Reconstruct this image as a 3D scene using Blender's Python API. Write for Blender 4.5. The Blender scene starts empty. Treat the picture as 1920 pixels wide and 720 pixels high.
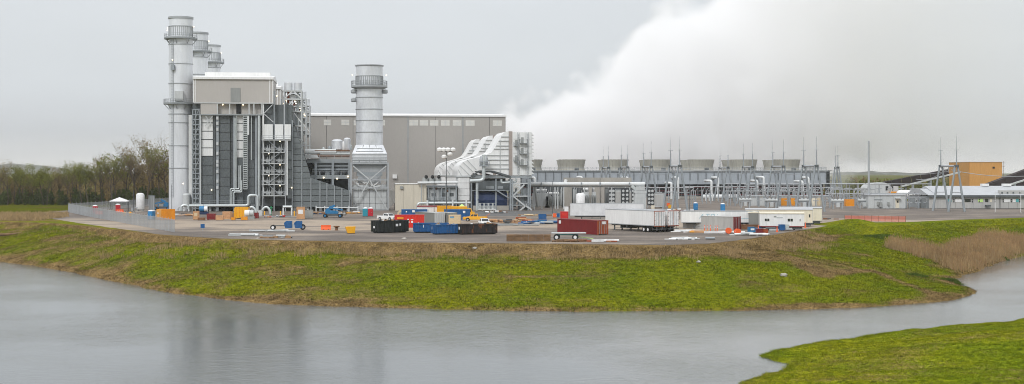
import bpy, math, random
import numpy as np
from mathutils import Vector
R = math.radians
random.seed(7); rng = np.random.default_rng(7)
S = bpy.context.scene
COL = S.collection

# ------------------------------------------------------------------ camera
F = 2637.0          # focal length in photograph pixels (1920 wide)
HZ = 323.0          # horizon row in the photograph
CH = 11.3           # eye height above the yard
WL = -6.0           # pond level
HAZE = 0.00008
cd = bpy.data.cameras.new('camera'); cam = bpy.data.objects.new('camera', cd); COL.objects.link(cam)
cam.location = (0, 0, CH); cam.rotation_euler = (R(90), 0, 0)
cd.sensor_width = 36; cd.lens = 36*F/1920; cd.shift_y = -(360-HZ)/1920
cd.clip_start = 0.5; cd.clip_end = 20000
S.camera = cam

# ------------------------------------------------------------------ sky, sun, exposure
SUN_EL, SUN_AZ = 42, 205      # degrees; azimuth clockwise from +Y (sun behind the camera, to the left)
w = bpy.data.worlds.new('World'); S.world = w; w.use_nodes = True
nt = w.node_tree; nt.nodes.clear()
def wn(t, **k):
    n = nt.nodes.new(t)
    for a, b in k.items(): setattr(n, a, b)
    return n
L = nt.links.new
out = wn('ShaderNodeOutputWorld'); bg = wn('ShaderNodeBackground'); bg.inputs['Strength'].default_value = 0.1
sky = wn('ShaderNodeTexSky', sky_type='NISHITA', sun_disc=False, sun_elevation=R(SUN_EL), sun_rotation=R(SUN_AZ))
bw = wn('ShaderNodeRGBToBW'); L(sky.outputs[0], bw.inputs[0])
tc = wn('ShaderNodeTexCoord'); sep = wn('ShaderNodeSeparateXYZ'); L(tc.outputs['Generated'], sep.inputs[0])
ab = wn('ShaderNodeMath', operation='ABSOLUTE'); L(sep.outputs['Z'], ab.inputs[0])
ramp = wn('ShaderNodeValToRGB'); L(ab.outputs[0], ramp.inputs[0])
cr = ramp.color_ramp
cr.elements[0].position = 0.0; cr.elements[0].color = (0.74, 0.72, 0.70, 1)
cr.elements[1].position = 0.012; cr.elements[1].color = (0.585, 0.58, 0.60, 1)
for p_, c_ in ((0.028, (0.53, 0.55, 0.59, 1)), (0.055, (0.61, 0.64, 0.675, 1)), (0.085, (0.65, 0.68, 0.71, 1)), (0.25, (0.69, 0.72, 0.75, 1)), (0.6, (0.95, 0.97, 1.0, 1)), (1.0, (1.25, 1.26, 1.28, 1))):
    e = cr.elements.new(p_); e.color = c_
# cloud deck seen from below: direction projected on a plane overhead
den = wn('ShaderNodeMath', operation='ADD'); L(ab.outputs[0], den.inputs[0]); den.inputs[1].default_value = 0.10
dv = wn('ShaderNodeVectorMath', operation='DIVIDE'); L(tc.outputs['Generated'], dv.inputs[0])
cmb = wn('ShaderNodeCombineXYZ')
for i in range(3): L(den.outputs[0], cmb.inputs[i])
L(cmb.outputs[0], dv.inputs[1])
mp = wn('ShaderNodeMapping'); L(dv.outputs[0], mp.inputs[0]); mp.inputs['Scale'].default_value = (0.45, 0.35, 1.6); mp.inputs['Location'].default_value = (3.1, 0.4, 0)
nz = wn('ShaderNodeTexNoise'); L(mp.outputs[0], nz.inputs['Vector']); nz.inputs['Scale'].default_value = 1.3; nz.inputs['Detail'].default_value = 5; nz.inputs['Roughness'].default_value = 0.52
mr = wn('ShaderNodeMapRange'); L(nz.outputs['Fac'], mr.inputs['Value'])
mr.inputs['From Min'].default_value = 0.3; mr.inputs['From Max'].default_value = 0.7; mr.inputs['To Min'].default_value = 0.955; mr.inputs['To Max'].default_value = 1.04
ml = wn('ShaderNodeVectorMath', operation='SCALE'); L(ramp.outputs[0], ml.inputs[0]); L(mr.outputs[0], ml.inputs['Scale'])
m10 = wn('ShaderNodeVectorMath', operation='SCALE'); L(ml.outputs[0], m10.inputs[0]); m10.inputs['Scale'].default_value = 10.0
mx = wn('ShaderNodeMix', data_type='RGBA'); mx.inputs['Factor'].default_value = 0.04
L(m10.outputs[0], mx.inputs['A']); L(sky.outputs[0], mx.inputs['B'])
L(mx.outputs['Result'], bg.inputs['Color']); L(bg.outputs[0], out.inputs['Surface'])

sd = bpy.data.lights.new('sun', 'SUN'); sd.energy = 1.5; sd.angle = R(16); sd.color = (1, 0.995, 0.99)
sun = bpy.data.objects.new('sun', sd); COL.objects.link(sun)
az = R(SUN_AZ); el = R(SUN_EL)
sdir = Vector((math.sin(az)*math.cos(el), math.cos(az)*math.cos(el), math.sin(el)))
sun.rotation_euler = (-sdir).to_track_quat('-Z', 'Y').to_euler(); sun.location = (-60, -120, 200)

S.view_settings.view_transform = 'Standard'; S.view_settings.look = 'None'
S.view_settings.exposure = 0.15; S.view_settings.gamma = 1.0; S.view_settings.use_curve_mapping = False
S.render.engine = 'CYCLES'
S.cycles.use_denoising = True
S.cycles.pixel_filter_type = 'BLACKMAN_HARRIS'; S.cycles.filter_width = 1.0
try: S.cycles.denoiser = 'OPENIMAGEDENOISE'
except Exception: pass
try:
    S.cycles.denoising_input_passes = 'RGB_ALBEDO_NORMAL'; S.cycles.denoising_prefilter = 'ACCURATE'
except Exception: pass
S.cycles.max_bounces = 16; S.cycles.diffuse_bounces = 3; S.cycles.glossy_bounces = 3
S.cycles.transmission_bounces = 4; S.cycles.transparent_max_bounces = 16; S.cycles.volume_bounces = 16
S.cycles.volume_max_steps = 256; S.cycles.volume_step_rate = 1.5
S.cycles.caustics_reflective = False; S.cycles.caustics_refractive = False

# ------------------------------------------------------------------ helpers
def G(px, py, z=0.0):
    """ground point seen at a photograph pixel"""
    Y = F*(CH-z)/(py-HZ); return ((px-960)/F*Y, Y)
def P(px, py, Y): return ((px-960)/F*Y, Y, CH+(HZ-py)*Y/F)
def X(px, Y): return (px-960)/F*Y
def Z(py, Y): return CH+(HZ-py)*Y/F
def YS(s): return F/s

def tag(o, label=None, cat=None, group=None, kind=None):
    if label: o['label'] = label
    if cat: o['category'] = cat
    if group: o['group'] = group
    if kind: o['kind'] = kind
    return o
def thing(name, label, cat, loc=(0, 0, 0), rz=0.0, group=None):
    o = bpy.data.objects.new(name, None); COL.objects.link(o); o.empty_display_size = 0.5
    o.location = loc; o.rotation_euler = (0, 0, rz)
    return tag(o, label, cat, group)
def copy_tree(o, parent=None):
    c = o.copy(); COL.objects.link(c); c.parent = parent
    for ch in list(o.children): copy_tree(ch, c)
    return c

class MB:
    """collects simple solids into one mesh"""
    def __init__(s): s.v = []; s.f = []
    def add(s, vs, fs):
        n = len(s.v); s.v += [tuple(p) for p in vs]; s.f += [tuple(i+n for i in f) for f in fs]; return s
    def box(s, x0, x1, y0, y1, z0, z1):
        return s.add([(x0,y0,z0),(x1,y0,z0),(x1,y1,z0),(x0,y1,z0),(x0,y0,z1),(x1,y0,z1),(x1,y1,z1),(x0,y1,z1)],
                     [(3,2,1,0),(4,5,6,7),(0,1,5,4),(1,2,6,5),(2,3,7,6),(3,0,4,7)])
    def prism(s, pts, y0, y1):
        """outline (x,z) pushed along y"""
        n = len(pts)
        area = sum(pts[i][0]*pts[(i+1)%n][1]-pts[(i+1)%n][0]*pts[i][1] for i in range(n))
        if area < 0: pts = pts[::-1]
        return s.add([(x,y0,z) for x,z in pts]+[(x,y1,z) for x,z in pts],
                     [tuple(range(n)), tuple(range(2*n-1,n-1,-1))]+[(i,i+n,(i+1)%n+n,(i+1)%n) for i in range(n)])
    def prismx(s, pts, x0, x1):
        """outline (y,z) pushed along x"""
        n = len(pts)
        area = sum(pts[i][0]*pts[(i+1)%n][1]-pts[(i+1)%n][0]*pts[i][1] for i in range(n))
        if area < 0: pts = pts[::-1]
        return s.add([(x0,y,z) for y,z in pts]+[(x1,y,z) for y,z in pts],
                     [tuple(range(n-1,-1,-1)), tuple(range(n,2*n))]+[(i,(i+1)%n,(i+1)%n+n,i+n) for i in range(n)])
    def prismz(s, pts, z0, z1):
        n = len(pts)
        area = sum(pts[i][0]*pts[(i+1)%n][1]-pts[(i+1)%n][0]*pts[i][1] for i in range(n))
        if area < 0: pts = pts[::-1]
        return s.add([(x,y,z0) for x,y in pts]+[(x,y,z1) for x,y in pts],
                     [tuple(range(n-1,-1,-1)), tuple(range(n,2*n))]+[(i,(i+1)%n,(i+1)%n+n,i+n) for i in range(n)])
    def cyl(s, p0, p1, r0, r1=None, n=10, cap=True):
        r1 = r0 if r1 is None else r1
        p0 = Vector(p0); p1 = Vector(p1); d = (p1-p0).normalized()
        a = Vector((0,0,1)) if abs(d.z) < 0.9 else Vector((1,0,0))
        u = d.cross(a).normalized(); w_ = d.cross(u)
        vs = []
        for p, r in ((p0,r0),(p1,r1)):
            for i in range(n):
                t = 2*math.pi*i/n; vs.append(p+u*(r*math.cos(t))+w_*(r*math.sin(t)))
        fs = [(i,(i+1)%n,(i+1)%n+n,i+n) for i in range(n)]
        if cap: fs += [tuple(range(n-1,-1,-1)), tuple(range(n,2*n))]
        return s.add(vs, fs)
    def lathe(s, c, prof, n=24, cap=True):
        """profile [(r,z)] about the vertical through c"""
        vs = []; fs = []
        for r, z in prof:
            for i in range(n):
                t = 2*math.pi*i/n; vs.append((c[0]+r*math.cos(t), c[1]+r*math.sin(t), c[2]+z))
        m = len(prof)
        for j in range(m-1):
            for i in range(n): fs.append((j*n+i, j*n+(i+1)%n, (j+1)*n+(i+1)%n, (j+1)*n+i))
        if cap: fs += [tuple(range(n-1,-1,-1)), tuple(range((m-1)*n, m*n))]
        return s.add(vs, fs)
    def tube(s, pts, r, n=8):
        pts = [Vector(p) for p in pts]; vs = []; fs = []; prev = None; m = len(pts)
        for k, p in enumerate(pts):
            d = (pts[min(k+1,m-1)]-pts[max(k-1,0)]).normalized()
            if prev is None:
                a = Vector((0,0,1)) if abs(d.z) < 0.9 else Vector((1,0,0)); u = d.cross(a).normalized()
            else: u = (prev-d*prev.dot(d)).normalized()
            prev = u; w_ = d.cross(u)
            for i in range(n):
                t = 2*math.pi*i/n; vs.append(p+u*(r*math.cos(t))+w_*(r*math.sin(t)))
        for k in range(m-1):
            for i in range(n): fs.append((k*n+i, k*n+(i+1)%n, (k+1)*n+(i+1)%n, (k+1)*n+i))
        fs += [tuple(range(n-1,-1,-1)), tuple(range((m-1)*n, m*n))]
        return s.add(vs, fs)
    def bar(s, p0, p1, w_, h=None):
        """square steel member between two points"""
        h = w_ if h is None else h
        p0 = Vector(p0); p1 = Vector(p1); d = (p1-p0).normalized()
        a = Vector((0,1,0)) if abs(d.y) < 0.9 else Vector((0,0,1))
        u = d.cross(a).normalized(); v = d.cross(u)
        vs = []
        for p in (p0,p1):
            for (i,j) in ((-1,-1),(1,-1),(1,1),(-1,1)): vs.append(p+u*(i*w_/2)+v*(j*h/2))
        return s.add(vs, [(3,2,1,0),(4,5,6,7),(0,1,5,4),(1,2,6,5),(2,3,7,6),(3,0,4,7)])
    def ball(s, c, r, n=8, m=5, sz=1.0):
        prof = [(max(1e-3, r*math.sin(math.pi*k/m)), -r*sz*math.cos(math.pi*k/m)) for k in range(m+1)]
        return s.lathe(c, prof, n)
    def ob(s, name, m, parent=None, smooth=False, loc=None, rz=None, kind=None):
        me = bpy.data.meshes.new(name); me.from_pydata(s.v, [], s.f)
        if smooth:
            me.shade_smooth()
            me.set_sharp_from_angle(angle=R(38))
        me.materials.append(M(m) if isinstance(m, str) else m)
        o = bpy.data.objects.new(name, me); COL.objects.link(o)
        if parent is not None: o.parent = parent
        if loc is not None: o.location = loc
        if rz is not None: o.rotation_euler = (0, 0, rz)
        if kind: o['kind'] = kind
        return o

def elbow(p0, p1, p2, r, k=4):
    """rounded corner points for a pipe path p0-p1-p2"""
    p0, p1, p2 = Vector(p0), Vector(p1), Vector(p2)
    a = p1+(p0-p1).normalized()*r; b = p1+(p2-p1).normalized()*r
    return [((1-t)**2)*a+2*t*(1-t)*p1+t*t*b for t in [i/k for i in range(k+1)]]
def path(pts, r):
    o = [Vector(pts[0])]
    for i in range(1, len(pts)-1): o += elbow(pts[i-1], pts[i], pts[i+1], r)
    return o+[Vector(pts[-1])]

# ------------------------------------------------------------------ materials
MATS = {}
def nodes_of(m):
    m.use_nodes = True; t = m.node_tree; b = t.nodes.get('Principled BSDF'); return t, b
def mk(name, col, rough=0.6, metal=0.0, var=0.10, scale=0.35, stretch=(1,1,1), var2=0.06, scale2=3.0, spec=0.4, rust=None, rustamt=0.0):
    """paint / metal / cloth with cloudy weathering, finer grime, and optional rust or dirt blotches"""
    m = bpy.data.materials.new(name); t, b = nodes_of(m); N = t.nodes.new; K = t.links.new
    g = N('ShaderNodeNewGeometry'); mp = N('ShaderNodeMapping'); K(g.outputs['Position'], mp.inputs[0]); mp.inputs['Scale'].default_value = stretch
    n1 = N('ShaderNodeTexNoise'); K(mp.outputs[0], n1.inputs['Vector']); n1.inputs['Scale'].default_value = scale; n1.inputs['Detail'].default_value = 4
    n2 = N('ShaderNodeTexNoise'); K(mp.outputs[0], n2.inputs['Vector']); n2.inputs['Scale'].default_value = scale2; n2.inputs['Detail'].default_value = 3
    a1 = N('ShaderNodeMapRange'); K(n1.outputs['Fac'], a1.inputs['Value']); a1.inputs['From Min'].default_value = 0.3; a1.inputs['From Max'].default_value = 0.7; a1.inputs['To Min'].default_value = 1-var; a1.inputs['To Max'].default_value = 1+var*0.6
    a2 = N('ShaderNodeMapRange'); K(n2.outputs['Fac'], a2.inputs['Value']); a2.inputs['From Min'].default_value = 0.3; a2.inputs['From Max'].default_value = 0.7; a2.inputs['To Min'].default_value = 1-var2; a2.inputs['To Max'].default_value = 1+var2
    mu = N('ShaderNodeMath'); mu.operation = 'MULTIPLY'; K(a1.outputs[0], mu.inputs[0]); K(a2.outputs[0], mu.inputs[1])
    sc = N('ShaderNodeVectorMath'); sc.operation = 'SCALE'; sc.inputs[0].default_value = col; K(mu.outputs[0], sc.inputs['Scale'])
    last = sc.outputs[0]
    if rust:
        n3 = N('ShaderNodeTexNoise'); K(mp.outputs[0], n3.inputs['Vector']); n3.inputs['Scale'].default_value = scale2*0.5; n3.inputs['Detail'].default_value = 6
        r3 = N('ShaderNodeMapRange'); K(n3.outputs['Fac'], r3.inputs['Value']); r3.inputs['From Min'].default_value = 0.66-rustamt*0.4; r3.inputs['From Max'].default_value = 0.78-rustamt*0.4
        mx = N('ShaderNodeMix'); mx.data_type = 'RGBA'; K(r3.outputs[0], mx.inputs['Factor']); K(last, mx.inputs['A']); mx.inputs['B'].default_value = (*rust, 1)
        last = mx.outputs['Result']
    K(last, b.inputs['Base Color'])
    b.inputs['Roughness'].default_value = rough; b.inputs['Metallic'].default_value = metal; b.inputs['Specular IOR Level'].default_value = spec
    MATS[name] = m; return m
def M(n): return MATS[n]
V3 = (1, 1, 0.12)   # vertical streaks
mk('galv', (0.40, 0.42, 0.435), 0.5, 0.2, 0.16, 0.25, V3)
mk('stack_metal', (0.74, 0.76, 0.79), 0.42, 0.25, 0.14, 0.16, (1,1,0.25), 0.05, 1.2)
mk('alu', (0.74, 0.76, 0.79), 0.38, 0.35, 0.14, 0.3, (1,1,0.5), 0.06, 2)
mk('steel_grey', (0.30, 0.325, 0.335), 0.6, 0.1, 0.14, 0.3)
mk('steel_mid', (0.31, 0.34, 0.36), 0.6, 0.15, 0.14, 0.3)
mk('steel_dark', (0.10, 0.11, 0.115), 0.65, 0.1, 0.2, 0.4)
mk('casing', (0.115, 0.13, 0.135), 0.6, 0.1, 0.15, 0.3, (1,1,0.4))
mk('casing_light', (0.16, 0.18, 0.185), 0.6, 0.1, 0.13, 0.3, (1,1,0.4))
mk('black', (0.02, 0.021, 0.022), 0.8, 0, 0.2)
mk('beige_sheet', (0.46, 0.435, 0.405), 0.62, 0.0, 0.06, 0.1, (1,1,0.15), 0.03, 4)
mk('hall_sheet', (0.365, 0.345, 0.32), 0.62, 0.0, 0.07, 0.06, (1,1,0.15), 0.035, 4)
mk('cream_sheet', (0.60, 0.55, 0.45), 0.62, 0, 0.07, 0.15, V3)
mk('white', (0.78, 0.78, 0.77), 0.5, 0, 0.07, 0.3, V3)
mk('white_panel', (0.73, 0.74, 0.73), 0.5, 0, 0.10, 0.25, V3)
mk('white_pipe', (0.68, 0.70, 0.70), 0.4, 0, 0.08, 0.5)
mk('pale_grey', (0.52, 0.54, 0.54), 0.55, 0.05, 0.10, 0.3, V3)
mk('lagging', (0.58, 0.62, 0.62), 0.4, 0.4, 0.10, 0.4)
mk('tower_wall', (0.35, 0.385, 0.42), 0.6, 0, 0.10, 0.15, V3)
mk('tower_dark', (0.045, 0.05, 0.055), 0.8, 0, 0.25, 0.15)
mk('fan_grp', (0.40, 0.385, 0.33), 0.65, 0, 0.14, 0.2, (1,1,0.3))
mk('translucent', (0.62, 0.61, 0.57), 0.5, 0, 0.06, 0.5)
mk('concrete', (0.40, 0.375, 0.335), 0.85, 0, 0.16, 0.3, (1,1,0.3))
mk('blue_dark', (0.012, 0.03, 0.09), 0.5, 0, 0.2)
mk('blue', (0.012, 0.10, 0.28), 0.5, 0, 0.15, 0.6, (1,1,1), 0.12, 3, rust=(0.10,0.09,0.085), rustamt=0.10)
mk('blue_lift', (0.02, 0.17, 0.36), 0.45, 0, 0.1)
mk('toilet_blue', (0.03, 0.22, 0.48), 0.45, 0, 0.08)
mk('toilet_teal', (0.02, 0.27, 0.36), 0.45, 0, 0.08)
mk('red', (0.50, 0.012, 0.012), 0.5, 0, 0.12, 0.5)
mk('red_bright', (0.62, 0.03, 0.02), 0.5, 0, 0.1)
mk('toilet_red', (0.50, 0.015, 0.03), 0.45, 0, 0.08)
mk('maroon', (0.19, 0.012, 0.014), 0.55, 0, 0.15, 0.5, (1,1,0.3), 0.08, 3, rust=(0.16,0.05,0.03), rustamt=0.06)
mk('rust_red', (0.34, 0.075, 0.025), 0.65, 0, 0.2, 0.5, (1,1,0.3), 0.1, 3)
mk('rust', (0.20, 0.095, 0.045), 0.8, 0, 0.3, 0.5)
mk('rusty_black', (0.025, 0.02, 0.02), 0.65, 0, 0.3, 0.8, (1,1,0.5), 0.1, 3, rust=(0.17,0.06,0.025), rustamt=0.32)
mk('bin_black', (0.018, 0.022, 0.021), 0.55, 0, 0.25, 0.6, (1,1,1), 0.1, 3)
mk('orange', (0.78, 0.30, 0.015), 0.5, 0, 0.1, 0.5)
mk('orange_light', (0.80, 0.38, 0.06), 0.5, 0, 0.1, 0.5)
mk('yellow', (0.78, 0.38, 0.01), 0.45, 0, 0.08, 0.5)
mk('safety_orange', (0.85, 0.13, 0.03), 0.6, 0, 0.1)
mk('ochre_sheet', (0.62, 0.31, 0.085), 0.6, 0, 0.05, 0.1, V3)
mk('tan', (0.62, 0.50, 0.32), 0.8, 0, 0.08)
mk('lime', (0.55, 0.80, 0.25), 0.7, 0, 0.06)
mk('cream', (0.72, 0.66, 0.53), 0.6, 0, 0.08, 0.4, V3)
mk('wood', (0.36, 0.22, 0.12), 0.8, 0, 0.25, 0.8, (1,1,3))
mk('plywood', (0.58, 0.33, 0.17), 0.8, 0, 0.18, 0.8)
mk('timber_old', (0.20, 0.12, 0.065), 0.9, 0, 0.35, 0.7, (1,1,2))
mk('conveyor', (0.035, 0.022, 0.024), 0.75, 0, 0.2, 0.2)
mk('glass_dark', (0.02, 0.024, 0.028), 0.1, 0, 0.1, spec=0.6)
mk('tyre', (0.018, 0.018, 0.018), 0.85, 0, 0.2)
mk('plastic_white', (0.80, 0.80, 0.80), 0.4, 0, 0.1, 1.0)
mk('porcelain', (0.30, 0.30, 0.31), 0.3, 0, 0.1)
mk('green', (0.02, 0.22, 0.09), 0.5, 0, 0.1)
mk('radiator', (0.05, 0.055, 0.06), 0.6, 0.2, 0.15)
mk('grey_box', (0.30, 0.31, 0.30), 0.55, 0, 0.12, 0.4, V3)
mk('grey_container', (0.21, 0.215, 0.205), 0.6, 0, 0.12, 0.4, V3)
mk('trailer_grey', (0.46, 0.455, 0.44), 0.5, 0.1, 0.08, 0.4, V3)
mk('roof_grey', (0.46, 0.475, 0.495), 0.5, 0.1, 0.08)
mk('brown_strip', (0.36, 0.31, 0.28), 0.7, 0, 0.12)
mk('teal_print', (0.10, 0.40, 0.42), 0.6, 0, 0.1)
mk('blue_print', (0.12, 0.30, 0.42), 0.6, 0, 0.1)
mk('bark', (0.10, 0.08, 0.06), 0.9, 0, 0.3, 1.5)
def emit(name, col, st):
    m = bpy.data.materials.new(name); t, b = nodes_of(m)
    b.inputs['Base Color'].default_value = (0.8,0.8,0.8,1); b.inputs['Emission Color'].default_value = (*col,1); b.inputs['Emission Strength'].default_value = st
    MATS[name] = m
emit('lamp_lit', (1.0, 0.80, 0.50), 2.2)

# ================================================================== LAND
def polydist(px, py, poly):
    """distance from points to a polyline"""
    d = np.full(px.shape, 1e9)
    for (x0,y0),(x1,y1) in zip(poly[:-1], poly[1:]):
        dx, dy = x1-x0, y1-y0; q = dx*dx+dy*dy+1e-9
        t = np.clip(((px-x0)*dx+(py-y0)*dy)/q, 0, 1)
        d = np.minimum(d, np.hypot(px-x0-t*dx, py-y0-t*dy))
    return d
def inside(px, py, poly):
    c = np.zeros(px.shape, bool); n = len(poly)
    for i in range(n):
        (x0,y0),(x1,y1) = poly[i], poly[(i+1)%n]
        k = ((y0 > py) != (y1 > py))
        c ^= k & (px < (x1-x0)*(py-y0)/((y1-y0) if abs(y1-y0) > 1e-9 else 1e-9)+x0)
    return c
def sm(a, b, x):
    t = np.clip((x-a)/(b-a), 0, 1); return t*t*(3-2*t)
def vnoise(x, y, seed=0):
    """smooth value noise on numpy arrays, about -1..1"""
    xi = np.floor(x).astype(np.int64); yi = np.floor(y).astype(np.int64); fx = x-xi; fy = y-yi
    fx = fx*fx*(3-2*fx); fy = fy*fy*(3-2*fy)
    def h(a, b):
        n = (a*374761393+b*668265263+seed*982451653) & 0x7fffffff
        n = ((n ^ (n >> 13))*1274126177) & 0x7fffffff
        return ((n ^ (n >> 16)) & 0xffff)/32767.5-1
    return (h(xi,yi)*(1-fx)+h(xi+1,yi)*fx)*(1-fy)+(h(xi,yi+1)*(1-fx)+h(xi+1,yi+1)*fx)*fy
def fbm(x, y, o=4, seed=0):
    s = 0; a = 1; t = 0
    for k in range(o): s = s+a*vnoise(x*2**k, y*2**k, seed+k); t += a; a *= 0.5
    return s/t

W_ = lambda px, py: G(px, py, WL)
far_shore = [(-900, 560), (-420, 420)]+[W_(*p) for p in ((-120,478),(0,491),(60,498),(120,508),(200,525),(260,538),(320,549),(400,560),(500,570),(620,575),(760,578),(900,582),(1100,584),(1300,583),(1420,582),(1500,580),(1620,577),(1700,571),(1760,566),(1800,560),(1824,552),(1828,546),(1812,540),(1797,533),(1793,527),(1800,520),(1815,514),(1842,508),(1846,502),(1868,495),(1890,486),(1920,480),(1990,474))]+[(190, 330), (420, 420), (900, 560)]
near_shore = [(900, 420), (300, 240)]+[W_(*p) for p in ((2100,595),(1990,600),(1920,606),(1850,611),(1780,617),(1700,623),(1620,633),(1540,643),(1480,652),(1440,660),(1427,667),(1436,674),(1462,681),(1478,688),(1468,696),(1436,704),(1385,719),(1345,735))]+[(-10, 88), (-60, 72), (-200, 50), (-900, 0)]
pad_edge = [(-900, 640), (-300, 400)]+[G(*p) for p in ((-120,410),(0,416),(60,417),(95,418),(150,423),(200,430),(300,441),(400,448),(500,451),(700,455),(900,457),(1100,459),(1250,461),(1330,458),(1400,450),(1460,440),(1530,428),(1590,420),(1640,425),(1700,420),(1800,413),(1920,409),(2100,406))]+[(300, 420), (900, 640)]
FARP = far_shore+[(900, 9000), (-900, 9000)]
NEARP = near_shore+[(-900, -3000), (900, -3000)]
PADP = pad_edge+[(900, 9000), (-900, 9000)]
def height(x, y):
    xo, yo = x, y
    wx = .8*fbm(x/4.2, y/4.2, 2, 101)+.35*fbm(x/1.3, y/1.3, 2, 103); wy = .8*fbm(x/4.2, y/4.2, 2, 107)+.35*fbm(x/1.3, y/1.3, 2, 109); x = x+wx; y = y+wy   # ragged, gnawed shoreline
    inf = inside(x, y, FARP) | (y > 640) | ((np.abs(x) > 880) & (y > 330)); inn = (inside(x, y, NEARP) | (y < 0) | ((np.abs(x) > 880) & (y < 250))) & ~inf; inp = inside(xo, yo, PADP) | (yo > 640)
    df = polydist(x, y, far_shore); dn = polydist(x, y, near_shore); x, y = xo, yo; dp = polydist(x, y, pad_edge)
    t = df/(df+dp+1e-6)
    prof = np.interp(t, [0, .03, .12, .35, .6, .8, .90, .965, 1.0], [0, .07, .15, .36, .60, .745, .79, .93, 0.99])
    bank = WL+6.0*prof
    z = np.where(inp, -0.06, bank)
    hn = np.interp(dn, [0, 0.8, 3, 25, 70, 150, 400], [WL, WL+.28, WL+.65, WL+1.9, WL+3.8, 8.0, 9.5])
    hn = np.maximum(hn, 9.6-0.2*np.hypot(x, y))
    z = np.where(inf, z, np.where(inn, hn, WL-0.2-np.minimum(np.minimum(df, dn)*0.15, 3.0)))
    onbank = np.where(inf & ~inp, np.clip(df/3, 0, 1)*np.clip(dp/4, 0, 1), np.where(inn, np.clip(dn/3, 0, 1), 0))
    z = z+onbank*(0.45*fbm(x/9, y/9, 3, 3)+0.16*fbm(x/1.7, y/1.7, 3, 9)+0.5*fbm(x/30, y/30, 2, 5))
    # the little berm at the end of the yard
    cx, cy = G(1600, 421); z = z+np.where(inf, 1.3*np.exp(-((x-cx)/5.0)**2-((y-cy)/7.0)**2), 0)
    z = np.where(inf & (y > 500), z+sm(700, 2500, y)*6*(0.6+0.4*fbm(x/300, y/300, 2, 2)), z)
    return z, inf, inn, inp, df, dn, dp
def gl(segs):
    o = []
    for a, b, n in segs: o += list(np.linspace(a, b, n, endpoint=False))
    return o
gx = np.array(gl([(-9000,-900,18),(-900,-300,24),(-300,-135,60),(-135,125,430),(125,300,70),(300,900,24),(900,9000,18)])+[9000.0])
gy = np.array(gl([(-600,-60,12),(-60,70,40),(70,300,430),(300,420,90),(420,700,40),(700,9000,40)])+[9000.0])
gx2, gy2 = np.meshgrid(gx, gy); fx_, fy_ = gx2.ravel(), gy2.ravel()
zz, INF, INN, INP, DF, DN, DP = height(fx_, fy_)
nx, ny = len(gx), len(gy)
def grid_mesh(name, xs, ys, zs, nx, ny, mat):
    me = bpy.data.meshes.new(name)
    co = np.stack([xs, ys, zs], 1).astype(np.float32)
    ii = (np.arange(ny-1)[:,None]*nx+np.arange(nx-1)[None,:]).ravel()
    q = np.stack([ii, ii+1, ii+nx+1, ii+nx], 1).astype(np.int32)
    me.vertices.add(len(co)); me.vertices.foreach_set('co', co.ravel())
    me.loops.add(q.size); me.loops.foreach_set('vertex_index', q.ravel())
    me.polygons.add(len(q)); me.polygons.foreach_set('loop_start', np.arange(0, q.size, 4, dtype=np.int32)); 
    me.update(calc_edges=True); me.shade_smooth(); me.materials.append(mat)
    o = bpy.data.objects.new(name, me); COL.objects.link(o); return o
# what grows where, as a map of the ground itself (0 lush grass .. 1 bare or dry)
track = [G(*p, -1.6) for p in ((1290,476),(1380,476),(1470,478),(1540,492))]+[G(*p, -4.2) for p in ((1640,512),(1720,528),(1790,543),(1822,549))]
track2 = [G(*p, -1.0) for p in ((1370,474),(1430,462),(1500,452),(1560,443),(1600,437))]
def drymap(x, y, inf, inn, df, dn, dp):
    n1 = fbm(x/11, y/9, 4, 21); n2 = fbm(x/3.2, y/3.2, 3, 31); n3 = fbm(x/40, y/40, 2, 41)
    d = 0.25+0.75*np.clip(n1, -1, 1)+0.5*n2+0.3*n3
    d += 1.0*np.exp(-(dp*(1+.55*n1+.3*n2)/np.interp(x, [-110,-80,-60,-30,25,50], [.8,1.0,1.9,4.4,5.0,2.6]))**2)*(x < 56)             # dead grass below the yard edge
    d += 0.18*np.exp(-(dp/11.0)**2)*((x > 25) & (x < 75))
    d += 0.75*np.exp(-(df/1.6)**2)                     # muddy margin
    d += 1.2*np.exp(-(polydist(x, y, track)/1.5)**2)+1.1*np.exp(-(polydist(x, y, track2)/1.8)**2)
    for (px, py, z, rx, ry, a) in ((1580,566,-5.2,7,2.0,1.2),(1420,490,-2.2,13,6,.8),(1340,482,-1.8,12,4,.7),(560,560,-5.2,14,3,.5),(430,545,-4.6,9,3,.4),(700,500,-3,12,3,.4),(1010,528,-4,6,0.8,.8)):
        cx, cy = G(px, py, z); d += a*np.exp(-((x-cx)/rx)**2-((y-cy)/ry)**2)
    d -= 0.7*((x > 62) & (dp < 26) & (y > 235))         # fresh meadow on the right
    d -= 0.25*((x > 0) & (x < 45) & (df < 28) & (df > 7))
    d = np.where(inn, d*0.75-0.08, d)
    return np.clip(d, 0, 1)
DRY = drymap(fx_, fy_, INF, INN, DF, DN, DP)
mg = bpy.data.materials.new('grass_ground'); t, b = nodes_of(mg)
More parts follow.
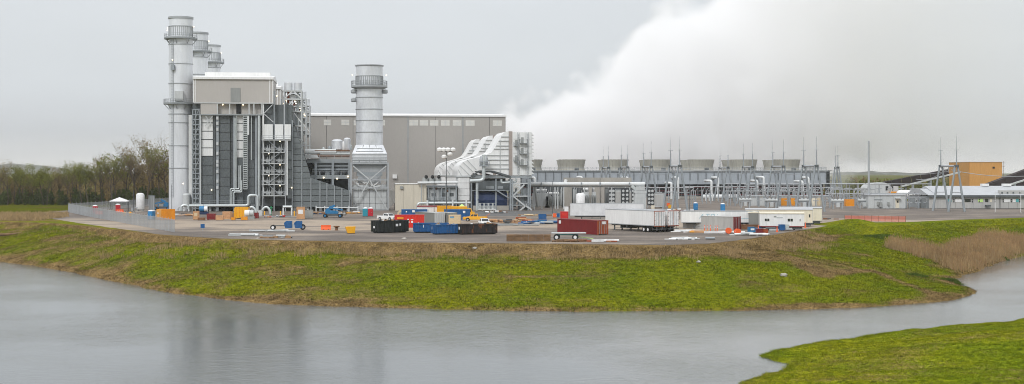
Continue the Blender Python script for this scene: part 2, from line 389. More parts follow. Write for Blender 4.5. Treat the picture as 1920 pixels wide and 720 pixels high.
def grassify(m, tuft=False):
    """green to straw to soil by the 'dry' map, broken up by fine noise"""
    t, b = nodes_of(m); N = t.nodes.new; K = t.links.new
    at = N('ShaderNodeAttribute'); at.attribute_name = 'dry'
    g = N('ShaderNodeNewGeometry')
    n1 = N('ShaderNodeTexNoise'); K(g.outputs['Position'], n1.inputs['Vector']); n1.inputs['Scale'].default_value = 1.5; n1.inputs['Detail'].default_value = 6; n1.inputs['Roughness'].default_value = 0.72
    n2 = N('ShaderNodeTexNoise'); K(g.outputs['Position'], n2.inputs['Vector']); n2.inputs['Scale'].default_value = 3.5; n2.inputs['Detail'].default_value = 4
    n3 = N('ShaderNodeTexNoise'); K(g.outputs['Position'], n3.inputs['Vector']); n3.inputs['Scale'].default_value = 0.09; n3.inputs['Detail'].default_value = 3
    r1 = N('ShaderNodeValToRGB'); K(n1.outputs['Fac'], r1.inputs[0])
    e = r1.color_ramp.elements
    e[0].position = 0.33; e[0].color = (0.066, 0.088, 0.006, 1)
    e[1].position = 0.68; e[1].color = (0.250, 0.255, 0.013, 1)
    q = e.new(0.5); q.color = (0.150, 0.170, 0.007, 1)
    r2 = N('ShaderNodeValToRGB'); K(n2.outputs['Fac'], r2.inputs[0])
    e = r2.color_ramp.elements
    e[0].position = 0.3; e[0].color = (0.105, 0.066, 0.028, 1); e[1].position = 0.7; e[1].color = (0.31, 0.215, 0.090, 1)
    mx3 = N('ShaderNodeMix'); mx3.data_type = 'RGBA'; mx3.blend_type = 'MULTIPLY'; mx3.inputs['Factor'].default_value = 0.6
    r3 = N('ShaderNodeValToRGB'); K(n3.outputs['Fac'], r3.inputs[0]); e = r3.color_ramp.elements
    e[0].position = 0.36; e[0].color = (0.62, 0.80, 0.75, 1); e[1].position = 0.64; e[1].color = (1.15, 1.05, 0.9, 1)
    K(r1.outputs[0], mx3.inputs['A']); K(r3.outputs[0], mx3.inputs['B'])
    ad = N('ShaderNodeMath'); ad.operation = 'ADD'; K(at.outputs['Fac'], ad.inputs[0])
    sb = N('ShaderNodeMapRange'); K(n2.outputs['Fac'], sb.inputs['Value']); sb.inputs['From Min'].default_value = 0.25; sb.inputs['From Max'].default_value = 0.75; sb.inputs['To Min'].default_value = -0.28; sb.inputs['To Max'].default_value = 0.28
    K(sb.outputs[0], ad.inputs[1])
    fa = N('ShaderNodeMapRange'); K(ad.outputs[0], fa.inputs['Value']); fa.inputs['From Min'].default_value = 0.16; fa.inputs['From Max'].default_value = 0.82
    mx = N('ShaderNodeMix'); mx.data_type = 'RGBA'; K(fa.outputs[0], mx.inputs['Factor']); K(mx3.outputs['Result'], mx.inputs['A']); K(r2.outputs[0], mx.inputs['B'])
    # coarse dark soil and gravel showing through the dead grass
    n4 = N('ShaderNodeTexNoise'); K(g.outputs['Position'], n4.inputs['Vector']); n4.inputs['Scale'].default_value = 0.30; n4.inputs['Detail'].default_value = 5; n4.inputs['Roughness'].default_value = .7
    a4 = N('ShaderNodeMapRange'); K(n4.outputs['Fac'], a4.inputs['Value']); a4.inputs['From Min'].default_value = .38; a4.inputs['From Max'].default_value = .62; a4.inputs['To Min'].default_value = .5; a4.inputs['To Max'].default_value = 1.12
    s4 = N('ShaderNodeVectorMath'); s4.operation = 'SCALE'; K(r2.outputs[0], s4.inputs[0]); K(a4.outputs[0], s4.inputs['Scale']); K(s4.outputs[0], mx.inputs['B'])
    gn = N('ShaderNodeAttribute'); gn.attribute_name = 'gain'; s5 = N('ShaderNodeVectorMath'); s5.operation = 'SCALE'; K(mx.outputs['Result'], s5.inputs[0]); K(gn.outputs['Fac'], s5.inputs['Scale'])
    K(s5.outputs[0], b.inputs['Base Color']); b.inputs['Roughness'].default_value = 0.95; b.inputs['Specular IOR Level'].default_value = 0.0
    if not tuft:
        bp = N('ShaderNodeBump'); bp.inputs['Strength'].default_value = 0.7; bp.inputs['Distance'].default_value = 0.25; K(n2.outputs['Fac'], bp.inputs['Height']); K(bp.outputs[0], b.inputs['Normal'])
    return m
grassify(mg)
ground = grid_mesh('ground', fx_, fy_, zz, nx, ny, mg); tag(ground, 'grassy banks and fields around the pond and the plant', 'ground', kind='structure')
a = ground.data.attributes.new('dry', 'FLOAT', 'POINT'); a.data.foreach_set('value', DRY.astype(np.float32))
# the near bank carries fresher, paler young grass
a = ground.data.attributes.new('gain', 'FLOAT', 'POINT'); a.data.foreach_set('value', np.where(INN, 1.5, np.where((fy_ > 385) | (np.abs(fx_) > 190), .6, 1.0)).astype(np.float32))

# water
mw = bpy.data.materials.new('pond_water'); t, b = nodes_of(mw); N = t.nodes.new; K = t.links.new
b.inputs['Base Color'].default_value = (0.120, 0.132, 0.135, 1); b.inputs['Roughness'].default_value = 0.09; b.inputs['IOR'].default_value = 1.333
g = N('ShaderNodeNewGeometry'); mp_ = N('ShaderNodeMapping'); mp_.inputs['Scale'].default_value = (0.55, 1.2, 1); mp_.inputs['Rotation'].default_value = (0, 0, R(12)); K(g.outputs['Position'], mp_.inputs[0])
n1 = N('ShaderNodeTexNoise'); K(mp_.outputs[0], n1.inputs['Vector']); n1.inputs['Scale'].default_value = 1.6; n1.inputs['Detail'].default_value = 5; n1.inputs['Roughness'].default_value = 0.6
n2 = N('ShaderNodeTexNoise'); K(g.outputs['Position'], n2.inputs['Vector']); n2.inputs['Scale'].default_value = 0.045; n2.inputs['Detail'].default_value = 3
rr = N('ShaderNodeMapRange'); K(n2.outputs['Fac'], rr.inputs['Value']); rr.inputs['From Min'].default_value = 0.35; rr.inputs['From Max'].default_value = 0.65; rr.inputs['To Min'].default_value = 0.10; rr.inputs['To Max'].default_value = 0.32
mp2 = N('ShaderNodeMapping'); mp2.inputs['Scale'].default_value = (0.8, 0.30, 1); mp2.inputs['Rotation'].default_value = (0, 0, R(-8)); K(g.outputs['Position'], mp2.inputs[0])
n3 = N('ShaderNodeTexNoise'); K(mp2.outputs[0], n3.inputs['Vector']); n3.inputs['Scale'].default_value = 1.1; n3.inputs['Detail'].default_value = 3
hs = N('ShaderNodeMath'); hs.operation = 'MULTIPLY_ADD'; K(n3.outputs['Fac'], hs.inputs[0]); hs.inputs[1].default_value = 0.45; K(n1.outputs['Fac'], hs.inputs[2])
bp = N('ShaderNodeBump'); bp.inputs['Distance'].default_value = 0.12; K(rr.outputs[0], bp.inputs['Strength']); K(hs.outputs[0], bp.inputs['Height']); K(bp.outputs[0], b.inputs['Normal'])
mb = MB(); mb.add([(-900,-50,WL),(900,-50,WL),(900,640,WL),(-900,640,WL)], [(0,1,2,3)])
pond = mb.ob('pond_water', mw); tag(pond, 'calm grey pond in front of the power plant', 'water', kind='structure')

# gravel yard: one sheet with a ragged front edge
def ragged(poly, step, amp, seed):
    o = []
    for (x0,y0),(x1,y1) in zip(poly[:-1], poly[1:]):
        n = max(1, int(math.hypot(x1-x0, y1-y0)/step))
        for k in range(n): t_ = k/n; o.append((x0+(x1-x0)*t_, y0+(y1-y0)*t_))
    o.append(poly[-1]); xs = np.array([p[0] for p in o]); ys = np.array([p[1] for p in o])
    ys = ys+amp*fbm(xs/4, ys/4, 3, seed)
    return list(zip(xs, ys))
yard_front = [G(*p) for p in ((60,400),(92,409),(150,418),(220,428),(300,439),(400,446),(500,449),(700,453),(900,455),(1100,457),(1250,459),(1330,456),(1400,448),(1460,438),(1530,427),(1586,417.5),(1640,416.5),(1700,416),(1800,411.5),(1920,407.5),(2100,405))]
yf = ragged(yard_front, 1.5, 0.8, 77)
mgv = bpy.data.materials.new('gravel'); t, b = nodes_of(mgv); N = t.nodes.new; K = t.links.new
g = N('ShaderNodeNewGeometry'); mp_ = N('ShaderNodeMapping'); mp_.inputs['Scale'].default_value = (0.5, .8, 1); K(g.outputs['Position'], mp_.inputs[0])
n1 = N('ShaderNodeTexNoise'); K(mp_.outputs[0], n1.inputs['Vector']); n1.inputs['Scale'].default_value = 0.12; n1.inputs['Detail'].default_value = 6; n1.inputs['Roughness'].default_value = 0.6
n2 = N('ShaderNodeTexNoise'); K(g.outputs['Position'], n2.inputs['Vector']); n2.inputs['Scale'].default_value = 2.2; n2.inputs['Detail'].default_value = 6; n2.inputs['Roughness'].default_value = 0.75
# paler, driven-on lane through the middle of the yard
spy = N('ShaderNodeSeparateXYZ'); K(g.outputs['Position'], spy.inputs[0]); ln1 = N('ShaderNodeMath'); ln1.operation = 'SUBTRACT'; K(spy.outputs['Y'], ln1.inputs[0]); ln1.inputs[1].default_value = 306
ln2 = N('ShaderNodeMath'); ln2.operation = 'ABSOLUTE'; K(ln1.outputs[0], ln2.inputs[0]); ln3 = N('ShaderNodeMapRange'); ln3.interpolation_type = 'SMOOTHSTEP'; K(ln2.outputs[0], ln3.inputs['Value']); ln3.inputs['From Min'].default_value = 14; ln3.inputs['From Max'].default_value = 46; ln3.inputs['To Min'].default_value = 0.13; ln3.inputs['To Max'].default_value = -0.08
ln4 = N('ShaderNodeMath'); ln4.operation = 'ADD'; K(n1.outputs['Fac'], ln4.inputs[0]); K(ln3.outputs[0], ln4.inputs[1])
r1 = N('ShaderNodeValToRGB'); K(ln4.outputs[0], r1.inputs[0]); e = r1.color_ramp.elements
e[0].position = 0.34; e[0].color = (0.115, 0.094, 0.078, 1); e[1].position = 0.64; e[1].color = (0.36, 0.29, 0.22, 1); q = e.new(0.48); q.color = (0.180, 0.148, 0.122, 1)
ov = N('ShaderNodeMapRange'); K(n2.outputs['Fac'], ov.inputs['Value']); ov.inputs['From Min'].default_value = 0.3; ov.inputs['From Max'].default_value = 0.7; ov.inputs['To Min'].default_value = 0.72; ov.inputs['To Max'].default_value = 1.2
sc = N('ShaderNodeVectorMath'); sc.operation = 'SCALE'; K(r1.outputs[0], sc.inputs[0]); K(ov.outputs[0], sc.inputs['Scale']); K(sc.outputs[0], b.inputs['Base Color']); b.inputs['Roughness'].default_value = 0.9
bp = N('ShaderNodeBump'); bp.inputs['Strength'].default_value = 0.5; bp.inputs['Distance'].default_value = 0.08; K(n2.outputs['Fac'], bp.inputs['Height']); K(bp.outputs[0], b.inputs['Normal'])
MATS['gravel'] = mgv
mb = MB(); n = len(yf)
back = [(x, 760.0) for x, y in yf]
mb.add([(x,y,0.0) for x,y in yf]+[(x,y,0.0) for x,y in back]+[(x,y-0.3,-0.25) for x,y in yf], [(i,i+1,i+1+n,i+n) for i in range(n-1)]+[(i+2*n,i+1+2*n,i+1,i) for i in range(n-1)])
yard = mb.ob('gravel_yard', mgv); tag(yard, 'gravel yard in front of and under the power plant', 'gravel yard', kind='structure')

# a low dark paved strip between the yard and the plant
mk('asphalt', (0.11,0.108,0.105), 0.9, 0, 0.2, 0.2, (0.3,1,1), 0.1, 2)
(x0,y0) = G(860,404); (x1,y1) = G(1062,396)
mb = MB(); mb.box(-22, 13, y0-6, y1+3, -0.1, 0.004); o = mb.ob('plant_road', 'asphalt'); tag(o, 'strip of dark asphalt road in front of the turbine units', 'road', kind='structure')

# ------------------------------------------------------------------ hills
def ridge(name, Y, prof, depth, mat, label, amp, fq, seed):
    xs = np.linspace(X(prof[0][0], Y), X(prof[-1][0], Y), 420)
    px = xs/Y*F+960; top = np.interp(px, [p[0] for p in prof], [Z(p[1], Y) for p in prof])
    nr = 14; XX = []; YY = []; ZZ = []
    for k in range(nr):
        f_ = k/(nr-1); yy = Y+(f_-0.6)*depth; h = math.sin(min(1, f_/0.6)*math.pi/2) if f_ <= 0.6 else math.cos((f_-0.6)/0.4*math.pi/2)
        XX.append(xs); YY.append(np.full_like(xs, yy)+6*vnoise(xs/9, xs*0+k, seed)); ZZ.append(-5+(top+5)*h+amp*h*(fbm(xs/fq, xs*0+k*3.3, 4, seed)))
    o = grid_mesh(name, np.concatenate(XX), np.concatenate(YY), np.concatenate(ZZ), len(xs), nr, M(mat)); tag(o, label, 'hill', kind='structure'); return o
mk('hill_wood', (0.060, 0.062, 0.036), 0.95, 0, 0.5, 0.02, (1,1,1), 0.4, 0.15)
ridge('hills', 6000, [(-500,318),(-200,312),(0,311),(40,308),(80,311),(110,320),(150,327),(260,326),(420,330),(600,332),(900,332),(1300,330)], 1500, 'hill_wood', 'hazy wooded hill rising beyond the bare woods', 9, 30, 5)
ridge('hills', 4200, [(1250,330),(1480,330),(1560,328),(1590,323),(1640,322),(1700,325),(1760,325),(1850,330),(1960,326),(2500,322)], 1200, 'hill_wood', 'low hazy wooded ridge behind the ochre building', 7, 22, 8)

# ================================================================== POWER PLANT
TH = math.atan2(0.117, 0.993); CT, ST = math.cos(TH), math.sin(TH)
OX, OY = (339-960)/6.35, F/6.35
def A(px, b=0.0):
    """plant frame: distance along the unit for a photograph column, b metres behind the unit's axis"""
    t_ = (px-960)/F; return (t_*(OY+b*CT)-OX+b*ST)/(CT-t_*ST)
def ZA(py, px, b=0.0):
    Y = OY+A(px, b)*ST+b*CT; return CH+(HZ-py)*Y/F
def WP(a, b, z=0.0): return (OX+a*CT-b*ST, OY+a*ST+b*CT, z)
UNIT = 46.0
def rails(mb, pts, h=1.1, t_=0.06, posts=True):
    """hand rail along a path of floor points"""
    for p0, p1 in zip(pts[:-1], pts[1:]):
        p0, p1 = Vector(p0), Vector(p1); n = max(1, int((p1-p0).length/2.0))
        for hh in (h, h*0.55): mb.bar(p0+Vector((0,0,hh)), p1+Vector((0,0,hh)), t_)
        if posts:
            for k in range(n+1):
                q = p0.lerp(p1, k/n); mb.bar(q, q+Vector((0,0,h)), t_)

# ------------------------------------------------------------------ exhaust stacks
H1 = ZA(33, 339)
def stack():
    r = 3.45; t_ = thing('exhaust_stack', '', 'exhaust stack', (0,0,0), TH, 'tall exhaust stacks behind the boiler')
    seam = [0.0]+sorted(ZA(y, 339) for y in (315,273,230,214,193,157,120,84,71,50))
    seam.append(H1)
    for z0, z1 in zip(seam[:-1], seam[1:]):
        MB().lathe((0,0,0), [(r,z0+0.02),(r,z1-0.02)], 40, cap=True).ob('shell_ring', 'stack_metal', t_, True)
        MB().lathe((0,0,0), [(r+0.04,z1-0.16),(r+0.16,z1-0.13),(r+0.16,z1+0.05),(r+0.04,z1+0.09)], 40, False).ob('flange', 'galv', t_, True)
    MB().lathe((0,0,0), [(r+.16,H1-.5),(r+.22,H1-.45),(r+.22,H1+.12),(r-.35,H1+.12),(r-.35,H1-3)], 40, False).ob('rim', 'galv', t_, True)
    MB().lathe((0,0,0), [(r-.3,H1-2.9),(0.02,H1-2.9)], 24, False).ob('flue_mouth', 'black', t_)
    mb = MB()
    for k in range(36):
        a_ = 2*math.pi*k/36; mb.bar((r*1.012*math.cos(a_), r*1.012*math.sin(a_), ZA(68,339)), (r*1.012*math.cos(a_), r*1.012*math.sin(a_), ZA(51,339)), 0.16)
    mb.ob('stiffener_cage', 'galv', t_)
    for py, ro, a0, a1 in ((71, 4.85, 0, 2*math.pi), (193, 5.0, math.pi*0.62, math.pi*2.05)):
        z = ZA(py, 339); n = 28; mb = MB(); vs = []; arc = [a0+(a1-a0)*k/n for k in range(n+1)]
        for k in range(n):
            c0, s0, c1, s1 = math.cos(arc[k]), math.sin(arc[k]), math.cos(arc[k+1]), math.sin(arc[k+1])
            mb.add([(r*c0,r*s0,z-.45),(ro*c0,ro*s0,z-.45),(ro*c1,ro*s1,z-.45),(r*c1,r*s1,z-.45),(r*c0,r*s0,z),(ro*c0,ro*s0,z),(ro*c1,ro*s1,z),(r*c1,r*s1,z)], [(3,2,1,0),(4,5,6,7),(0,1,5,4),(2,3,7,6),(1,2,6,5)])
            if k % 4 == 0: mb.bar((r*c0,r*s0,z-1.9), (ro*.96*c0,ro*.96*s0,z-.4), 0.16)
        pf = mb.ob('platform', 'steel_grey', t_)
        mb = MB(); rails(mb, [(ro*.98*math.cos(q), ro*.98*math.sin(q), z) for q in arc]); mb.ob('guard_rail', 'galv', pf)
    mb = MB(); x_ = -r*0.62; y_ = -math.sqrt(r*r-x_*x_)-0.35
    for dx in (-.3, .3): mb.bar((x_+dx,y_,4), (x_+dx,y_,ZA(71,339)), 0.09)
    for k in range(int(ZA(71,339)/0.45)-9): mb.bar((x_-.3,y_,4+k*.45), (x_+.3,y_,4+k*.45), 0.05)
    mb.ob('ladder', 'steel_mid', t_)
    mb = MB(); mb.box(-r*.72, -r*.42, -r*1.16, -r*.85, ZA(133,339), ZA(123,339)); mb.ob('test_port_box', 'steel_mid', t_)
    for k, (x_, py) in enumerate(((-r-.35,53),(r+.35,50),(-r-.4,57),(-r*.6,114))):
        MB().ball((x_, -0.3 if k < 3 else -r*.9, ZA(py,339)), 0.17).ob('warning_light', 'lamp_lit', t_, True)
    mb = MB(); mb.box(-1.3, 1.1, -r-1.1, -r+.2, ZA(190,339), ZA(172,339)); mb.ob('analyser_cabinet', 'pale_grey', t_)
    return t_
st = stack(); st.location = WP(0, 0)
for k, o in enumerate((st, copy_tree(st), copy_tree(st))):
    o.location = WP(0, UNIT*k)
    o['label'] = ('tall round metal exhaust stack nearest the pond, tallest in the picture', 'middle one of the three round exhaust stacks, half hidden behind the tallest', 'farthest and lowest-looking of the three round stacks behind the boiler')[k]

# ------------------------------------------------------------------ heat recovery boiler
FB = -9.0
def hrsg():
    t_ = thing('boiler_house', '', 'boiler', (0,0,0), TH, 'heat recovery boilers in a row')
    q = lambda px, b=FB: A(px, b)
    zq = lambda py: ZA(py, 440, FB)
    zb, zt = zq(383), zq(215)
    MB().box(q(361), q(548), FB+.7, 9, zb-.5, zt+3).ob('casing', 'casing', t_)
    MB().box(q(363), q(548), FB+3, 8, 0, zb-.2).ob('undercroft_shade', 'black', t_)  # black block painted as the shade of the open space underneath
    # casing panels, each its own plate between stiffener beams
    rows = [zq(383)+k*(zq(215)-zq(383))/10 for k in range(11)]
    def panels(px0, px1, b0, mat, z0, z1, step=None, name='casing_panel'):
        n = max(1, round((z1-z0)/(step or 2.58))); h = (z1-z0)/n
        for k in range(n):
            MB().box(q(px0), q(px1), b0, b0+.5, z0+k*h+.13, z0+(k+1)*h-.13).ob(name, mat, t_)
        for k in range(n+1): MB().box(q(px0)-.05, q(px1)+.05, b0+.12, b0+.55, z0+k*h-.12, z0+k*h+.12).ob('stiffener_beam', 'steel_dark', t_)
    panels(378, 399, FB, 'white_panel', zq(293), zt); panels(378, 399, FB, 'casing', zb, zq(293))
    panels(411, 431, FB, 'casing', zb, zt)
    panels(433, 439, FB+.5, 'steel_dark', zb, zt)
    panels(444, 456, FB, 'white_panel', zq(296), zt); panels(444, 456, FB, 'casing', zb, zq(296))
    panels(466, 477, FB+.3, 'casing', zb, zt)
    panels(361, 375, FB+.4, 'casing_light', zb, zt, 1.7)
    panels(538, 547, FB-.4, 'casing_light', zq(372), zq(264))
    panels(491, 512, FB+.3, 'casing', zq(233), zq(194))
    panels(497, 537, FB+.3, 'casing_light', zq(372), zq(262))
    # columns
    for px0, px1, m, y0, y1, b in ((400,404,'steel_dark',215,395,FB-.1),(405.5,410,'steel_mid',215,396,FB-.6),(437,440,'steel_mid',215,396,FB-.5),(478,482,'steel_mid',215,396,FB-.4),(492,495,'white_panel',193,372,FB-1.0),(374.5,377,'pale_grey',215,395,FB-.8),(537,539.5,'white_pipe',262,366,FB-3.2),(513,515,'steel_mid',170,262,FB-1),(532,534,'galv',170,365,FB-1.2),(547,549,'steel_mid',225,395,FB-.5),(464,467,'white_pipe',215,253,FB-1)):
        MB().box(q(px0,b), q(px1,b), b, b+.6, max(0, zq(y1)), zq(y0)).ob('column', m, t_)
    mb = MB()
    for y in (222,232,243,270,288,303,310,322,340,352): mb.box(q(406)-.02, q(410)+.02, FB-.9, FB-.6, zq(y)-.4, zq(y)+.5)
    mb.ob('junction_boxes', 'pale_grey', t_, kind='stuff')
    # pedestals under the casing
    for px in (392, 403, 437, 451, 470, 489):
        MB().box(q(px), q(px+4), FB, FB+1.2, 0, zq(385)).ob('pedestal', 'pale_grey', t_)
    MB().box(q(377), q(490), FB-.3, FB+.3, zq(387), zq(383.5)).ob('base_beam', 'steel_mid', t_)
    mb = MB(); rails(mb, [(q(378),FB-1.3,zq(383)), (q(470),FB-1.3,zq(383))]); mb.box(q(378), q(470), FB-1.4, FB-.1, zq(384), zq(383)-.05); mb.ob('walkway', 'steel_mid', t_)
    # vertical pipes and ladder way
    for px, r_, y0, y1, b in ((441.2,.2,221,354,FB-.7),(443.3,.14,215,356,FB-.9),(486,.42,215,386,FB-.7),(448,.12,312,352,FB-.8),(471.5,.16,215,300,FB-.4)):
        MB().cyl((q(px),b,zq(y1)), (q(px),b,zq(y0)), r_, n=10).ob('riser_pipe', 'lagging', t_, True)
    for k, (pa, ya, pb, yb) in enumerate(((449,310,427.5,356),(452,310,430.5,358),(454,338,434,360),(441,352,439,360))):
        y_ = FB-1.3-.05*k
        MB().tube(path([(q(pa),y_,zq(ya)), (q(pa),y_,zq(yb-2+k)), (q(pb+5 if k<3 else pb),y_,zq(yb-2+k)), (q(pb+5 if k<3 else pb),y_,zq(384))], .4), .16, 8).ob('drain_pipe', 'lagging', t_, True)
    mb = MB()
    for px in (456.5, 464): mb.bar((q(px),FB-.9,zq(354)), (q(px),FB-.9,zq(215)), 0.14)
    k = 0
    while zq(354)+k*.62 < zq(216): mb.bar((q(456.5),FB-.9,zq(354)+k*.62), (q(464),FB-.9,zq(354)+k*.62), .26, .1); k += 1
    mb.ob('ladder_way', 'lagging', t_)
    MB().tube(path([(q(343),FB-4,0.3),(q(343),FB-4,zq(384)),(q(356),FB-4,zq(384)),(q(356),FB-4,zq(391))], .8), .35, 8).ob('feed_pipe_bend', 'lagging', t_, True)
    MB().tube(path([(q(357),FB-3,zq(385)),(q(467),FB-3,zq(385)),(q(467),FB-3,zq(366)),(q(484),FB-3,zq(366)),(q(484),FB-3,zq(396))], .8), .42, 10).ob('feed_pipe', 'lagging', t_, True)
    # access tower with valves
    lv = (262, 285, 306, 326, 345, 366)
    for i, y in enumerate(lv):
        z = zq(y); x1 = q(546 if i == 0 else 537)
        pf = MB().box(q(492), x1, FB-3.3, FB-.02, z-.25, z).ob('access_platform', 'pale_grey', t_)
        mb = MB(); rails(mb, [(q(492),FB-.1,z),(q(492),FB-3.25,z),(x1,FB-3.25,z),(x1,FB-.1,z)], 1.15, .09); mb.ob('guard_rail', 'galv', pf)
        if i < len(lv)-1:
            z1 = zq(lv[i+1])
            mb = MB()
            for px in (502, 524): mb.lathe((q(px), FB-1.2, z1), [(.5,.2),(.5,.9),(.25,1.3),(.12,1.9)], 8); mb.cyl((q(px)-1.0,FB-1.4,z1+.8), (q(px)+1.0,FB-1.4,z1+.8), .2); mb.cyl((q(px)+.6,FB-1.5,z1+.1), (q(px)+.6,FB-1.5,z1+2.3), .13)
            mb.ob('valve', 'pale_grey', pf, True)
            mb = MB(); mb.box(q(509), q(514), FB-2.2, FB-.3, z1+.02, z1+2.2); mb.ob('cabinet', 'grey_box', pf)
            MB().ball((q(505 if i % 2 else 526), FB-3.1, z-.5), .17).ob('lamp', 'lamp_lit', pf, True)
    mb = MB()
    for i in range(len(lv)-1):
        za, zc = zq(lv[i+1]), zq(lv[i]); s_ = 1 if i % 2 else -1
        for d in (0, .9): mb.bar((q(515)-s_*1.9,FB-2.4-d,za), (q(515)+s_*1.9,FB-2.4-d,zc), .15)
    mb.ob('stair_flights', 'steel_mid', t_)
    for px in (494, 515, 536): MB().box(q(px)-.12, q(px)+.12, FB-3.3, FB-3.05, 0, zq(262)).ob('tower_post', 'galv', t_)
    for px0, px1 in ((496,512),(516,531.5),(534,546)):
        MB().box(q(px0), q(px1), FB-1.6, FB+.2, zq(261), zq(233)).ob('valve_box', 'white_panel', t_)
    # penthouse
    pb0, pb1 = FB-1.2, 9.0
    MB().box(q(362.5,pb0), q(512,pb0), pb0, pb1, zq(193), zq(146.5)).ob('penthouse_wall', 'beige_sheet', t_)
    mb = MB(); zr = zq(146); x0, x1 = q(361.5,pb0), q(513,pb0); yr = (pb0+pb1)/2
    mb.prismx([(pb0-.5,zr-.5),(pb0-.5,zr+.15),(yr,zr+1.1),(pb1+.5,zr+.15),(pb1+.5,zr-.5)], x0, x1)
    rf = mb.ob('penthouse_roof', 'white', t_)
    MB().box(q(379,pb0), q(504,pb0), yr-1.4, yr+1.4, zr+.6, zr+2.1).ob('ridge_vent', 'white', rf)
    for px in (362.8, 366, 506, 511.5): MB().box(q(px,pb0)-.14, q(px,pb0)+.14, pb0-.12, pb0+.1, zq(193), zq(147)).ob('corner_trim', 'white', t_)
    MB().box(q(432.5,pb0), q(451,pb0), pb0-.1, pb0+.05, zq(191.5), zq(165)).ob('shutter_door', 'grey_box', t_)
    # open gallery below the penthouse
    MB().box(q(376,pb0), q(407,pb0), pb0+.1, FB+1, zq(215), zq(193.3)).ob('gallery_panel', 'beige_sheet', t_)
    MB().box(q(407), q(491), FB+.3, FB+1.2, zq(215), zq(193.2)).ob('gallery_wall', 'beige_sheet', t_)
    MB().box(q(376,pb0)-.1, q(492,pb0), pb0, FB+1.4, zq(216.5), zq(214.4)).ob('gallery_floor', 'steel_grey', t_)
    MB().box(q(363,pb0), q(513,pb0), pb0-.08, pb0+.4, zq(194.6), zq(192.6)).ob('eaves_beam', 'pale_grey', t_)
    MB().box(q(443), q(452), FB+.1, FB+.35, zq(213), zq(195)).ob('gallery_door', 'black', t_)
    for px in (407.5, 430.5, 467, 476, 491): MB().box(q(px,pb0)-.16, q(px,pb0)+.16, pb0, pb0+.3, zq(214.4), zq(194)).ob('gallery_post', 'pale_grey', t_)
    for px in (418, 456): MB().ball((q(px), pb0+.6, zq(196.5)), .22).ob('gallery_lamp', 'lamp_lit', t_, True)
    mb = MB()
    for pa, ya, pb_, yb in ((377,192,386,214),(386,218,399,236),(399,218,386,236),(496,214,513,229),(513,194,494,214)): mb.bar((q(pa),FB-.9,zq(ya)), (q(pb_),FB-.9,zq(yb)), .22)
    mb.ob('brace', 'pale_grey', t_, kind='stuff')
    # white lift shaft and stair lattice beside the stack
    MB().box(q(351.5), q(359), FB+3, FB+5.5, 0, zq(215)).ob('lift_shaft', 'white_panel', t_)
    mb = MB()
    for px in (361, 367, 374):
        mb.box(q(px)-.12, q(px)+.12, FB-.6, FB-.36, 0, zq(205))
    y = 206
    while y < 392:
        mb.box(q(360), q(375), FB-.7, FB-.3, zq(y)-.12, zq(y)+.12); y += 9.2
    for k in range(6): mb.bar((q(361),FB-.65,zq(390-k*31)), (q(374),FB-.65,zq(390-k*31-31)), .14)
    mb.ob('stair_lattice', 'steel_mid', t_)
    # inlet duct: plates on a sloping transition
    ax = [547, 566, 583, 600, 613, 627, 641, 655]; zl = lambda px: zq(np.interp(px, [547,552,583,655], [224,230,334,357]))
    b1 = FB+.2
    zbot = zq(389)
    MB().prism([(q(548),zbot),(q(655),zbot),(q(655),zl(655)-.3),(q(583),zl(583)-.3),(q(552),zl(552)-.3),(q(548),zl(548)-.3)], b1+.3, 8.6).ob('inlet_duct', 'steel_dark', t_)
    for p0, p1 in zip(ax[:-1], ax[1:]):
        xs = [p0+.6, p1-.6]; y = 389
        while True:
            z0 = zq(y)+.08; z1 = zq(y-11)-.08
            pts = [(q(xs[0]), z0)]
            tl, tr = zl(xs[0]), zl(xs[1])
            if tl <= z0+.1: break
            if tr > z0: pts += [(q(xs[1]),z0), (q(xs[1]),min(z1,tr))]
            else:
                f_ = (tl-z0)/(tl-tr); pts += [(q(xs[0])+(q(xs[1])-q(xs[0]))*f_, z0)]
            if tl > z1 > tr > z0-50 and tr < z1:
                f_ = (tl-z1)/(tl-tr); pts += [(q(xs[0])+(q(xs[1])-q(xs[0]))*f_, z1)]
            pts += [(q(xs[0]), min(z1,tl))]
            MB().prism(pts, b1-.05, b1+.35).ob('duct_panel', 'casing_light', t_)
            y -= 11
        MB().box(q(p1)-.16, q(p1)+.16, b1-.35, b1+.3, 0, zl(p1)).ob('duct_stiffener', 'steel_grey', t_)
    for k in range(5):
        px = 552+k*25; MB().box(q(px)-.3, q(px)+.3, b1+.5, b1+1.1, 0, zbot).ob('duct_leg', 'pale_grey', t_)
    # steam silencers on their steel tower
    tb0, tb1 = -5.5, -.5
    q2 = lambda px: A(px, tb0); z2 = lambda py: ZA(py, 550, tb0)
    for px in (533, 565.5):
        for b in (tb0, tb1): MB().box(q2(px)-.22, q2(px)+.22, b-.22, b+.22, z2(335), z2(170)).ob('silencer_column', 'pale_grey', t_)
    for y in (170.5, 186, 209, 236, 262):
        mb = MB(); mb.box(q2(533), q2(565.5), tb0-.25, tb0+.2, z2(y)-.22, z2(y)+.22); mb.box(q2(533), q2(565.5), tb1-.2, tb1+.25, z2(y)-.22, z2(y)+.22)
        for px in (533, 565.5): mb.box(q2(px)-.2, q2(px)+.2, tb0, tb1, z2(y)-.2, z2(y)+.2)
        mb.box(q2(534), q2(565), tb0, tb1, z2(y)-.1, z2(y)); mb.ob('silencer_deck', 'pale_grey', t_)
    mb = MB()
    for pa, ya, pb_, yb in ((534,184,547,172),(564,184,552,172),(551,211,565,230),(534,207,549,188)): mb.bar((q2(pa),tb0-.2,z2(ya)), (q2(pb_),tb0-.2,z2(yb)), .24)
    mb.ob('silencer_brace', 'white_panel', t_)
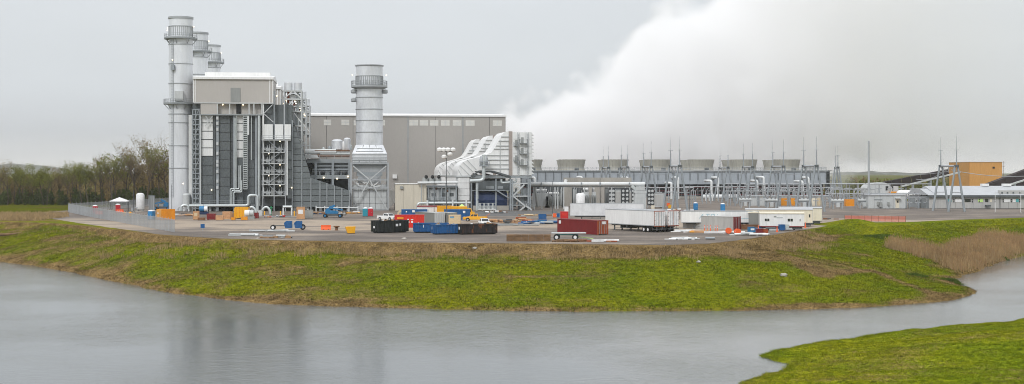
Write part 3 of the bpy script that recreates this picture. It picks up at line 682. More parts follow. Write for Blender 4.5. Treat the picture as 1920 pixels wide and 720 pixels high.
    for px in (540, 558):
        MB().lathe((q2(px), (tb0+tb1)/2, 0), [(1.2,z2(171)),(1.2,z2(154)),(1.0,z2(153.4)),(.9,z2(155))], 24).ob('silencer', 'alu', t_, True)
        MB().cyl((q2(px),(tb0+tb1)/2,z2(236)), (q2(px),(tb0+tb1)/2,z2(171)), .35).ob('vent_pipe', 'rust_red' if px < 550 else 'lagging', t_, True)
    MB().lathe((q2(549),-3,0), [(.2,z2(188)),(1.1,z2(186)),(1.1,z2(178)),(.3,z2(175))], 14).ob('vent_drum', 'white_panel', t_, True)
    mb = MB()
    for k in range(16):
        x_ = q2(random.uniform(516, 563)); z_ = z2(random.uniform(190, 258)); l_ = random.uniform(.8, 3)
        if k % 2: mb.cyl((x_,-4.6,z_), (x_,-4.6,z_+l_), random.uniform(.12,.35), n=8)
        else: mb.cyl((x_-l_/2,-4.4,z_), (x_+l_/2,-4.4,z_), random.uniform(.12,.35), n=8)
    mb.ob('pipework', 'steel_mid', t_, True)
    mb = MB()
    for k in range(9):
        x_ = q2(random.uniform(516, 563)); z_ = z2(random.uniform(188, 255)); mb.box(x_-.5, x_+.5, -4.2, -3, z_, z_+random.uniform(.8,1.8))
    mb.ob('valve_actuators', 'pale_grey', t_, kind='stuff')
    MB().box(q2(514), q2(547), tb0+1, 6, z2(262), z2(200)).ob('drum_enclosure', 'casing', t_)
    for px, y in ((537,189),(553,190),(555,194),(519,180)): MB().ball((q2(px), tb0-.3, z2(y)), .2).ob('lamp', 'lamp_lit', t_, True)
    for px, y, b in ((344,344,FB),(397,356,FB),(547,352,FB-.2)): MB().ball((q(px), b-.6, zq(y)), .2).ob('lamp', 'lamp_lit', t_, True)
    return t_
hr = hrsg()
PARTS2 = ('penthouse', 'ridge', 'corner', 'silencer', 'vent_', 'casing', 'pipework', 'drum', 'valve_act', 'eaves', 'lamp', 'column')
def lean_copy(o, keep):
    c = o.copy(); COL.objects.link(c)
    for ch in o.children:
        if ch.name.startswith(keep) and not ch.name.startswith('casing_panel'):
            d = ch.copy(); COL.objects.link(d); d.parent = c
            for g_ in ch.children:
                e_ = g_.copy(); COL.objects.link(e_); e_.parent = d
    return c
for k, o in enumerate((hr, lean_copy(hr, PARTS2), lean_copy(hr, PARTS2))):
    o.location = WP(0, UNIT*k)
    o['label'] = ('huge dark grey boiler house with beige penthouse beside the tallest stack', 'second boiler, only its steel silencer tower showing behind the first', 'third boiler, farthest steel silencer tower peeking out behind the others')[k]

# ------------------------------------------------------------------ pipe rack over the boiler inlet
def rack():
    b0 = 1.0; q = lambda px: A(px, b0); z = lambda py: ZA(py, 615, b0)
    t_ = thing('pipe_rack', 'steel pipe rack loaded with pipes and vessels above the sloping boiler duct', 'pipe rack', WP(0,0), TH)
    MB().box(q(574), q(657), 9.2, 10, 0, z(300)).ob('shade_backing', 'steel_dark', t_)  # dark sheet stands in for the shaded interior of the rack
    for y in (299, 329):
        pf = MB().box(q(576 if y < 310 else 583), q(656), b0, 9, z(y)-1.0, z(y)+.15).ob('deck', 'steel_grey', t_)
        mb = MB(); rails(mb, [(q(585),b0+.1,z(y)+.15), (q(655),b0+.1,z(y)+.15)], 1.1, .08); mb.ob('guard_rail', 'galv', pf)
    for px in (592, 624, 655):
        MB().box(q(px)-.35, q(px)+.35, b0-.1, b0+.6, 0, z(300)).ob('column', 'steel_mid', t_)
    MB().prism([(q(572),z(296)),(q(598),z(296)),(q(594),z(290)),(q(572),z(290))], b0-1.5, b0+2).ob('canopy', 'pale_grey', t_)
    for py, r_, p0, p1, m in ((284,.75,572,630,'white_pipe'),(288,.5,600,656,'lagging'),(292,.45,585,656,'rust'),(305,.4,585,655,'steel_mid'),(311,.5,590,655,'steel_grey'),(318,.35,585,655,'steel_mid')):
        MB().cyl((q(p0),b0+1.2,z(py)), (q(p1),b0+1.2,z(py)), r_, n=12).ob('pipe', m, t_, True)
    for px, y0, y1, r_, m in ((624,279,268,.35,'white'),(632,281,261,1.7,'alu'),(638,282,270,.9,'lagging'),(644,281,265,.75,'white'),(651,281,258,1.1,'alu'),(655,281,270,.8,'lagging'),(618,281,274,.6,'steel_mid'),(606,282,276,.5,'lagging')):
        zz0, zz1 = z(y0), z(y1)
        MB().lathe((q(px), b0+3, 0), [(r_*.9,zz0),(r_,zz0+.2),(r_,zz1-.4),(r_*.6,zz1),(.05,zz1+.1)], 16).ob('vessel', m, t_, True)
    MB().box(q(590), q(656), b0+.5, 8, z(283), z(281.5)).ob('vessel_deck', 'rust', t_)
    mb = MB()
    for k in range(14):
        x_ = q(random.uniform(590, 652)); mb.cyl((x_,b0+random.uniform(.8,4),z(328)), (x_,b0+2,z(random.uniform(303,318))), random.uniform(.15,.5), n=8)
    mb.ob('drop_pipes', 'steel_mid', t_, True)
    for px, y in ((607,333),(632,335),(652.5,331)): MB().ball((q(px), b0-.4, z(y)), .25).ob('lamp', 'lamp_lit', t_, True)
rack()

# ------------------------------------------------------------------ bypass stack on its braced base
def bypass():
    ac = A(692.5); Y = OY+ac*ST; z = lambda py: CH+(HZ-py)*Y/F; s_ = F/Y; r = 25/s_
    t_ = thing('bypass_stack', 'single fat silver stack on a square braced steel base', 'exhaust stack', WP(ac,0), TH)
    seam = [z(y) for y in (272,248,226,205,183,160,143,123)]
    for z0, z1 in zip(seam[:-1], seam[1:]):
        MB().lathe((0,0,0), [(r,z0+.03),(r,z1-.03)], 44).ob('shell_ring', 'alu', t_, True)
        MB().lathe((0,0,0), [(r+.03,z1-.15),(r+.16,z1-.12),(r+.16,z1+.06),(r+.03,z1+.1)], 44, False).ob('flange', 'galv', t_, True)
    MB().lathe((0,0,0), [(r+.05,z(125)),(r+.3,z(124)),(r+.3,z(122.4)),(r-.3,z(122.4)),(r-.3,z(140)),(.05,z(140))], 44, False).ob('rim', 'galv', t_, True)
    ro = 34/s_; zp = z(161); n = 36
    mb = MB(); mb.lathe((0,0,0), [(r,zp-1.1),(ro,zp-.5),(ro,zp),(r,zp)], n, False); pf = mb.ob('platform', 'galv', t_)
    mb = MB(); rails(mb, [(ro*.98*math.cos(2*math.pi*k/n), ro*.98*math.sin(2*math.pi*k/n), zp) for k in range(n+1)], 1.4, .1); mb.ob('guard_rail', 'galv', pf)
    mb = MB()
    for k in range(40):
        a_ = 2*math.pi*k/40; mb.bar((r*1.02*math.cos(a_), r*1.02*math.sin(a_), zp), (r*1.02*math.cos(a_), r*1.02*math.sin(a_), z(144)), .2)
    mb.ob('stiffener_cage', 'galv', t_)
    for sx in (-1, 1):
        for y in (172, 188):
            if sx > 0 and y > 180: continue
            MB().lathe((sx*(r+.6),-.5,0), [(.7,z(y+3.5)),(.9,z(y+2)),(.9,z(y-2.5)),(.5,z(y-4))], 12).ob('lifting_trunnion', 'galv', t_, True)
    for px in (661, 724): MB().ball(((px-692.5)/s_, -1, z(141)), .18).ob('warning_light', 'lamp_lit', t_, True)
    w0, w1, w2 = 25/s_, 32/s_, 34/s_
    # square-to-round transition with ribs
    zt, zm, zb = z(272), z(288), z(306)
    mb = MB(); k8 = .42
    def ring(hw, ch, zz): return [(-hw+ch,-hw,zz),(hw-ch,-hw,zz),(hw,-hw+ch,zz),(hw,hw-ch,zz),(hw-ch,hw,zz),(-hw+ch,hw,zz),(-hw,hw-ch,zz),(-hw,-hw+ch,zz)]
    vs = ring(w1, .2, zb)+ring(w1, .4, zm)+ring(w0*1.02, w0*.58, zt)
    mb.add(vs, [(j*8+i, j*8+(i+1)%8, (j+1)*8+(i+1)%8, (j+1)*8+i) for j in range(2) for i in range(8)]+[tuple(range(16,24))]); mb.ob('transition', 'alu', t_)
    for y in (279, 284, 290, 296, 301, 305):
        hw = w1 if y > 287 else w0+(w1-w0)*(y-272)/16
        mb = MB(); mb.box(-hw*(1 if y > 287 else .82)-.05, hw*(1 if y > 287 else .82)+.05, -hw-.14, -hw+.1, z(y)-.1, z(y)+.1); mb.ob('transition_rib', 'galv', t_)
    for x_ in (-.5, 0, .5):
        MB().bar((x_*w1*1.2,-w1-.1,zb), (x_*w0*.9,-w0-.15,zt), .2).ob('transition_rib', 'galv', t_)
    # hopper, damper casing and lower box behind the bracing
    for k, (y0, y1, fw) in enumerate(((306,312,.92),(312,322,.86),(322,330,.70),(330,344,.62))):
        MB().box(-w2*fw, w2*fw, -w2*.8, w2*.8, z(y1), z(y0)-.05).ob('damper_casing', 'galv' if k % 2 else 'steel_mid', t_)
    for i in range(6):
        for j in range(4):
            x0 = -w2*.93+i*w2*.31; z0 = z(392)+j*(z(346)-z(392))/4
            MB().box(x0+.05, x0+w2*.31-.05, -w2*.84, w2*.8, z0+.05, z0+(z(346)-z(392))/4-.05).ob('casing_plate', 'pale_grey', t_)
    mb = MB()
    for k in range(10): 
        x_ = random.uniform(-w2*.85, w2*.2); mb.cyl((x_,-w2*.9,z(random.uniform(335,352))), (x_+random.uniform(.5,2.5),-w2*.92,z(random.uniform(335,352))), .18, n=6)
    mb.ob('damper_linkage', 'white_panel', t_, True)
    for sx in (-1, 1):
        for sy in (-1, 1): MB().box(sx*w2-.22, sx*w2+.22, sy*w2-.22, sy*w2+.22, 0, z(305)).ob('column', 'galv', t_)
    for y in (307, 337, 352, 393):
        mb = MB()
        for sy in (-1, 1): mb.box(-w2, w2, sy*w2-.18, sy*w2+.18, z(y)-.18, z(y)+.18)
        for sx in (-1, 1): mb.box(sx*w2-.16, sx*w2+.16, -w2, w2, z(y)-.16, z(y)+.16)
        mb.ob('ring_beam', 'galv', t_)
    for sx in (-1, 1):
        MB().bar((sx*w2*.9,-w2-.2,z(311)), (0,-w2-.2,z(337)), .28).ob('brace', 'pale_grey', t_)
        MB().bar((0,-w2-.2,z(337)), (sx*w2*.97,-w2-.2,.2), .3).ob('brace', 'pale_grey', t_)
        MB().bar((sx*w2*.5,-w2-.1,z(352)), (sx*w2*.9,-w2-.1,z(338)), .16).ob('brace', 'galv', t_)
    mb = MB(); rails(mb, [(-w2,-w2-.1,z(306)), (w2,-w2-.1,z(306))], 1.1, .09); mb.ob('guard_rail', 'galv', t_)
    # duct elbow to the turbine
    mb = MB(); mb.add([(w2+.1,-4,z(352)),(w2+2.4,-2.5,z(360)),(w2+2.4,-2.5,z(378)),(w2+.1,-4,z(392)),(w2+.1,4,z(352)),(w2+2.4,3,z(360)),(w2+2.4,3,z(378)),(w2+.1,4,z(392))], [(0,3,2,1),(4,5,6,7),(0,1,5,4),(1,2,6,5),(2,3,7,6),(3,0,4,7)])
    mb.ob('exhaust_diffuser', 'alu', t_)
bypass()

# ------------------------------------------------------------------ turbine hall
def hall():
    b0 = 118.0; q = lambda px: A(px, b0); z = lambda py: ZA(py, 770, b0)
    t_ = thing('turbine_hall', 'long beige sheet-metal turbine hall with small high windows behind the plant', 'building', WP(0,0), TH)
    x0, x1 = q(505), q(948); zt = z(217)
    MB().box(x0+.2, x1-.2, b0+.3, b0+38, 0, zt).ob('wall_core', 'steel_dark', t_)
    sm_ = [505, 560, 612, 662, 714, 765, 817, 868, 918, 948]
    win = [(607,621),(640,655),(663,676),(715,722),(767.5,784),(787,803),(806,822),(827,843),(849,865),(873,890),(924,941)]
    for p0, p1 in zip(sm_[:-1], sm_[1:]):
        MB().box(q(p0)+.07, q(p1)-.07, b0, b0+.4, 0, zt).ob('wall_panel', 'hall_sheet', t_)
    for px in (765, 868): MB().box(q(px)-.2, q(px)+.2, b0-.05, b0+.2, 0, zt).ob('seam', 'steel_grey', t_)
    n = 7
    for k in range(n):
        y0 = b0+.4+k*37.6/n; MB().box(x1-.2, x1+.05, y0+.05, y0+37.6/n-.05, 0, zt).ob('wall_panel', 'hall_sheet', t_)
    for p0, p1 in win:
        fr_ = MB().box(q(p0), q(p1), b0-.06, b0+.02, z(235.5), z(225)).ob('window', 'translucent', t_)
        xm = (q(p0)+q(p1))/2; mb = MB(); mb.box(xm-.06, xm+.06, b0-.1, b0-.05, z(235.5), z(225)); zm_ = z(230); mb.box(q(p0), q(p1), b0-.1, b0-.05, zm_-.05, zm_+.05); mb.ob('mullion', 'pale_grey', fr_)
    mb = MB(); ym = b0+19; mb.prismx([(b0-.4,zt-.25),(b0-.4,zt+.35),(ym,zt+1.6),(b0+38.4,zt+.35),(b0+38.4,zt-.25)], x0-.2, x1+.3); mb.ob('roof', 'white', t_)
    mb = MB(); mb.cyl((q(822)-2,b0-.1,z(301)),(q(822)-2,b0-.02,z(301)),.01); 
    MB().box(q(736), q(744), b0-.9, b0-.05, z(334.5), z(327)).ob('wall_vent', 'white', t_)
hall()

# ------------------------------------------------------------------ inlet filter houses
def filterhouse():
    b0, b1 = -7.0, 15.0; q = lambda px: A(px, b0); z = lambda py: ZA(py, 930, b0)
    t_ = thing('intake_filter_house', '', 'air intake', (0,0,0), TH, 'white air intakes in a row')
    # filter box of stacked panels, ribbed duct, elbow and down-comer
    MB().box(q(961), q(997), b0, b1, z(329), z(247.5)).ob('filter_box', 'white', t_)
    MB().box(q(954.5), q(961), b0+.25, b1, z(329), z(246)).ob('filter_frame', 'brown_strip', t_)
    for y0, y1 in ((247.5,261),(261,274.5),(274.5,288),(288,301.5),(301.5,315),(315,329)):
        MB().box(q(962), q(971), b0-.14, b0+.1, z(y1)+.08, z(y0)-.08).ob('filter_panel', 'white_panel', t_)
        MB().box(q(972), q(985), b0-.14, b0+.1, z(y1)+.08, z(y0)-.08).ob('filter_panel', 'white_panel', t_)
        MB().box(q(986), q(996.6), b0-.14, b0+.1, z(y1)+.08, z(y0)-.08).ob('filter_panel', 'white_panel', t_)
    for k in range(12):
        zz0 = z(249+k*6.6); mb = MB(); mb.add([(q(997),b0,zz0),(q(997),b1,zz0),(q(997)+.75,b1,zz0-.75),(q(997)+.75,b0,zz0-.75),(q(997),b0,zz0-.7),(q(997),b1,zz0-.7)], [(0,3,2,1),(4,5,2,3),(0,4,3),(1,2,5),(0,1,5,4)]); mb.ob('weather_hood', 'white_panel', t_)
    for px0, px1, ys in ((963,970,(273,302)),(974,988,(268,288,309))):
        for y in ys:
            pf = MB().box(q(px0), q(px1), b0-1.5, b0-.15, z(y)-.15, z(y)).ob('access_balcony', 'steel_grey', t_)
            mb = MB(); rails(mb, [(q(px0),b0-.15,z(y)),(q(px0),b0-1.45,z(y)),(q(px1),b0-1.45,z(y)),(q(px1),b0-.15,z(y))], 1.1, .07); mb.ob('guard_rail', 'steel_mid', pf)
            MB().box(q(px0)+.4, q(px0)+1.2, b0-.22, b0-.1, z(y), z(y)+1.7).ob('hatch', 'grey_box', pf)
    mb = MB()
    for px in (971.5, 989):
        for d in (-.22, .22): mb.bar((q(px)+d,b0-.5,z(327)), (q(px)+d,b0-.5,z(248)), .08)
        k = 0
        while z(327)+k*.5 < z(249): mb.bar((q(px)-.22,b0-.5,z(327)+k*.5), (q(px)+.22,b0-.5,z(327)+k*.5), .06); k += 1
    mb.ob('ladder', 'steel_mid', t_)
    # tapering duct in ribbed lengths
    top = [(954,246.5),(947,247),(941,253),(935,264),(929,275),(922,285),(911,290.5),(900,294),(882,298.5),(870,303),(862,310.5),(858.5,320),(858,330)]
    def ty(px): return np.interp(px, [p[0] for p in top[::-1]], [p[1] for p in top[::-1]])
    def by(px): return np.interp(px, [858,881,893,925,954], [330,330,319,321,329])
    cuts = [954, 947, 941, 935, 929, 922, 911, 900, 891, 881]
    for p1, p0 in zip(cuts[:-1], cuts[1:]):
        MB().prism([(q(p0),z(by(p0))),(q(p1),z(by(p1))),(q(p1),z(ty(p1))),(q(p0),z(ty(p0)))], b0+.3, b1-.3).ob('duct_length', 'white', t_, False)
    for y in (256, 264, 273, 279, 291, 299.5, 308, 316):
        xl = min(p for p in np.linspace(905, 953, 97) if ty(p) <= y+.5)
        MB().box(q(xl), q(954), b0+.05, b0+.32, z(y)-.1, z(y)+.1).ob('duct_rib', 'pale_grey', t_)
    MB().box(q(938)-.1, q(938)+.1, b0+.02, b0+.33, z(322), z(262)).ob('duct_rib', 'pale_grey', t_)
    el = [(881,298.7),(876,300.2),(870,303),(865,307),(862,310.5),(859.5,316),(858.5,320),(858,330),(881,330)]
    MB().prism([(q(p), z(y)) for p, y in el], b0+.3, b1-.3).ob('elbow', 'white', t_)
    for (pa, ya, pb_, yb) in ((868,304,887,322),(862,310,881,329),(876,300,893,318),(859,318,866,330)): MB().bar((q(pa),b0+.25,z(ya)), (q(pb_),b0+.25,z(yb)), .22).ob('elbow_rib', 'pale_grey', t_)
    MB().box(q(856.5), q(882.5), b0+.1, b1-.2, z(332), z(329)).ob('elbow_flange', 'pale_grey', t_)
    for y0, y1 in ((332,343),(343,354),(354,367),(367,376)):
        MB().box(q(859), q(880.5), b0+.4, b0+8, z(y1)+.05, z(y0)-.05).ob('down_duct', 'white', t_)
    MB().box(q(860), q(880), b0+.7, b0+7.5, 0, z(376)).ob('duct_foot', 'concrete', t_)
    # steel table that carries it
    for px in (884, 896, 930, 957, 994):
        for b in (b0+.4, b1-.4): MB().box(q(px)-.22, q(px)+.22, b-.22, b+.22, 0, z(329)).ob('column', 'steel_mid', t_)
    MB().box(q(883), q(998), b0, b1, z(334), z(329.6)).ob('deck', 'steel_grey', t_)
    mb = MB()
    for pa, ya, pb_, yb in ((884,331,897,321.5),(897,321.5,926,322),(926,322,957,331)): mb.bar((q(pa),b0-.2,z(ya)), (q(pb_),b0-.2,z(yb)), .5)
    mb.ob('roof_truss', 'steel_dark', t_)
    return t_
fh = filterhouse()
PF2 = ('filter', 'weather', 'duct_l', 'duct_r', 'elbow', 'down', 'deck')
for k, o in enumerate((fh, lean_copy(fh, PF2), lean_copy(fh, PF2))):
    o.location = WP(0, UNIT*k)
    o['label'] = ('big white ribbed air intake nearest the yard, with balconies and ladders', 'second white air intake, its hump showing just behind the nearest one', 'farthest white air intake hump, in front of the beige hall wall')[k]

# ------------------------------------------------------------------ turbine block in front of the intakes
def turbine_block():
    b0 = -8.0; q = lambda px, b=b0: A(px, b); z = lambda py, b=b0: ZA(py, 850, b)
    t_ = thing('turbine_enclosure', 'plain cream sheet-metal turbine enclosure right of the fat silver stack', 'enclosure', WP(0,0), TH)
    for p0, p1 in ((741,756),(756,776),(776,800)): MB().box(q(p0)+.04, q(p1)-.04, b0, b0+9, 0, z(346)).ob('wall_panel', 'cream_sheet', t_)
    MB().box(q(741)+.2, q(800)-.2, b0+.2, b0+8.8, 0, z(346)+.1).ob('wall_core', 'concrete', t_)
    MB().box(q(750), q(756), b0-.5, b0-.02, z(354), z(349)).ob('vent_box', 'grey_box', t_)
    MB().box(q(741), q(800), b0-.1, b0+9.1, z(346)+.12, z(345)+.2).ob('roof', 'white', t_)
    t_ = thing('turbine_skid', 'low grey turbine skid with lagged pipes between cream enclosure and white duct', 'turbine', WP(0,0), TH)
    MB().box(q(802), q(857), b0+1.2, b0+8, z(393), z(352)).ob('housing', 'grey_box', t_)
    for p0, p1, m in ((805,823,'pale_grey'),(824,838,'steel_grey'),(839,855,'pale_grey')):
        pn = MB().box(q(p0), q(p1), b0+1.0, b0+1.3, z(376), z(355)).ob('housing_panel', m, t_)
        MB().box(q(p0)+.7, q(p0)+1.9, b0+.9, b0+1.1, z(368), z(362)).ob('louvre', 'steel_dark', pn)
    MB().box(q(802), q(857), b0-.2, b0+1.2, z(380), z(377)).ob('walkway', 'steel_mid', t_)
    mb = MB(); rails(mb, [(q(802),b0-.15,z(377)), (q(857),b0-.15,z(377))], 1.1, .08); mb.bar((q(822),b0-.4,z(377)), (q(833),b0-.4,z(384)), .3); mb.ob('guard_rail', 'galv', t_)
    for px in (803, 815, 828, 842, 856): MB().box(q(px)-.15, q(px)+.15, b0+.1, b0+.4, 0, z(350)).ob('post', 'steel_mid', t_)
    MB().box(q(801), q(858), b0, b0+8, z(351), z(348)).ob('roof_deck', 'steel_mid', t_)
    for k, px in enumerate((799, 811, 823)):
        vs = MB().lathe((q(px), b0+4, 0), [(1.0,z(345)),(1.0,z(335)),(.8,z(333)),(.1,z(333))], 16).ob('vent_drum', 'grey_box', t_, True)
        MB().ball((q(px)+.2, b0+3, z(331.5)), .55).ob('vent_cap', 'black', vs, True)
    for px, y in ((798,374),(818,354),(839,358)): MB().ball((q(px+.5), b0+.9, z(y)), .3).ob('gauge', 'rust', t_, True)
    t_ = thing('lagged_pipe', 'long white pipe on posts running past the cream turbine enclosure', 'pipe', WP(0,0), TH)
    MB().cyl((q(783,b0-1),b0-1,z(342.5)), (q(858,b0-1),b0-1,z(342)), .33, n=12).ob('upper_pipe', 'white_pipe', t_, True)
    MB().tube(path([(q(783,b0-2.5),b0-2.5,z(392)),(q(783,b0-2.5),b0-2.5,z(380.5)),(q(882,b0-2.5),b0-2.5,z(380))], .8), .38, 10).ob('lower_pipe', 'lagging', t_, True)
    for px in (801, 848.5, 874): MB().box(q(px,b0-2.6)-.22, q(px,b0-2.6)+.22, b0-3.1, b0-2.9, 0, z(375)).ob('post', 'white_pipe', t_)
    for px in (790, 812, 836, 855): MB().box(q(px,b0-1)-.1, q(px,b0-1)+.1, b0-1.1, b0-.9, 0, z(343)).ob('hanger', 'steel_mid', t_)
    # generator under the intake
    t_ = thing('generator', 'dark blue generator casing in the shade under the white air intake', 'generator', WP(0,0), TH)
    xc0, xc1 = q(889,b0+3), q(950,b0+3); zc = z(371,b0+3); 
    prof = [(b0+1.6,z(386)),(b0+1.2,zc-.6),(b0+1.5,zc+.8),(b0+2.6,z(360)),(b0+5,z(358)),(b0+7,z(360)),(b0+8,zc),(b0+8,z(386))]
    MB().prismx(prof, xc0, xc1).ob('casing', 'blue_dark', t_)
    for k in range(5): 
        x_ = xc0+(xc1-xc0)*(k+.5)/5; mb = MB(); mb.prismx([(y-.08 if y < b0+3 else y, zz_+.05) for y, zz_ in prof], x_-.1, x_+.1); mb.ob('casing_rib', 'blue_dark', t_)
    MB().box(xc0-.5, xc1+.5, b0+1.4, b0+8.2, 0, z(386)).ob('plinth', 'concrete', t_)
    MB().box(q(886), q(955), 2.0, 2.6, 0, z(335)).ob('opening_shade', 'steel_dark', t_)  # dark sheet added as the shade at the back of the opening
    MB().box(q(893), q(955), b0+1.4, b0+7, z(356)-.1, z(339)).ob('bus_duct', 'casing', t_)
    for p0, p1 in ((912,927),(934,944)): MB().box(q(p0), q(p1), b0+1.2, b0+1.45, z(354), z(349)).ob('louvre', 'steel_grey', t_)
    MB().box(q(886), q(957), b0+.6, b0+1.3, z(358), z(356.6)).ob('walkway', 'steel_mid', t_)
    MB().bar((q(933),b0+.5,z(358)), (q(955),b0+.5,z(372)), .35, .6).ob('stair', 'steel_mid', t_)
    # lube-oil skid in front
    t_ = thing('pump_skid', 'pale green pump skid with upright pumps in front of the dark blue generator', 'pump skid', WP(0,0), TH)
    MB().box(q(896,b0-2), q(929,b0-2), b0-3, b0-1, z(393), z(391.5)).ob('base', 'white_panel', t_)
    for px in (904, 920, 925): MB().box(q(px,b0-2)-.2, q(px,b0-2)+.2, b0-2.8, b0-2.4, 0, z(393)).ob('leg', 'white_panel', t_)
    for px in (900, 908, 916, 924):
        MB().lathe((q(px,b0-2), b0-2, 0), [(.42,z(391.5)),(.42,z(386)),(.25,z(385)),(.3,z(381)),(.05,z(380.5))], 10).ob('pump', 'pale_grey', t_, True)
    mb = MB(); rails(mb, [(q(897,b0-2),b0-2.9,z(391.5)), (q(928,b0-2),b0-2.9,z(391.5))], 1.7, .1); mb.ob('rail', 'lagging', t_)
    MB().box(q(897,b0-2), q(928,b0-2), b0-1.2, b0-1.1, z(391), z(387)).ob('screen', 'lagging', t_)
    # braced stair tower
    t_ = thing('stair_tower', 'braced steel stair tower with grating landings right of the generator', 'stair tower', WP(0,0), TH)
    B = b0-1.5
    for px in (957.5, 961, 990.5, 994):
        for b in (B, B+4): MB().box(q(px,B)-.2, q(px,B)+.2, b-.2, b+.2, 0, z(336)).ob('column', 'steel_mid', t_)
    for y in (343, 367, 384):
        MB().box(q(958,B), q(993.5,B), B-.1, B+4, z(y)-.3, z(y)).ob('landing', 'pale_grey' if y != 384 else 'steel_grey', t_)
    for pa, ya, pb_, yb in ((962,367,983,346),(968,400,988,384),(962,368,984,386),(984,385,997,399),(963,346,975,352)): MB().bar((q(pa,B),B-.25,z(ya)), (q(pb_,B),B-.25,max(.1,z(yb))), .42, .3).ob('brace', 'pale_grey', t_)
    mb = MB(); rails(mb, [(q(984,B),B-.4,z(384)), (q(1002,B),B-.4,.2)], 1.1, .09); rails(mb, [(q(961,B),B-.2,z(343)), (q(992,B),B-.2,z(343))], 1.1, .08); mb.ob('guard_rail', 'galv', t_)
    mb = MB()
    for k in range(14):
        px = random.uniform(962, 990); mb.box(q(px,B), q(px,B)+random.uniform(.3,1), B+1.5, B+3, z(random.uniform(372,398)), z(random.uniform(348,370)))
    mb.ob('pipework', 'steel_grey', t_)
    # pipework hung under the intake deck
    t_ = thing('header_pipe', 'pale lagged pipe bending down and left under the white intake', 'pipe', WP(0,0), TH)
    MB().tube(path([(q(907,b0-1.6),b0-1.6,z(290)),(q(907,b0-1.6),b0-1.6,z(338)),(q(881,b0-1.6),b0-1.6,z(339.5))], 1.2), .55, 12).ob('pipe', 'lagging', t_, True)
    for px in (903, 911): MB().lathe((q(px,b0-1.6), b0-1.6, 0), [(.5,z(310)),(.65,z(306)),(.65,z(298)),(.3,z(292))], 12).ob('silencer', 'galv', t_, True)
    MB().box(q(899,b0-1.6), q(917,b0-1.6), b0-2.6, b0-.4, z(312), z(310)).ob('platform', 'steel_mid', t_)
    mb = MB(); rails(mb, [(q(899,b0-1.6),b0-2.5,z(310)), (q(917,b0-1.6),b0-2.5,z(310))], 1.1, .1); mb.ob('guard_rail', 'steel_mid', t_)
    MB().tube(path([(q(940,b0-1.2),b0-1.2,z(336)),(q(940,b0-1.2),b0-1.2,z(343)),(q(968,b0-1.2),b0-1.2,z(341)),(q(968,b0-1.2),b0-1.2,z(334))], .5), .3, 10).ob('pipe', 'lagging', t_, True)
    MB().box(q(893,b0)-.25, q(893,b0)+.25, b0-1.5, b0-1.1, 0, z(338)).ob('post', 'lagging', t_)
turbine_block()

# ================================================================== COOLING TOWER
def cooling():
    Y0 = 606.0; s_ = F/Y0; z = lambda py: Z(py, Y0); x = lambda px: X(px, Y0)
    x0, x1, Y1 = x(978), x(1549), Y0+48
    t_ = thing('cooling_tower', 'long grey cooling tower with a row of flared fan stacks on its deck', 'cooling tower', (0,0,0))
    MB().box(x0, x1, Y0+.6, Y1, z(346), z(320)).ob('casing', 'tower_dark', t_)
    MB().box(x0, x1, Y0+6, Y1-6, 0, z(346)+.2).ob('shade_infill', 'tower_dark', t_)  # dark block painted as shade behind the open air inlets
    MB().box(x0-1, x1+1, Y0-1.5, Y1+1.5, -.4, .9).ob('basin', 'concrete', t_)
    n = 38; w = (x1-x0)/n
    for k in range(n):
        MB().box(x0+k*w+.05, x0+(k+1)*w-.05, Y0, Y0+.5, z(345.5), z(321.5)).ob('casing_panel', 'tower_wall', t_)
    n2 = 10; w2 = (Y1-Y0-.6)/n2
    for k in range(n2): MB().box(x1-.1, x1+.25, Y0+.6+k*w2+.05, Y0+.6+(k+1)*w2-.05, z(346), z(321.5)).ob('casing_panel', 'tower_wall', t_)
    for k in range(n+1):
        MB().box(x0+k*w-.12, x0+k*w+.12, Y0-.4, Y0, z(337), z(324)).ob('casing_rib', 'steel_dark', t_)
    for k in range(n+1):
        MB().box(x0+k*w-.2, x0+k*w+.2, Y0+.2, Y0+.7, 0.9, z(345.5)).ob('louvre_column', 'steel_dark', t_)
    for y in (351, 358, 365): MB().box(x0, x1, Y0+.4, Y0+.6, z(y)-.1, z(y)+.1).ob('louvre_rail', 'maroon', t_)
    MB().box(x0-.5, x1+.5, Y0-.6, Y1+.6, z(321.5)+.01, z(319.4)).ob('deck', 'steel_grey', t_)
    mb = MB(); zd = z(319.4); rails(mb, [(x0,Y0-.4,zd), (x1,Y0-.4,zd), (x1,Y1,zd)], 1.3, .09); mb.ob('guard_rail', 'steel_mid', t_)
    mb = MB(); mb.box(x1+.3, x1+2, Y0+2, Y0+4, 0, zd)
    for k in range(9): mb.box(x1+.3, x1+2.6, Y0+1, Y0+5, zd-1.4*k-.2, zd-1.4*k)
    mb.ob('end_stair', 'steel_dark', t_)
    for r_ in (0, 1):
        for k in range(7):
            cx = x(992.5+k*81.7); cy = Y0+9.5+r_*25
            fs = MB().lathe((cx,cy,zd), [(5.5,0),(5.15,1.0),(5.2,2.0),(5.6,3.6),(5.95,4.75),(5.85,4.75),(5.4,3.4),(5.0,2.0)], 36, False).ob('fan_stack', 'fan_grp', t_)
            mb = MB()
            for j in range(24):
                a_ = 2*math.pi*j/24; pts = [(rr*math.cos(a_)*1.01+cx, rr*math.sin(a_)*1.01+cy, zd+zz_) for rr, zz_ in ((5.5,0),(5.2,1.4),(5.6,3.6),(5.95,4.7))]
                for p0, p1 in zip(pts[:-1], pts[1:]): mb.bar(p0, p1, .14)
            mb.ob('stave_ribs', 'concrete', fs, kind='stuff')
            if r_ == 0: MB().box(cx+.8, cx+2.6, cy-8, cy-6.6, zd, zd+1.1).ob('fan_motor', 'steel_dark', t_)
cooling()
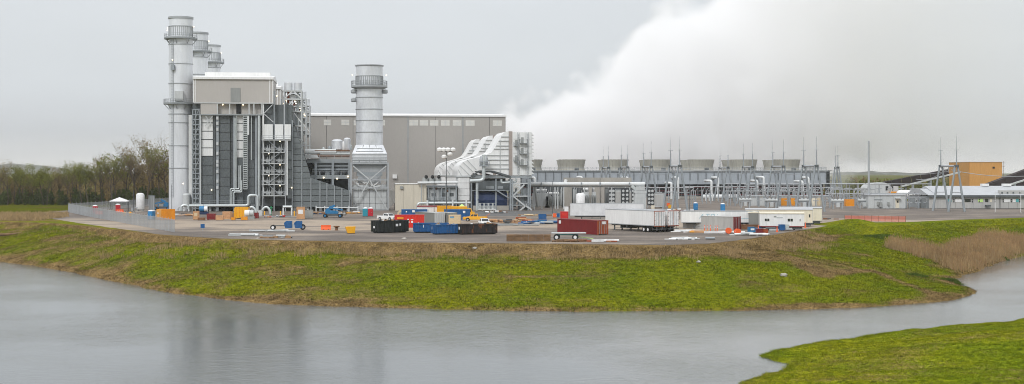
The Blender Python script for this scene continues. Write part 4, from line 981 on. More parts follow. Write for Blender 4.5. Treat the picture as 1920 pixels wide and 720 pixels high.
for k, (px, py, yy) in enumerate(((1003,331,598),(1091,330,598),(1177,331,598),(1259,341,596),(1271.5,331,598),(1334,337,594),(1346.5,331,598),(1420,337,594),(1432,330,598),(1505,338,594),(1516,331,598))):
    x_ = X(px, yy); z_ = Z(py+2, yy); mb = MB(); mb.tube(path([(x_,yy,0), (x_,yy,z_), (x_-1.6,yy+1.5,z_), (x_-1.6,yy+9,z_)], .8), .5, 12)
    o = mb.ob('riser_pipe', 'white_pipe', None, True)
    pos = ('far left end', 'second from the left end', 'third from the left end', 'fourth from the left end, a short one', 'fifth from the left end', 'sixth from the left end, a short one', 'seventh from the left end', 'eighth from the left end, a short one', 'third from the right end', 'second from the right end, a short one', 'right end')[k]
    tag(o, 'white hooked riser pipe of the cooling tower, '+pos, 'pipe', 'white riser pipes along the cooling tower')
t_ = thing('water_main', 'thick white water main with upright stubs lying before the dark cooling tower', 'pipe', (0,0,0))
yy = 560.0; MB().cyl((X(1318,yy),yy,Z(369,yy)), (X(1388,yy),yy,Z(369,yy)), .95, n=14).ob('main', 'white_pipe', t_, True)
for px in (1323, 1329, 1335): MB().cyl((X(px,yy),yy-1.2,0), (X(px,yy),yy-1.2,Z(362,yy)), .28).ob('stub', 'white_pipe', t_, True)
for px in (1345, 1360, 1376): MB().box(X(px,yy)-.4, X(px,yy)+.4, yy-.6, yy+.6, 0, Z(372,yy)).ob('saddle', 'concrete', t_)

# ------------------------------------------------------------------ white pipe bridge and the transformers
def pipe_bridge():
    yy = 432.0; z = lambda py: Z(py, yy); x = lambda px: X(px, yy)
    t_ = thing('pipe_bridge', 'long white lagged pipe carried on slim posts above the transformers', 'pipe', (0,0,0))
    MB().cyl((x(990),yy,z(345.5)), (x(1209),yy,z(345)), .62, n=14).ob('pipe', 'white_pipe', t_, True)
    MB().box(x(992), x(1190), yy-.2, yy+.5, z(351), z(349.3)).ob('tray', 'steel_dark', t_)
    for px in (1001, 1016, 1041, 1046, 1057, 1096, 1147, 1189): MB().box(x(px)-.16, x(px)+.16, yy-.16, yy+.16, 0, z(349)).ob('post', 'pale_grey', t_)
    for px in (1015, 1090, 1125, 1180): MB().box(x(px)-.2, x(px)+.2, yy-.75, yy+.75, z(348.8), z(342)).ob('clamp', 'steel_mid', t_)
    mb = MB(); mb.tube(path([(x(1004),yy+1,z(345)),(x(1004),yy+1,z(360)),(x(1008),yy+3,z(388))], .5), .35); mb.ob('drop_pipe', 'lagging', t_, True)
    MB().cyl((x(1060),yy+1,z(342)), (x(1062),yy+1,z(336.5)), .5, n=10).ob('relief_valve', 'white', t_, True)
    t_ = thing('duct_box', 'stepped pale metal duct box at the right end of the white pipe', 'duct', (x(1200),yy,0))
    for y0, y1, w in ((349,357,1.35),(357,362,1.9),(362,371,1.6),(371,392,1.75)): MB().box(-w, w, -1.4, 1.4, max(0, z(y1)), z(y0)-.06).ob('section', 'pale_grey', t_)
    mb = MB(); mb.bar((-2.6,-.2,z(348)), (-1.2,-.2,z(356)), .9); mb.ob('branch', 'lagging', t_)
pipe_bridge()
YT = 452.0
xt = lambda px: X(px, YT); zt_ = lambda py: Z(py, YT)
for p0, p1, h0, lab in ((1000,1058,350,'added dark backing with equipment clutter behind the left transformers'),(1074,1102,352,'added dark backing with equipment clutter behind the white vertical tank'),(1136,1196,352,'added dark backing with equipment clutter behind the fan radiators')):
    t_ = thing('bay_backing', lab, 'backing', (0,0,0)); MB().box(xt(p0), xt(p1), YT+5, YT+7, 0, zt_(h0)).ob('body', 'steel_dark', t_); rd_ = random.Random(p0)  # dark backing added to darken the bay behind the transformers
    for k in range(int((p1-p0)/4)):
        px_ = rd_.uniform(p0, p1); hh = zt_(rd_.uniform(347,372)); w_ = rd_.uniform(.1,.5); MB().box(xt(px_)-w_, xt(px_)+w_, YT+3+rd_.uniform(0,1.8), YT+4.9, 0, hh).ob('cubicle', rd_.choice(('pale_grey','steel_grey','grey_box','steel_mid')), t_)
        x_ = xt(rd_.uniform(p0, p1)); MB().cyl((x_,YT+2.8,0), (x_,YT+2.8,zt_(rd_.uniform(348,358))), rd_.uniform(.07,.16), n=6).ob('bus_post', 'pale_grey', t_)
o = MB().box(xt(1060), xt(1192), YT+16, YT+16.6, 0, Z(333,YT+16)).ob('blast_wall', 'concrete'); tag(o, 'long tan concrete blast wall behind the transformers', 'wall')
for k, (p0, p1, y0, lab) in enumerate(((1057,1072,351,'leftmost tan concrete firewall between the transformers'),(1103,1115,349,'middle tan concrete firewall, right of the white vertical tank'),(1121,1136,334,'tallest tan concrete firewall post, rising above the white pipe'))):
    o = MB().box(xt(p0), xt(p0)+.9, YT-4, YT+6, 0, zt_(y0)).ob('firewall', 'concrete'); tag(o, lab, 'firewall', 'concrete firewalls')
    if k == 2: o.data = MB().box(xt(1127), xt(1133), YT-1, YT+6, 0, zt_(y0)).ob('tmp', 'concrete').data; bpy.data.objects.remove(bpy.data.objects['tmp'])
def transformer(px, lab, w=6.0, h=4.3, fins=True, m='pale_grey'):
    t_ = thing('transformer', lab, 'transformer', (X(px,YT-2),YT-2,0), 0, 'transformers behind the yard')
    MB().box(-w*.36, w*.36, -1.5, 1.5, .6, h).ob('tank', m, t_)
    MB().box(-w*.42, w*.42, -1.7, 1.7, 0, .6).ob('plinth', 'concrete', t_)
    if fins:
        for k in range(7): MB().box(-w*.36+k*w*.12-.1, -w*.36+k*w*.12+.1, -2.7, -1.5, 1.0, h*.82).ob('cooling_fin', 'grey_box', t_)
    for k in (-1, 0, 1):
        b_ = MB().lathe((k*w*.22,.2,h), [(.28,0),(.28,.3),(.16,.5),(.16,1.7),(.06,2.1)], 10).ob('bushing', 'porcelain', t_, True)
    MB().cyl((-w*.3,.9,h+.9), (w*.3,.9,h+.9), .45, n=12).ob('conservator', 'white', t_, True)
    MB().box(-w*.5, -w*.37, -1.3, 0, .5, 2.6).ob('control_box', 'grey_box', t_)
transformer(1013, 'pale grey transformer with a control box, left end of the row', 7, 4.6, False)
transformer(1037, 'dark finned grey transformer behind the first grey light pole', 6.4, 3.6, True, 'grey_box')
transformer(1104, 'grey finned transformer just right of the white vertical tank', 6.0, 5.0)
def fan_bank(px, lab, w=2.0):
    t_ = thing('radiator_bank', lab, 'radiator', (X(px,YT-3),YT-3,0), 0, 'radiators with cooling fans')
    MB().box(-w, w, -.4, .4, .8, 6.3).ob('radiator', 'radiator', t_)
    for i in range(2):
        for j in range(4):
            f_ = MB().cyl((-w*.48+i*w*.96,-.55,1.6+j*1.25), (-w*.48+i*w*.96,-.4,1.6+j*1.25), .42, n=12).ob('fan', 'pale_grey', t_)
    for sx in (-1, 1): MB().box(sx*w*.9-.12, sx*w*.9+.12, -.3, .3, 0, .9).ob('leg', 'steel_mid', t_)
for px, lab in ((1147,'dark fan radiator bank nearest the tall tan firewall post'),(1172,'second dark radiator bank with round white fans'),(1190,'third dark fan radiator bank, against the stepped duct box'),(1220,'dark fan radiator bank right of the stepped duct box')): fan_bank(px, lab, 1.05 if px != 1172 else 1.3)
for px, w, h, lab in ((1158,1.4,5.6,'pale grey switch cabinet between two dark fan radiators'),(1181,.8,5.4,'narrow grey switch cabinet between the middle radiators'),(1232,2.3,4.6,'low white control kiosk by the first A-frame legs')):
    t_ = thing('switch_cabinet', lab, 'cabinet', (X(px,YT-2),YT-2,0)); MB().box(-w, w, -1, 1, .2, h).ob('body', 'pale_grey', t_)
    MB().box(-w*.8, -.05, -1.06, -1.0, .6, h-.5).ob('door', 'trailer_grey', t_); MB().box(.05, w*.8, -1.06, -1.0, .6, h-.5).ob('door', 'trailer_grey', t_); MB().box(-w*1.03, w*1.03, -1.1, 1.1, h, h+.15).ob('roof', 'steel_grey', t_)

# ================================================================== SWITCHYARD
def aframe(pa, sa, pb, sb, lab, hb=13.1, hj=17.7, ht=21.7):
    Ya, Yb = F/sa, F/sb; A0 = Vector((X(pa,Ya),Ya,0)); B0 = Vector((X(pb,Yb),Yb,0)); c = (A0+B0)/2
    t_ = thing('line_gantry', lab, 'gantry', c, 0, 'A-frame line gantries in the switchyard')
    d = (B0-A0); d.z = 0; d.normalize(); n_ = Vector((1,0,0))
    for p in (A0-c, B0-c):
        for sx in (-1, 1): MB().cyl(p+n_*sx*2.3, p+n_*sx*.35+Vector((0,0,hb)), .36, .26, 10).ob('leg', 'steel_mid', t_, True)
        MB().cyl(p+n_*-1.35+Vector((0,0,5.5)), p+n_*1.35+Vector((0,0,5.5)), .12).ob('tie', 'galv', t_)
        mm = MB().cyl(p+Vector((0,0,hb)), p+Vector((0,0,hj)), .2, .14, 8).ob('mast', 'steel_mid', t_, True)
        MB().cyl(p+Vector((0,0,hj)), p+Vector((0,0,ht)), .085, .045, 6).ob('lightning_rod', 'galv', mm)
        MB().bar(p+Vector((-.7,0,hj)), p+Vector((.7,0,hj)), .1).ob('cross_arm', 'steel_mid', mm)
        MB().box(p.x-.55, p.x+.55, p.y-.4, p.y+.4, hb-.35, hb+.35).ob('cap_plate', 'steel_dark', t_)
    MB().cyl(A0-c+Vector((0,0,hb)), B0-c+Vector((0,0,hb)), .3, n=8).ob('crossbeam', 'galv', t_, True)
    for k in range(3):
        q_ = (A0-c).lerp(B0-c, .2+.3*k)
        MB().lathe((q_.x,q_.y,hb-1.9), [(.05,0),(.14,.1),(.14,1.4),(.05,1.6)], 8).ob('insulator_string', 'porcelain', t_, True)
    return c
GC = []
for a in ((1131,4.72,1141,4.78,'farthest left A-frame gantry, smallest of the left row'),(1165,5.0,1177,5.12,'second A-frame gantry of the left row, above the fan radiators'),(1207,5.55,1221,5.7,'third A-frame gantry of the left row, right of the stepped duct box'),(1257.5,6.35,1274.5,6.5,'nearest A-frame gantry of the left row, by three blue toilets'),
          (1350,4.8,1365,5.0,'farthest A-frame gantry of the middle row, beside two white riser pipes'),(1394,5.2,1411,5.35,'second A-frame gantry of the middle row'),(1449,5.75,1469,5.9,'third A-frame gantry of the middle row, above the cream trailer'),(1507,6.4,1531,6.55,'nearest A-frame gantry of the middle row, behind the trailer ends'),
          (1567,4.75,1571,4.95,'narrow A-frame gantry alone past the end of the cooling tower'),(1764,6.4,1793.5,6.55,'large A-frame gantry before the ochre building')): GC.append(aframe(*a))
def wire(p0, p1, sag, r_, lab, m='galv'):
    p0, p1 = Vector(p0), Vector(p1); pts = [p0.lerp(p1, k/14)-Vector((0,0,sag*4*(k/14)*(1-k/14))) for k in range(15)]
    o = MB().tube(pts, r_, 5).ob('overhead_wire', m); tag(o, lab, 'wire', 'overhead wires between gantries')
up = lambda c, z_=11.3, dy=0: (c.x, c.y+dy, z_)
NAMES = ('farthest', 'second', 'third', 'nearest')
for i, j in ((0,1),(1,2),(2,3),(4,5),(5,6),(6,7)):
    for q_, w_ in ((-2.0, 'nearer'), (2.0, 'farther')):
        wire(up(GC[i],11.2,q_), up(GC[j],11.2,q_), .5, .055, '%s slack conductor between %s and %s gantries of the %s row' % (w_, NAMES[i%4], NAMES[j%4], 'left' if i < 4 else 'middle'))
for i, j in ((0,4),(1,5),(2,6),(3,7)): wire(up(GC[i],12.6), up(GC[j],12.6), 1.0, .06, 'long conductor joining the %s gantries of the left and middle rows' % NAMES[i])
wire(up(GC[9],12.4), (135,470,9.0), 1.2, .09, 'pale wire from the large gantry off to the right, across the ochre building'); wire(up(GC[9],12.0,-2), (150,400,10.5), 1.0, .09, 'lower pale wire from the large gantry off to the right edge')
wire(up(GC[9],11.6), (X(1640,470),470,11.3), 1.0, .08, 'pale wire from the large gantry back to the tall grey pole'); wire(up(GC[7],12.4), up(GC[8],12.4), .8, .06, 'thin wire from the middle row to the lone narrow gantry')
def bus(yy, p0, p1, py, n, lab, r_=.16):
    t_ = thing('bus_bar', lab, 'bus bar', (0,0,0), 0, 'tubular bus bars in the switchyard'); z_ = Z(py, yy)
    MB().cyl((X(p0,yy),yy,z_), (X(p1,yy),yy,z_), r_, n=8).ob('tube', 'galv', t_, True)
    for k in range(n):
        x_ = X(p0+(p1-p0)*(k+.3)/n, yy); pst = MB().box(x_-.17, x_+.17, yy-.17, yy+.17, 0, z_-1.5).ob('post', 'steel_mid', t_)
        MB().lathe((x_,yy,z_-1.5), [(.18,0),(.2,.15),(.13,.3),(.2,.5),(.13,.7),(.2,.9),(.12,1.4)], 8).ob('insulator', 'porcelain', pst, True)
        MB().box(x_-.9, x_+.9, yy-.12, yy+.12, z_-1.75, z_-1.5).ob('cross_arm', 'galv', pst)
bus(520, 1360, 1622, 344.5, 15, 'upper pale bus bar on many posts, before the cooling tower end')
bus(500, 1395, 1540, 347, 9, 'second pale bus bar, a little below the upper one')
bus(470, 1360, 1530, 358.5, 12, 'middle pale bus bar behind the A-frame legs')
bus(445, 1548, 1740, 363, 8, 'lowest pale bus bar, running before the control building')
bus(490, 1560, 1745, 345, 9, 'right pale bus bar passing in front of the rounded grey shed')
bus(440, 1700, 1765, 370, 4, 'short bus bar beside the large right gantry')
bus(545, 1280, 1420, 350, 9, 'far pale bus bar before the dark tower openings, left of the cream trailer')
bus(455, 1400, 1560, 367, 9, 'low pale bus bar just above the trailer roofs')
bus(480, 1556, 1640, 355, 6, 'short pale bus bar left of the control building, mid height')
bus(540, 1436, 1562, 352, 10, 'far pale bus bar crossing behind the nearest middle gantry')
bus(500, 1180, 1300, 352, 7, 'pale bus bar behind the left gantry row')
def switch(px, sc, lab):
    yy = F/sc; t_ = thing('disconnect_switch', lab, 'switch', (X(px,yy),yy,0), 0, 'disconnect switches on posts')
    for sx in (-1.5, 0, 1.5):
        p_ = MB().box(sx-.13, sx+.13, -.13, .13, 0, 3.4).ob('post', 'steel_mid', t_)
        MB().lathe((sx,0,3.4), [(.16,0),(.2,.2),(.12,.35),(.2,.6),(.12,.8),(.18,1.1),(.06,1.4)], 8).ob('insulator', 'porcelain', p_, True)
        MB().bar((sx,0,4.8), (sx+.9,0,5.9), .1).ob('blade', 'pale_grey', p_)
    MB().box(-1.8, 1.8, -.1, .1, 3.2, 3.4).ob('beam', 'steel_mid', t_)
for k, (px, sc) in enumerate(((1296,5.4),(1325,5.2),(1378,5.5),(1412,5.6),(1433,5.4),(1462,5.5),(1486,5.6),(1524,5.5),(1548,5.7),(1592,5.4),(1610,5.6),(1660,5.9),(1712,5.7),(1746,5.8))):
    switch(px, sc, 'three-post disconnect switch, %s from the left in the switchyard' % ('first','second','third','fourth','fifth','sixth','seventh','eighth','ninth','tenth','eleventh','twelfth','thirteenth','fourteenth')[k])
def breaker(px, sc, lab, s_=1.0):
    yy = F/sc; t_ = thing('circuit_breaker', lab, 'circuit breaker', (X(px,yy),yy,0), 0, 'circuit breakers with splayed bushings')
    for sx in (-1.3, 1.3): MB().box(sx-.14, sx+.14, -.6, .6, 0, 1.9).ob('leg', 'galv', t_)
    MB().box(-1.6, 1.6, -.7, .7, 1.9, 2.1).ob('frame', 'galv', t_)
    MB().cyl((-1.9,0,2.6), (1.9,0,2.6), .5, n=12).ob('tank', 'pale_grey', t_, True)
    for k in (-1, 0, 1):
        for sy in (-1, 1):
            MB().cyl((k*1.1,sy*.2,2.9), (k*2.1+sy*.5,sy*1.1,5.0), .2, .1, 8).ob('bushing', 'porcelain', t_, True)
    MB().box(-.5, .5, -1.1, -.7, .6, 1.9).ob('cabinet', 'pale_grey', t_)
for px, sc, lab in ((1397,5.9,'circuit breaker with splayed bushings left of the grey cabinets'),(1446,6.0,'circuit breaker between the middle A-frame legs'),(1507,6.0,'circuit breaker behind the cream trailer roof'),(1570,6.1,'circuit breaker standing alone left of the small orange container'),(1620,6.0,'circuit breaker at the left corner of the control building'),(1728,5.9,'circuit breaker by the large right gantry')): breaker(px, sc, lab)
for px, w, m, lab in ((1420,2.4,'pale_grey','grey relay cabinet behind the middle A-frames'),(1468,1.5,'orange','orange crate among the bus posts, left of two'),(1488,1.2,'orange','orange crate among the bus posts, right of two'),(1479,.5,'plywood','narrow tan crate between two orange crates'),(1526,1.0,'cream','cream cabinet behind the nearest middle A-frame'),(1536,.7,'tan','tan cabinet right of the cream cabinet')):
    yy = F/5.6; t_ = thing('equipment_cabinet', lab, 'cabinet', (X(px,yy),yy,0)); MB().box(-w, w, -.8, .8, .15, 2.6).ob('body', m, t_); MB().box(-w*.85, w*.85, -.86, -.8, .4, 2.3).ob('door', m, t_); MB().box(-w, w, -.8, .8, 0, .15).ob('plinth', 'concrete', t_)

# ------------------------------------------------------------------ buildings on the right
def control():
    yy = 436.0; x = lambda px: X(px, yy); z = lambda py: Z(py, yy)
    t_ = thing('control_building', 'small pale grey control building with a canopied door, in the switchyard', 'building', (0,0,0))
    ps = [1628, 1639.5, 1651, 1663, 1675, 1698]
    MB().box(x(1628)+.1, x(1698)-.1, yy+.1, yy+7.9, 0, z(366.5)).ob('wall_core', 'pale_grey', t_)
    for p0, p1 in zip(ps[:-1], ps[1:]): MB().box(x(p0)+.03, x(p1)-.03, yy, yy+.25, .1, z(366.5)).ob('wall_panel', 'pale_grey', t_)
    MB().box(x(1627), x(1699), yy-.3, yy+8.2, z(366.4), z(365)).ob('roof', 'roof_grey', t_)
    d_ = MB().box(x(1679), x(1686), yy-.06, yy+.02, .2, z(374)).ob('door', 'cream', t_); MB().box(x(1681.5), x(1684.5), yy-.1, yy-.05, z(380), z(376)).ob('pane', 'glass_dark', d_)
    MB().box(x(1678), x(1688), yy-1.2, yy, z(372), z(371)).ob('canopy', 'white', t_)
    for p0, p1, y0, y1 in ((1644,1646.5,385,378),(1648,1653,388,379),(1664,1667,385,379)): MB().box(x(p0), x(p1), yy-.7, yy, z(y0), z(y1)).ob('air_conditioner', 'grey_box', t_)
    MB().box(x(1639), x(1654), yy-.2, yy-.02, z(374.5), z(373)).ob('cable_tray', 'steel_grey', t_)
control()
def shed():
    yy = 505.0; x = lambda px: X(px, yy); z = lambda py: Z(py, yy)
    t_ = thing('rounded_shed', 'grey shed with rounded roof and two dark openings behind the control building', 'shed', (0,0,0))
    x0, x1 = x(1625), x(1672); zt = z(346)
    pts = [(x0,0),(x0,zt-1.2),(x0+.8,zt-.2),(x0+2.5,zt+.5),(x1-2.5,zt+.7),(x1-.8,zt),(x1,zt-1.0),(x1,0)]
    MB().prism(pts, yy, yy+9).ob('shell', 'pale_grey', t_)
    for px in (1633, 1641, 1649): MB().box(x(px)-.05, x(px)+.05, yy-.06, yy, 2, zt-.3).ob('rib', 'steel_grey', t_)
    MB().box(x1, x(1686), yy+1, yy+8, 0, zt-.6).ob('annex', 'pale_grey', t_)
    for p0, p1 in ((1660.5,1665.5),(1668,1676)): MB().box(x(p0), x(p1), yy-.1 if p0 < 1667 else yy+.8, yy+1.1, z(357), z(349)).ob('opening', 'black', t_)
    MB().box(x(1666), x(1685), yy-1.5, yy-.3, z(364), z(359)).ob('barrier', 'orange', t_)
shed()
def longbuild():
    yy = 437.0; x = lambda px: X(px, yy); z = lambda py: Z(py, yy)
    t_ = thing('low_building', 'long low grey building with white roof at the right edge', 'building', (0,0,0))
    x0, x1 = x(1742), x(2040); ze = z(368)
    n = 18; w = (x1-x0)/n
    MB().box(x0+.1, x1-.1, yy+.15, yy+22, 0, ze).ob('wall_core', 'steel_grey', t_)
    for k in range(n): MB().box(x0+k*w+.03, x0+(k+1)*w-.03, yy, yy+.3, .1, ze-.1).ob('wall_panel', 'trailer_grey', t_)
    MB().box(x0-.3, x1+.3, yy-.7, yy+.2, ze-.35, ze+.35).ob('gutter', 'steel_dark', t_)
    zr = Z(348.5, yy+12)
    rf = MB().prismx([(yy-.5,ze+.36),(yy+12,zr),(yy+24,ze+.36)], x(1755), x1+.4).ob('roof', 'roof_grey', t_)
    MB().prismx([(yy-.5,ze+.36),(yy+9,zr-.9),(yy+18,zr-.9),(yy+22,ze+.36)], x0-.3, x(1754.6)).ob('side_roof', 'roof_grey', t_)
    for p0, p1 in ((1864,1877),(1905,1920)): MB().box(x(p0), x(p1), yy+11, yy+13, zr-.05, zr+.7).ob('roof_vent', 'white', rf)
    MB().box(x(1877), x(1990), yy+1.2, yy+3, ze+.4, z(357)).ob('dormer', 'trailer_grey', t_)
    for p0 in (1880, 1890, 1901, 1914): MB().box(x(p0), x(p0+3), yy+1.1, yy+1.3, z(363), z(360)).ob('dormer_vent', 'steel_dark', t_)
    for p0, p1, m in ((1777,1784,'teal_print'),(1791,1803,'plastic_white'),(1809,1820,'glass_dark'),(1834,1843,'lime'),(1847,1853,'glass_dark'),(1856,1860,'cream'),(1882.5,1893.5,'plastic_white'),(1899,1904.5,'plastic_white'),(1904.8,1910,'teal_print')):
        o_ = MB().box(x(p0), x(p1), yy-.08, yy+.02, z(378.8), z(373)).ob('window', m, t_)
    for p0 in (1787.5, 1806, 1822, 1835, 1865, 1880, 1895.5, 1911): 
        for k in (0, 1): MB().box(x(p0), x(p0+1.8), yy-.1, yy+.02, z(375.7+k*3.7), z(373+k*3.7)).ob('shutter', 'black', t_)
    MB().box(x(1846), x(1855), yy-1.6, yy-.4, z(387), z(384)).ob('bench', 'steel_dark', t_)
    MB().cyl((x(1874.5),yy-.25,z(390)), (x(1874.5),yy-.25,z(363)), .1).ob('downpipe', 'steel_dark', t_)
longbuild()
def ochre():
    yy = 640.0; x = lambda px: X(px, yy); z = lambda py: Z(py, yy)
    t_ = thing('ochre_building', 'tall windowless ochre yellow building on the horizon at right', 'building', (0,0,0))
    x0, x1 = x(1818), x(1879); n = 6; w = (x1-x0)/n
    MB().box(x0+.1, x1-.1, yy+.1, yy+29.8, 0, z(304)).ob('wall_core', 'ochre_sheet', t_)
    for k in range(n): MB().box(x0+k*w+.02, x0+(k+1)*w-.02, yy, yy+.3, 0, z(304)).ob('wall_panel', 'ochre_sheet', t_)
    for k in range(7): MB().box(x0-.1, x0+.2, yy+.3+k*4.2+.02, yy+.3+(k+1)*4.2-.02, 0, z(304)).ob('wall_panel', 'ochre_sheet', t_)
    MB().box(x0-.2, x1+.2, yy-.2, yy+30, z(304)+.01, z(303.3)).ob('parapet', 'cream_sheet', t_)
    MB().box(x(1861), x(1865), yy-.15, yy+.05, z(316), z(312.5)).ob('vent', 'black', t_)
ochre()
def gallery(name, p0, p1, w, h, m, lab, legs):
    t_ = thing('conveyor', lab, 'conveyor', (0,0,0), 0, 'conveyor galleries'); p0, p1 = Vector(p0), Vector(p1)
    n = 8
    for k in range(n):
        a_, b_ = p0.lerp(p1, k/n+.002), p0.lerp(p1, (k+1)/n-.002); MB().bar(a_, b_, h, w).ob('gallery_section', m, t_)
    for f_ in legs:
        q_ = p0.lerp(p1, f_)
        if q_.z-h/2 > 1: MB().box(q_.x-.3, q_.x+.3, q_.y-.6, q_.y+.6, 0, q_.z-h/2).ob('trestle_leg', 'steel_mid', t_)
gallery('c', P(1655,348,700), P(1800,320,690), 5, 3.6, 'conveyor', 'dark brown sloping conveyor gallery left of the ochre building', (.3,.6,.9))
gallery('c', P(1690,349.5,620), P(1800,323,620), 1.5, .6, 'pale_grey', 'thin pale sloping belt conveyor below the dark gallery', (.2,.5,.72))
gallery('c', P(1846,354,600), P(1990,300,600), 5, 3.4, 'conveyor', 'dark sloping conveyor gallery at the right edge, rising rightward', (.3,.6))
gallery('c', P(1870,354,585), P(2000,312,585), 1.4, .6, 'pale_grey', 'thin pale belt conveyor in front of the right-hand dark gallery', (.25,.5))
gallery('c', P(1900,352,592), P(2020,330,592), 6, 4.4, 'conveyor', 'low dark gallery below the right-hand sloping conveyor', (.5,))
def pole(px, base, top, r_, m, lab, arms=None):
    yy = F*CH/(base-HZ); h = Z(top, yy); t_ = thing('pole', lab, 'pole', (X(px,yy),yy,0))
    MB().cyl((0,0,0), (0,0,h), r_, r_*.6, 10).ob('shaft', m, t_, True); MB().box(-r_*1.6, r_*1.6, -r_*1.6, r_*1.6, 0, .3).ob('base', 'concrete', t_)
    for (dx, dz, kind) in arms or ():
        if kind == 'flood':
            a_ = MB().bar((0,0,h+dz), (dx,0,h+dz), .09).ob('arm', m, t_); MB().lathe((dx,-.1,h+dz), [(.12,-.05),(.55,.1),(.62,.5),(.4,.8),(.08,.9)], 12).ob('floodlight', 'white', a_, True)
        else: MB().bar((-dx,0,h+dz), (dx,0,h+dz), .12).ob('cross_arm', m, t_)
pole(1629, 391, 264, .42, 'galv', 'tall plain grey steel pole standing alone by the control building')
pole(1881, 372, 302, .16, 'timber_old', 'thin utility pole right of the ochre building', ((1.0,-.8,'x'),(.8,-2.2,'x')))
pole(837, 417, 284, .11, 'steel_dark', 'slim light mast with six white floodlights before the beige hall', ((-1.55,0,'flood'),(-.6,0,'flood'),(.35,0,'flood'),(1.5,0,'flood'),(-.5,-1.6,'flood'),(.8,-1.0,'flood')))
for px, base, top, lab in ((814,409,338,'thin dark mast left of the floodlight mast'),(210,400,345,'thin dark mast beside the white canopy'),(250,398,356,'thin dark mast left of the white vertical tank'),(285,401,357,'thin mast above the ribbed grey vaporiser'),(322,402,346,'thin dark mast in front of the tallest stack'),(1036,403,340,'thin dark mast before the transformers, left one'),(1125,400,341,'thin dark mast before the tan firewall post'),(1293,400,345,'thin dark red mast right of the nearest left gantry'),(1866,399,357,'slim white post before the low building, left of two'),(1914,400,357,'slim white post before the low building, right of two')):
    pole(px, base, top, .09, 'white' if px > 1800 else 'steel_dark', lab)
t_ = thing('storage_tank', 'long white rounded tank lying left of the low building', 'tank', (0,0,0)); yy = 470.0
MB().cyl((X(1688,yy),yy,Z(364,yy)), (X(1735,yy),yy,Z(364,yy)), 1.4, n=16).ob('shell', 'white', t_, True)
for px in (1688, 1735): MB().ball((X(px,yy),yy,Z(364,yy)), 1.38, 12, 8).ob('end_cap', 'white', t_, True)
for px in (1697, 1727): MB().box(X(px,yy)-.3, X(px,yy)+.3, yy-1, yy+1, 0, Z(368,yy)).ob('saddle', 'concrete', t_)
t_ = thing('storage_tank', 'upright white tank behind the silver trailer and the transformers', 'tank', (X(1088.5,400),400,0))
MB().lathe((0,0,0), [(1.25,.3),(1.3,.4),(1.3,Z(365,400)),(1.1,Z(363.2,400)),(.6,Z(362.2,400)),(.05,Z(361.8,400))], 24).ob('shell', 'plastic_white', t_, True); MB().lathe((0,0,0), [(1.5,0),(1.5,.32)], 16).ob('plinth', 'concrete', t_)

# ================================================================== YARD
def at(px, py, name, lab, cat, yaw=0.0, group=None):
    x_, y_ = G(px, py); return thing(name, lab, cat, (x_, y_, 0), R(yaw), group)
def corrugated(mb, x0, x1, y, z0, z1, pitch=.28, dep=.06, face=-1):
    n = max(2, int((x1-x0)/pitch)); pts = []
    for k in range(n):
        a_ = x0+(x1-x0)*k/n; w = (x1-x0)/n
        pts += [(a_,y), (a_+w*.35,y), (a_+w*.5,y-face*dep), (a_+w*.85,y-face*dep)]
    pts.append((x1,y)); vs = [(p[0],p[1],z0) for p in pts]+[(p[0],p[1],z1) for p in pts]; m_ = len(pts)
    mb.add(vs, [(i,i+1,i+1+m_,i+m_) if face < 0 else (i+1,i,i+m_,i+1+m_) for i in range(m_-1)])
def container(px, py, lab, yaw, L_=6.06, W=2.44, H=2.6, m='red', mend=None, cat='shipping container', doors=1, decals=(), name='shipping_container', roofm=None):
    t_ = at(px, py, name, lab, cat, yaw); h, w = L_/2, W/2; mend = mend or m
    MB().box(-h+.1, h-.1, -w+.1, w-.1, .15, H-.06).ob('core', m, t_)
    for sy in (-1, 1):
        mb = MB(); corrugated(mb, -h+.12, h-.12, sy*(w-.03), .2, H-.12, face=sy); mb.ob('side_wall', m, t_)
    for sx in (-1, 1):
        for sy in (-1, 1): MB().box(sx*h-(.14 if sx > 0 else 0), sx*h+(.14 if sx < 0 else 0), sy*w-(.14 if sy > 0 else 0), sy*w+(.14 if sy < 0 else 0), 0, H).ob('corner_post', mend if sx == doors else m, t_)
        for sy in (-1, 1): 
            pass
    for sy in (-1, 1):
        for z0, z1 in ((.02,.2),(H-.13,H-.005)): MB().box(-h+.14, h-.14, sy*w-(.1 if sy > 0 else -.0), sy*w+(.1 if sy < 0 else 0), z0, z1).ob('side_rail', m, t_)
    MB().box(-h+.1, h-.1, -w+.08, w-.08, H-.08, H-.02).ob('roof', roofm or m, t_)
    for sy in (-1, 1):
        d_ = MB().box(doors*(h-.08)-.04, doors*(h-.08)+.04, min(sy*.03,sy*(w-.15)), max(sy*.03,sy*(w-.15)), .15, H-.12).ob('door', mend, t_)
        for f_ in (.3, .7): MB().cyl((doors*(h-.01),sy*w*f_,.2), (doors*(h-.01),sy*w*f_,H-.2), .025, n=6).ob('locking_bar', 'galv', d_)
    sx = -doors; mb = MB(); n = 9
    for k in range(n): mb.box(min(sx*(h-.1),sx*(h-.02)), max(sx*(h-.1),sx*(h-.02)), -w+.16+k*(W-.32)/n+.02, -w+.16+(k+1)*(W-.32)/n-.05, .2, H-.14)
    mb.ob('end_wall', m, t_)
    for (side, u0, u1, z0, z1, dm) in decals:
        if side == 'front': MB().box(u0, u1, -w-.012, -w+.02, z0, z1).ob('marking', dm, t_)
        elif side == 'right': MB().box(h-.02, h+.012, u0, u1, z0, z1).ob('marking', dm, t_)
        else: MB().box(-h-.012, -h+.02, u0, u1, z0, z1).ob('marking', dm, t_)
    return t_
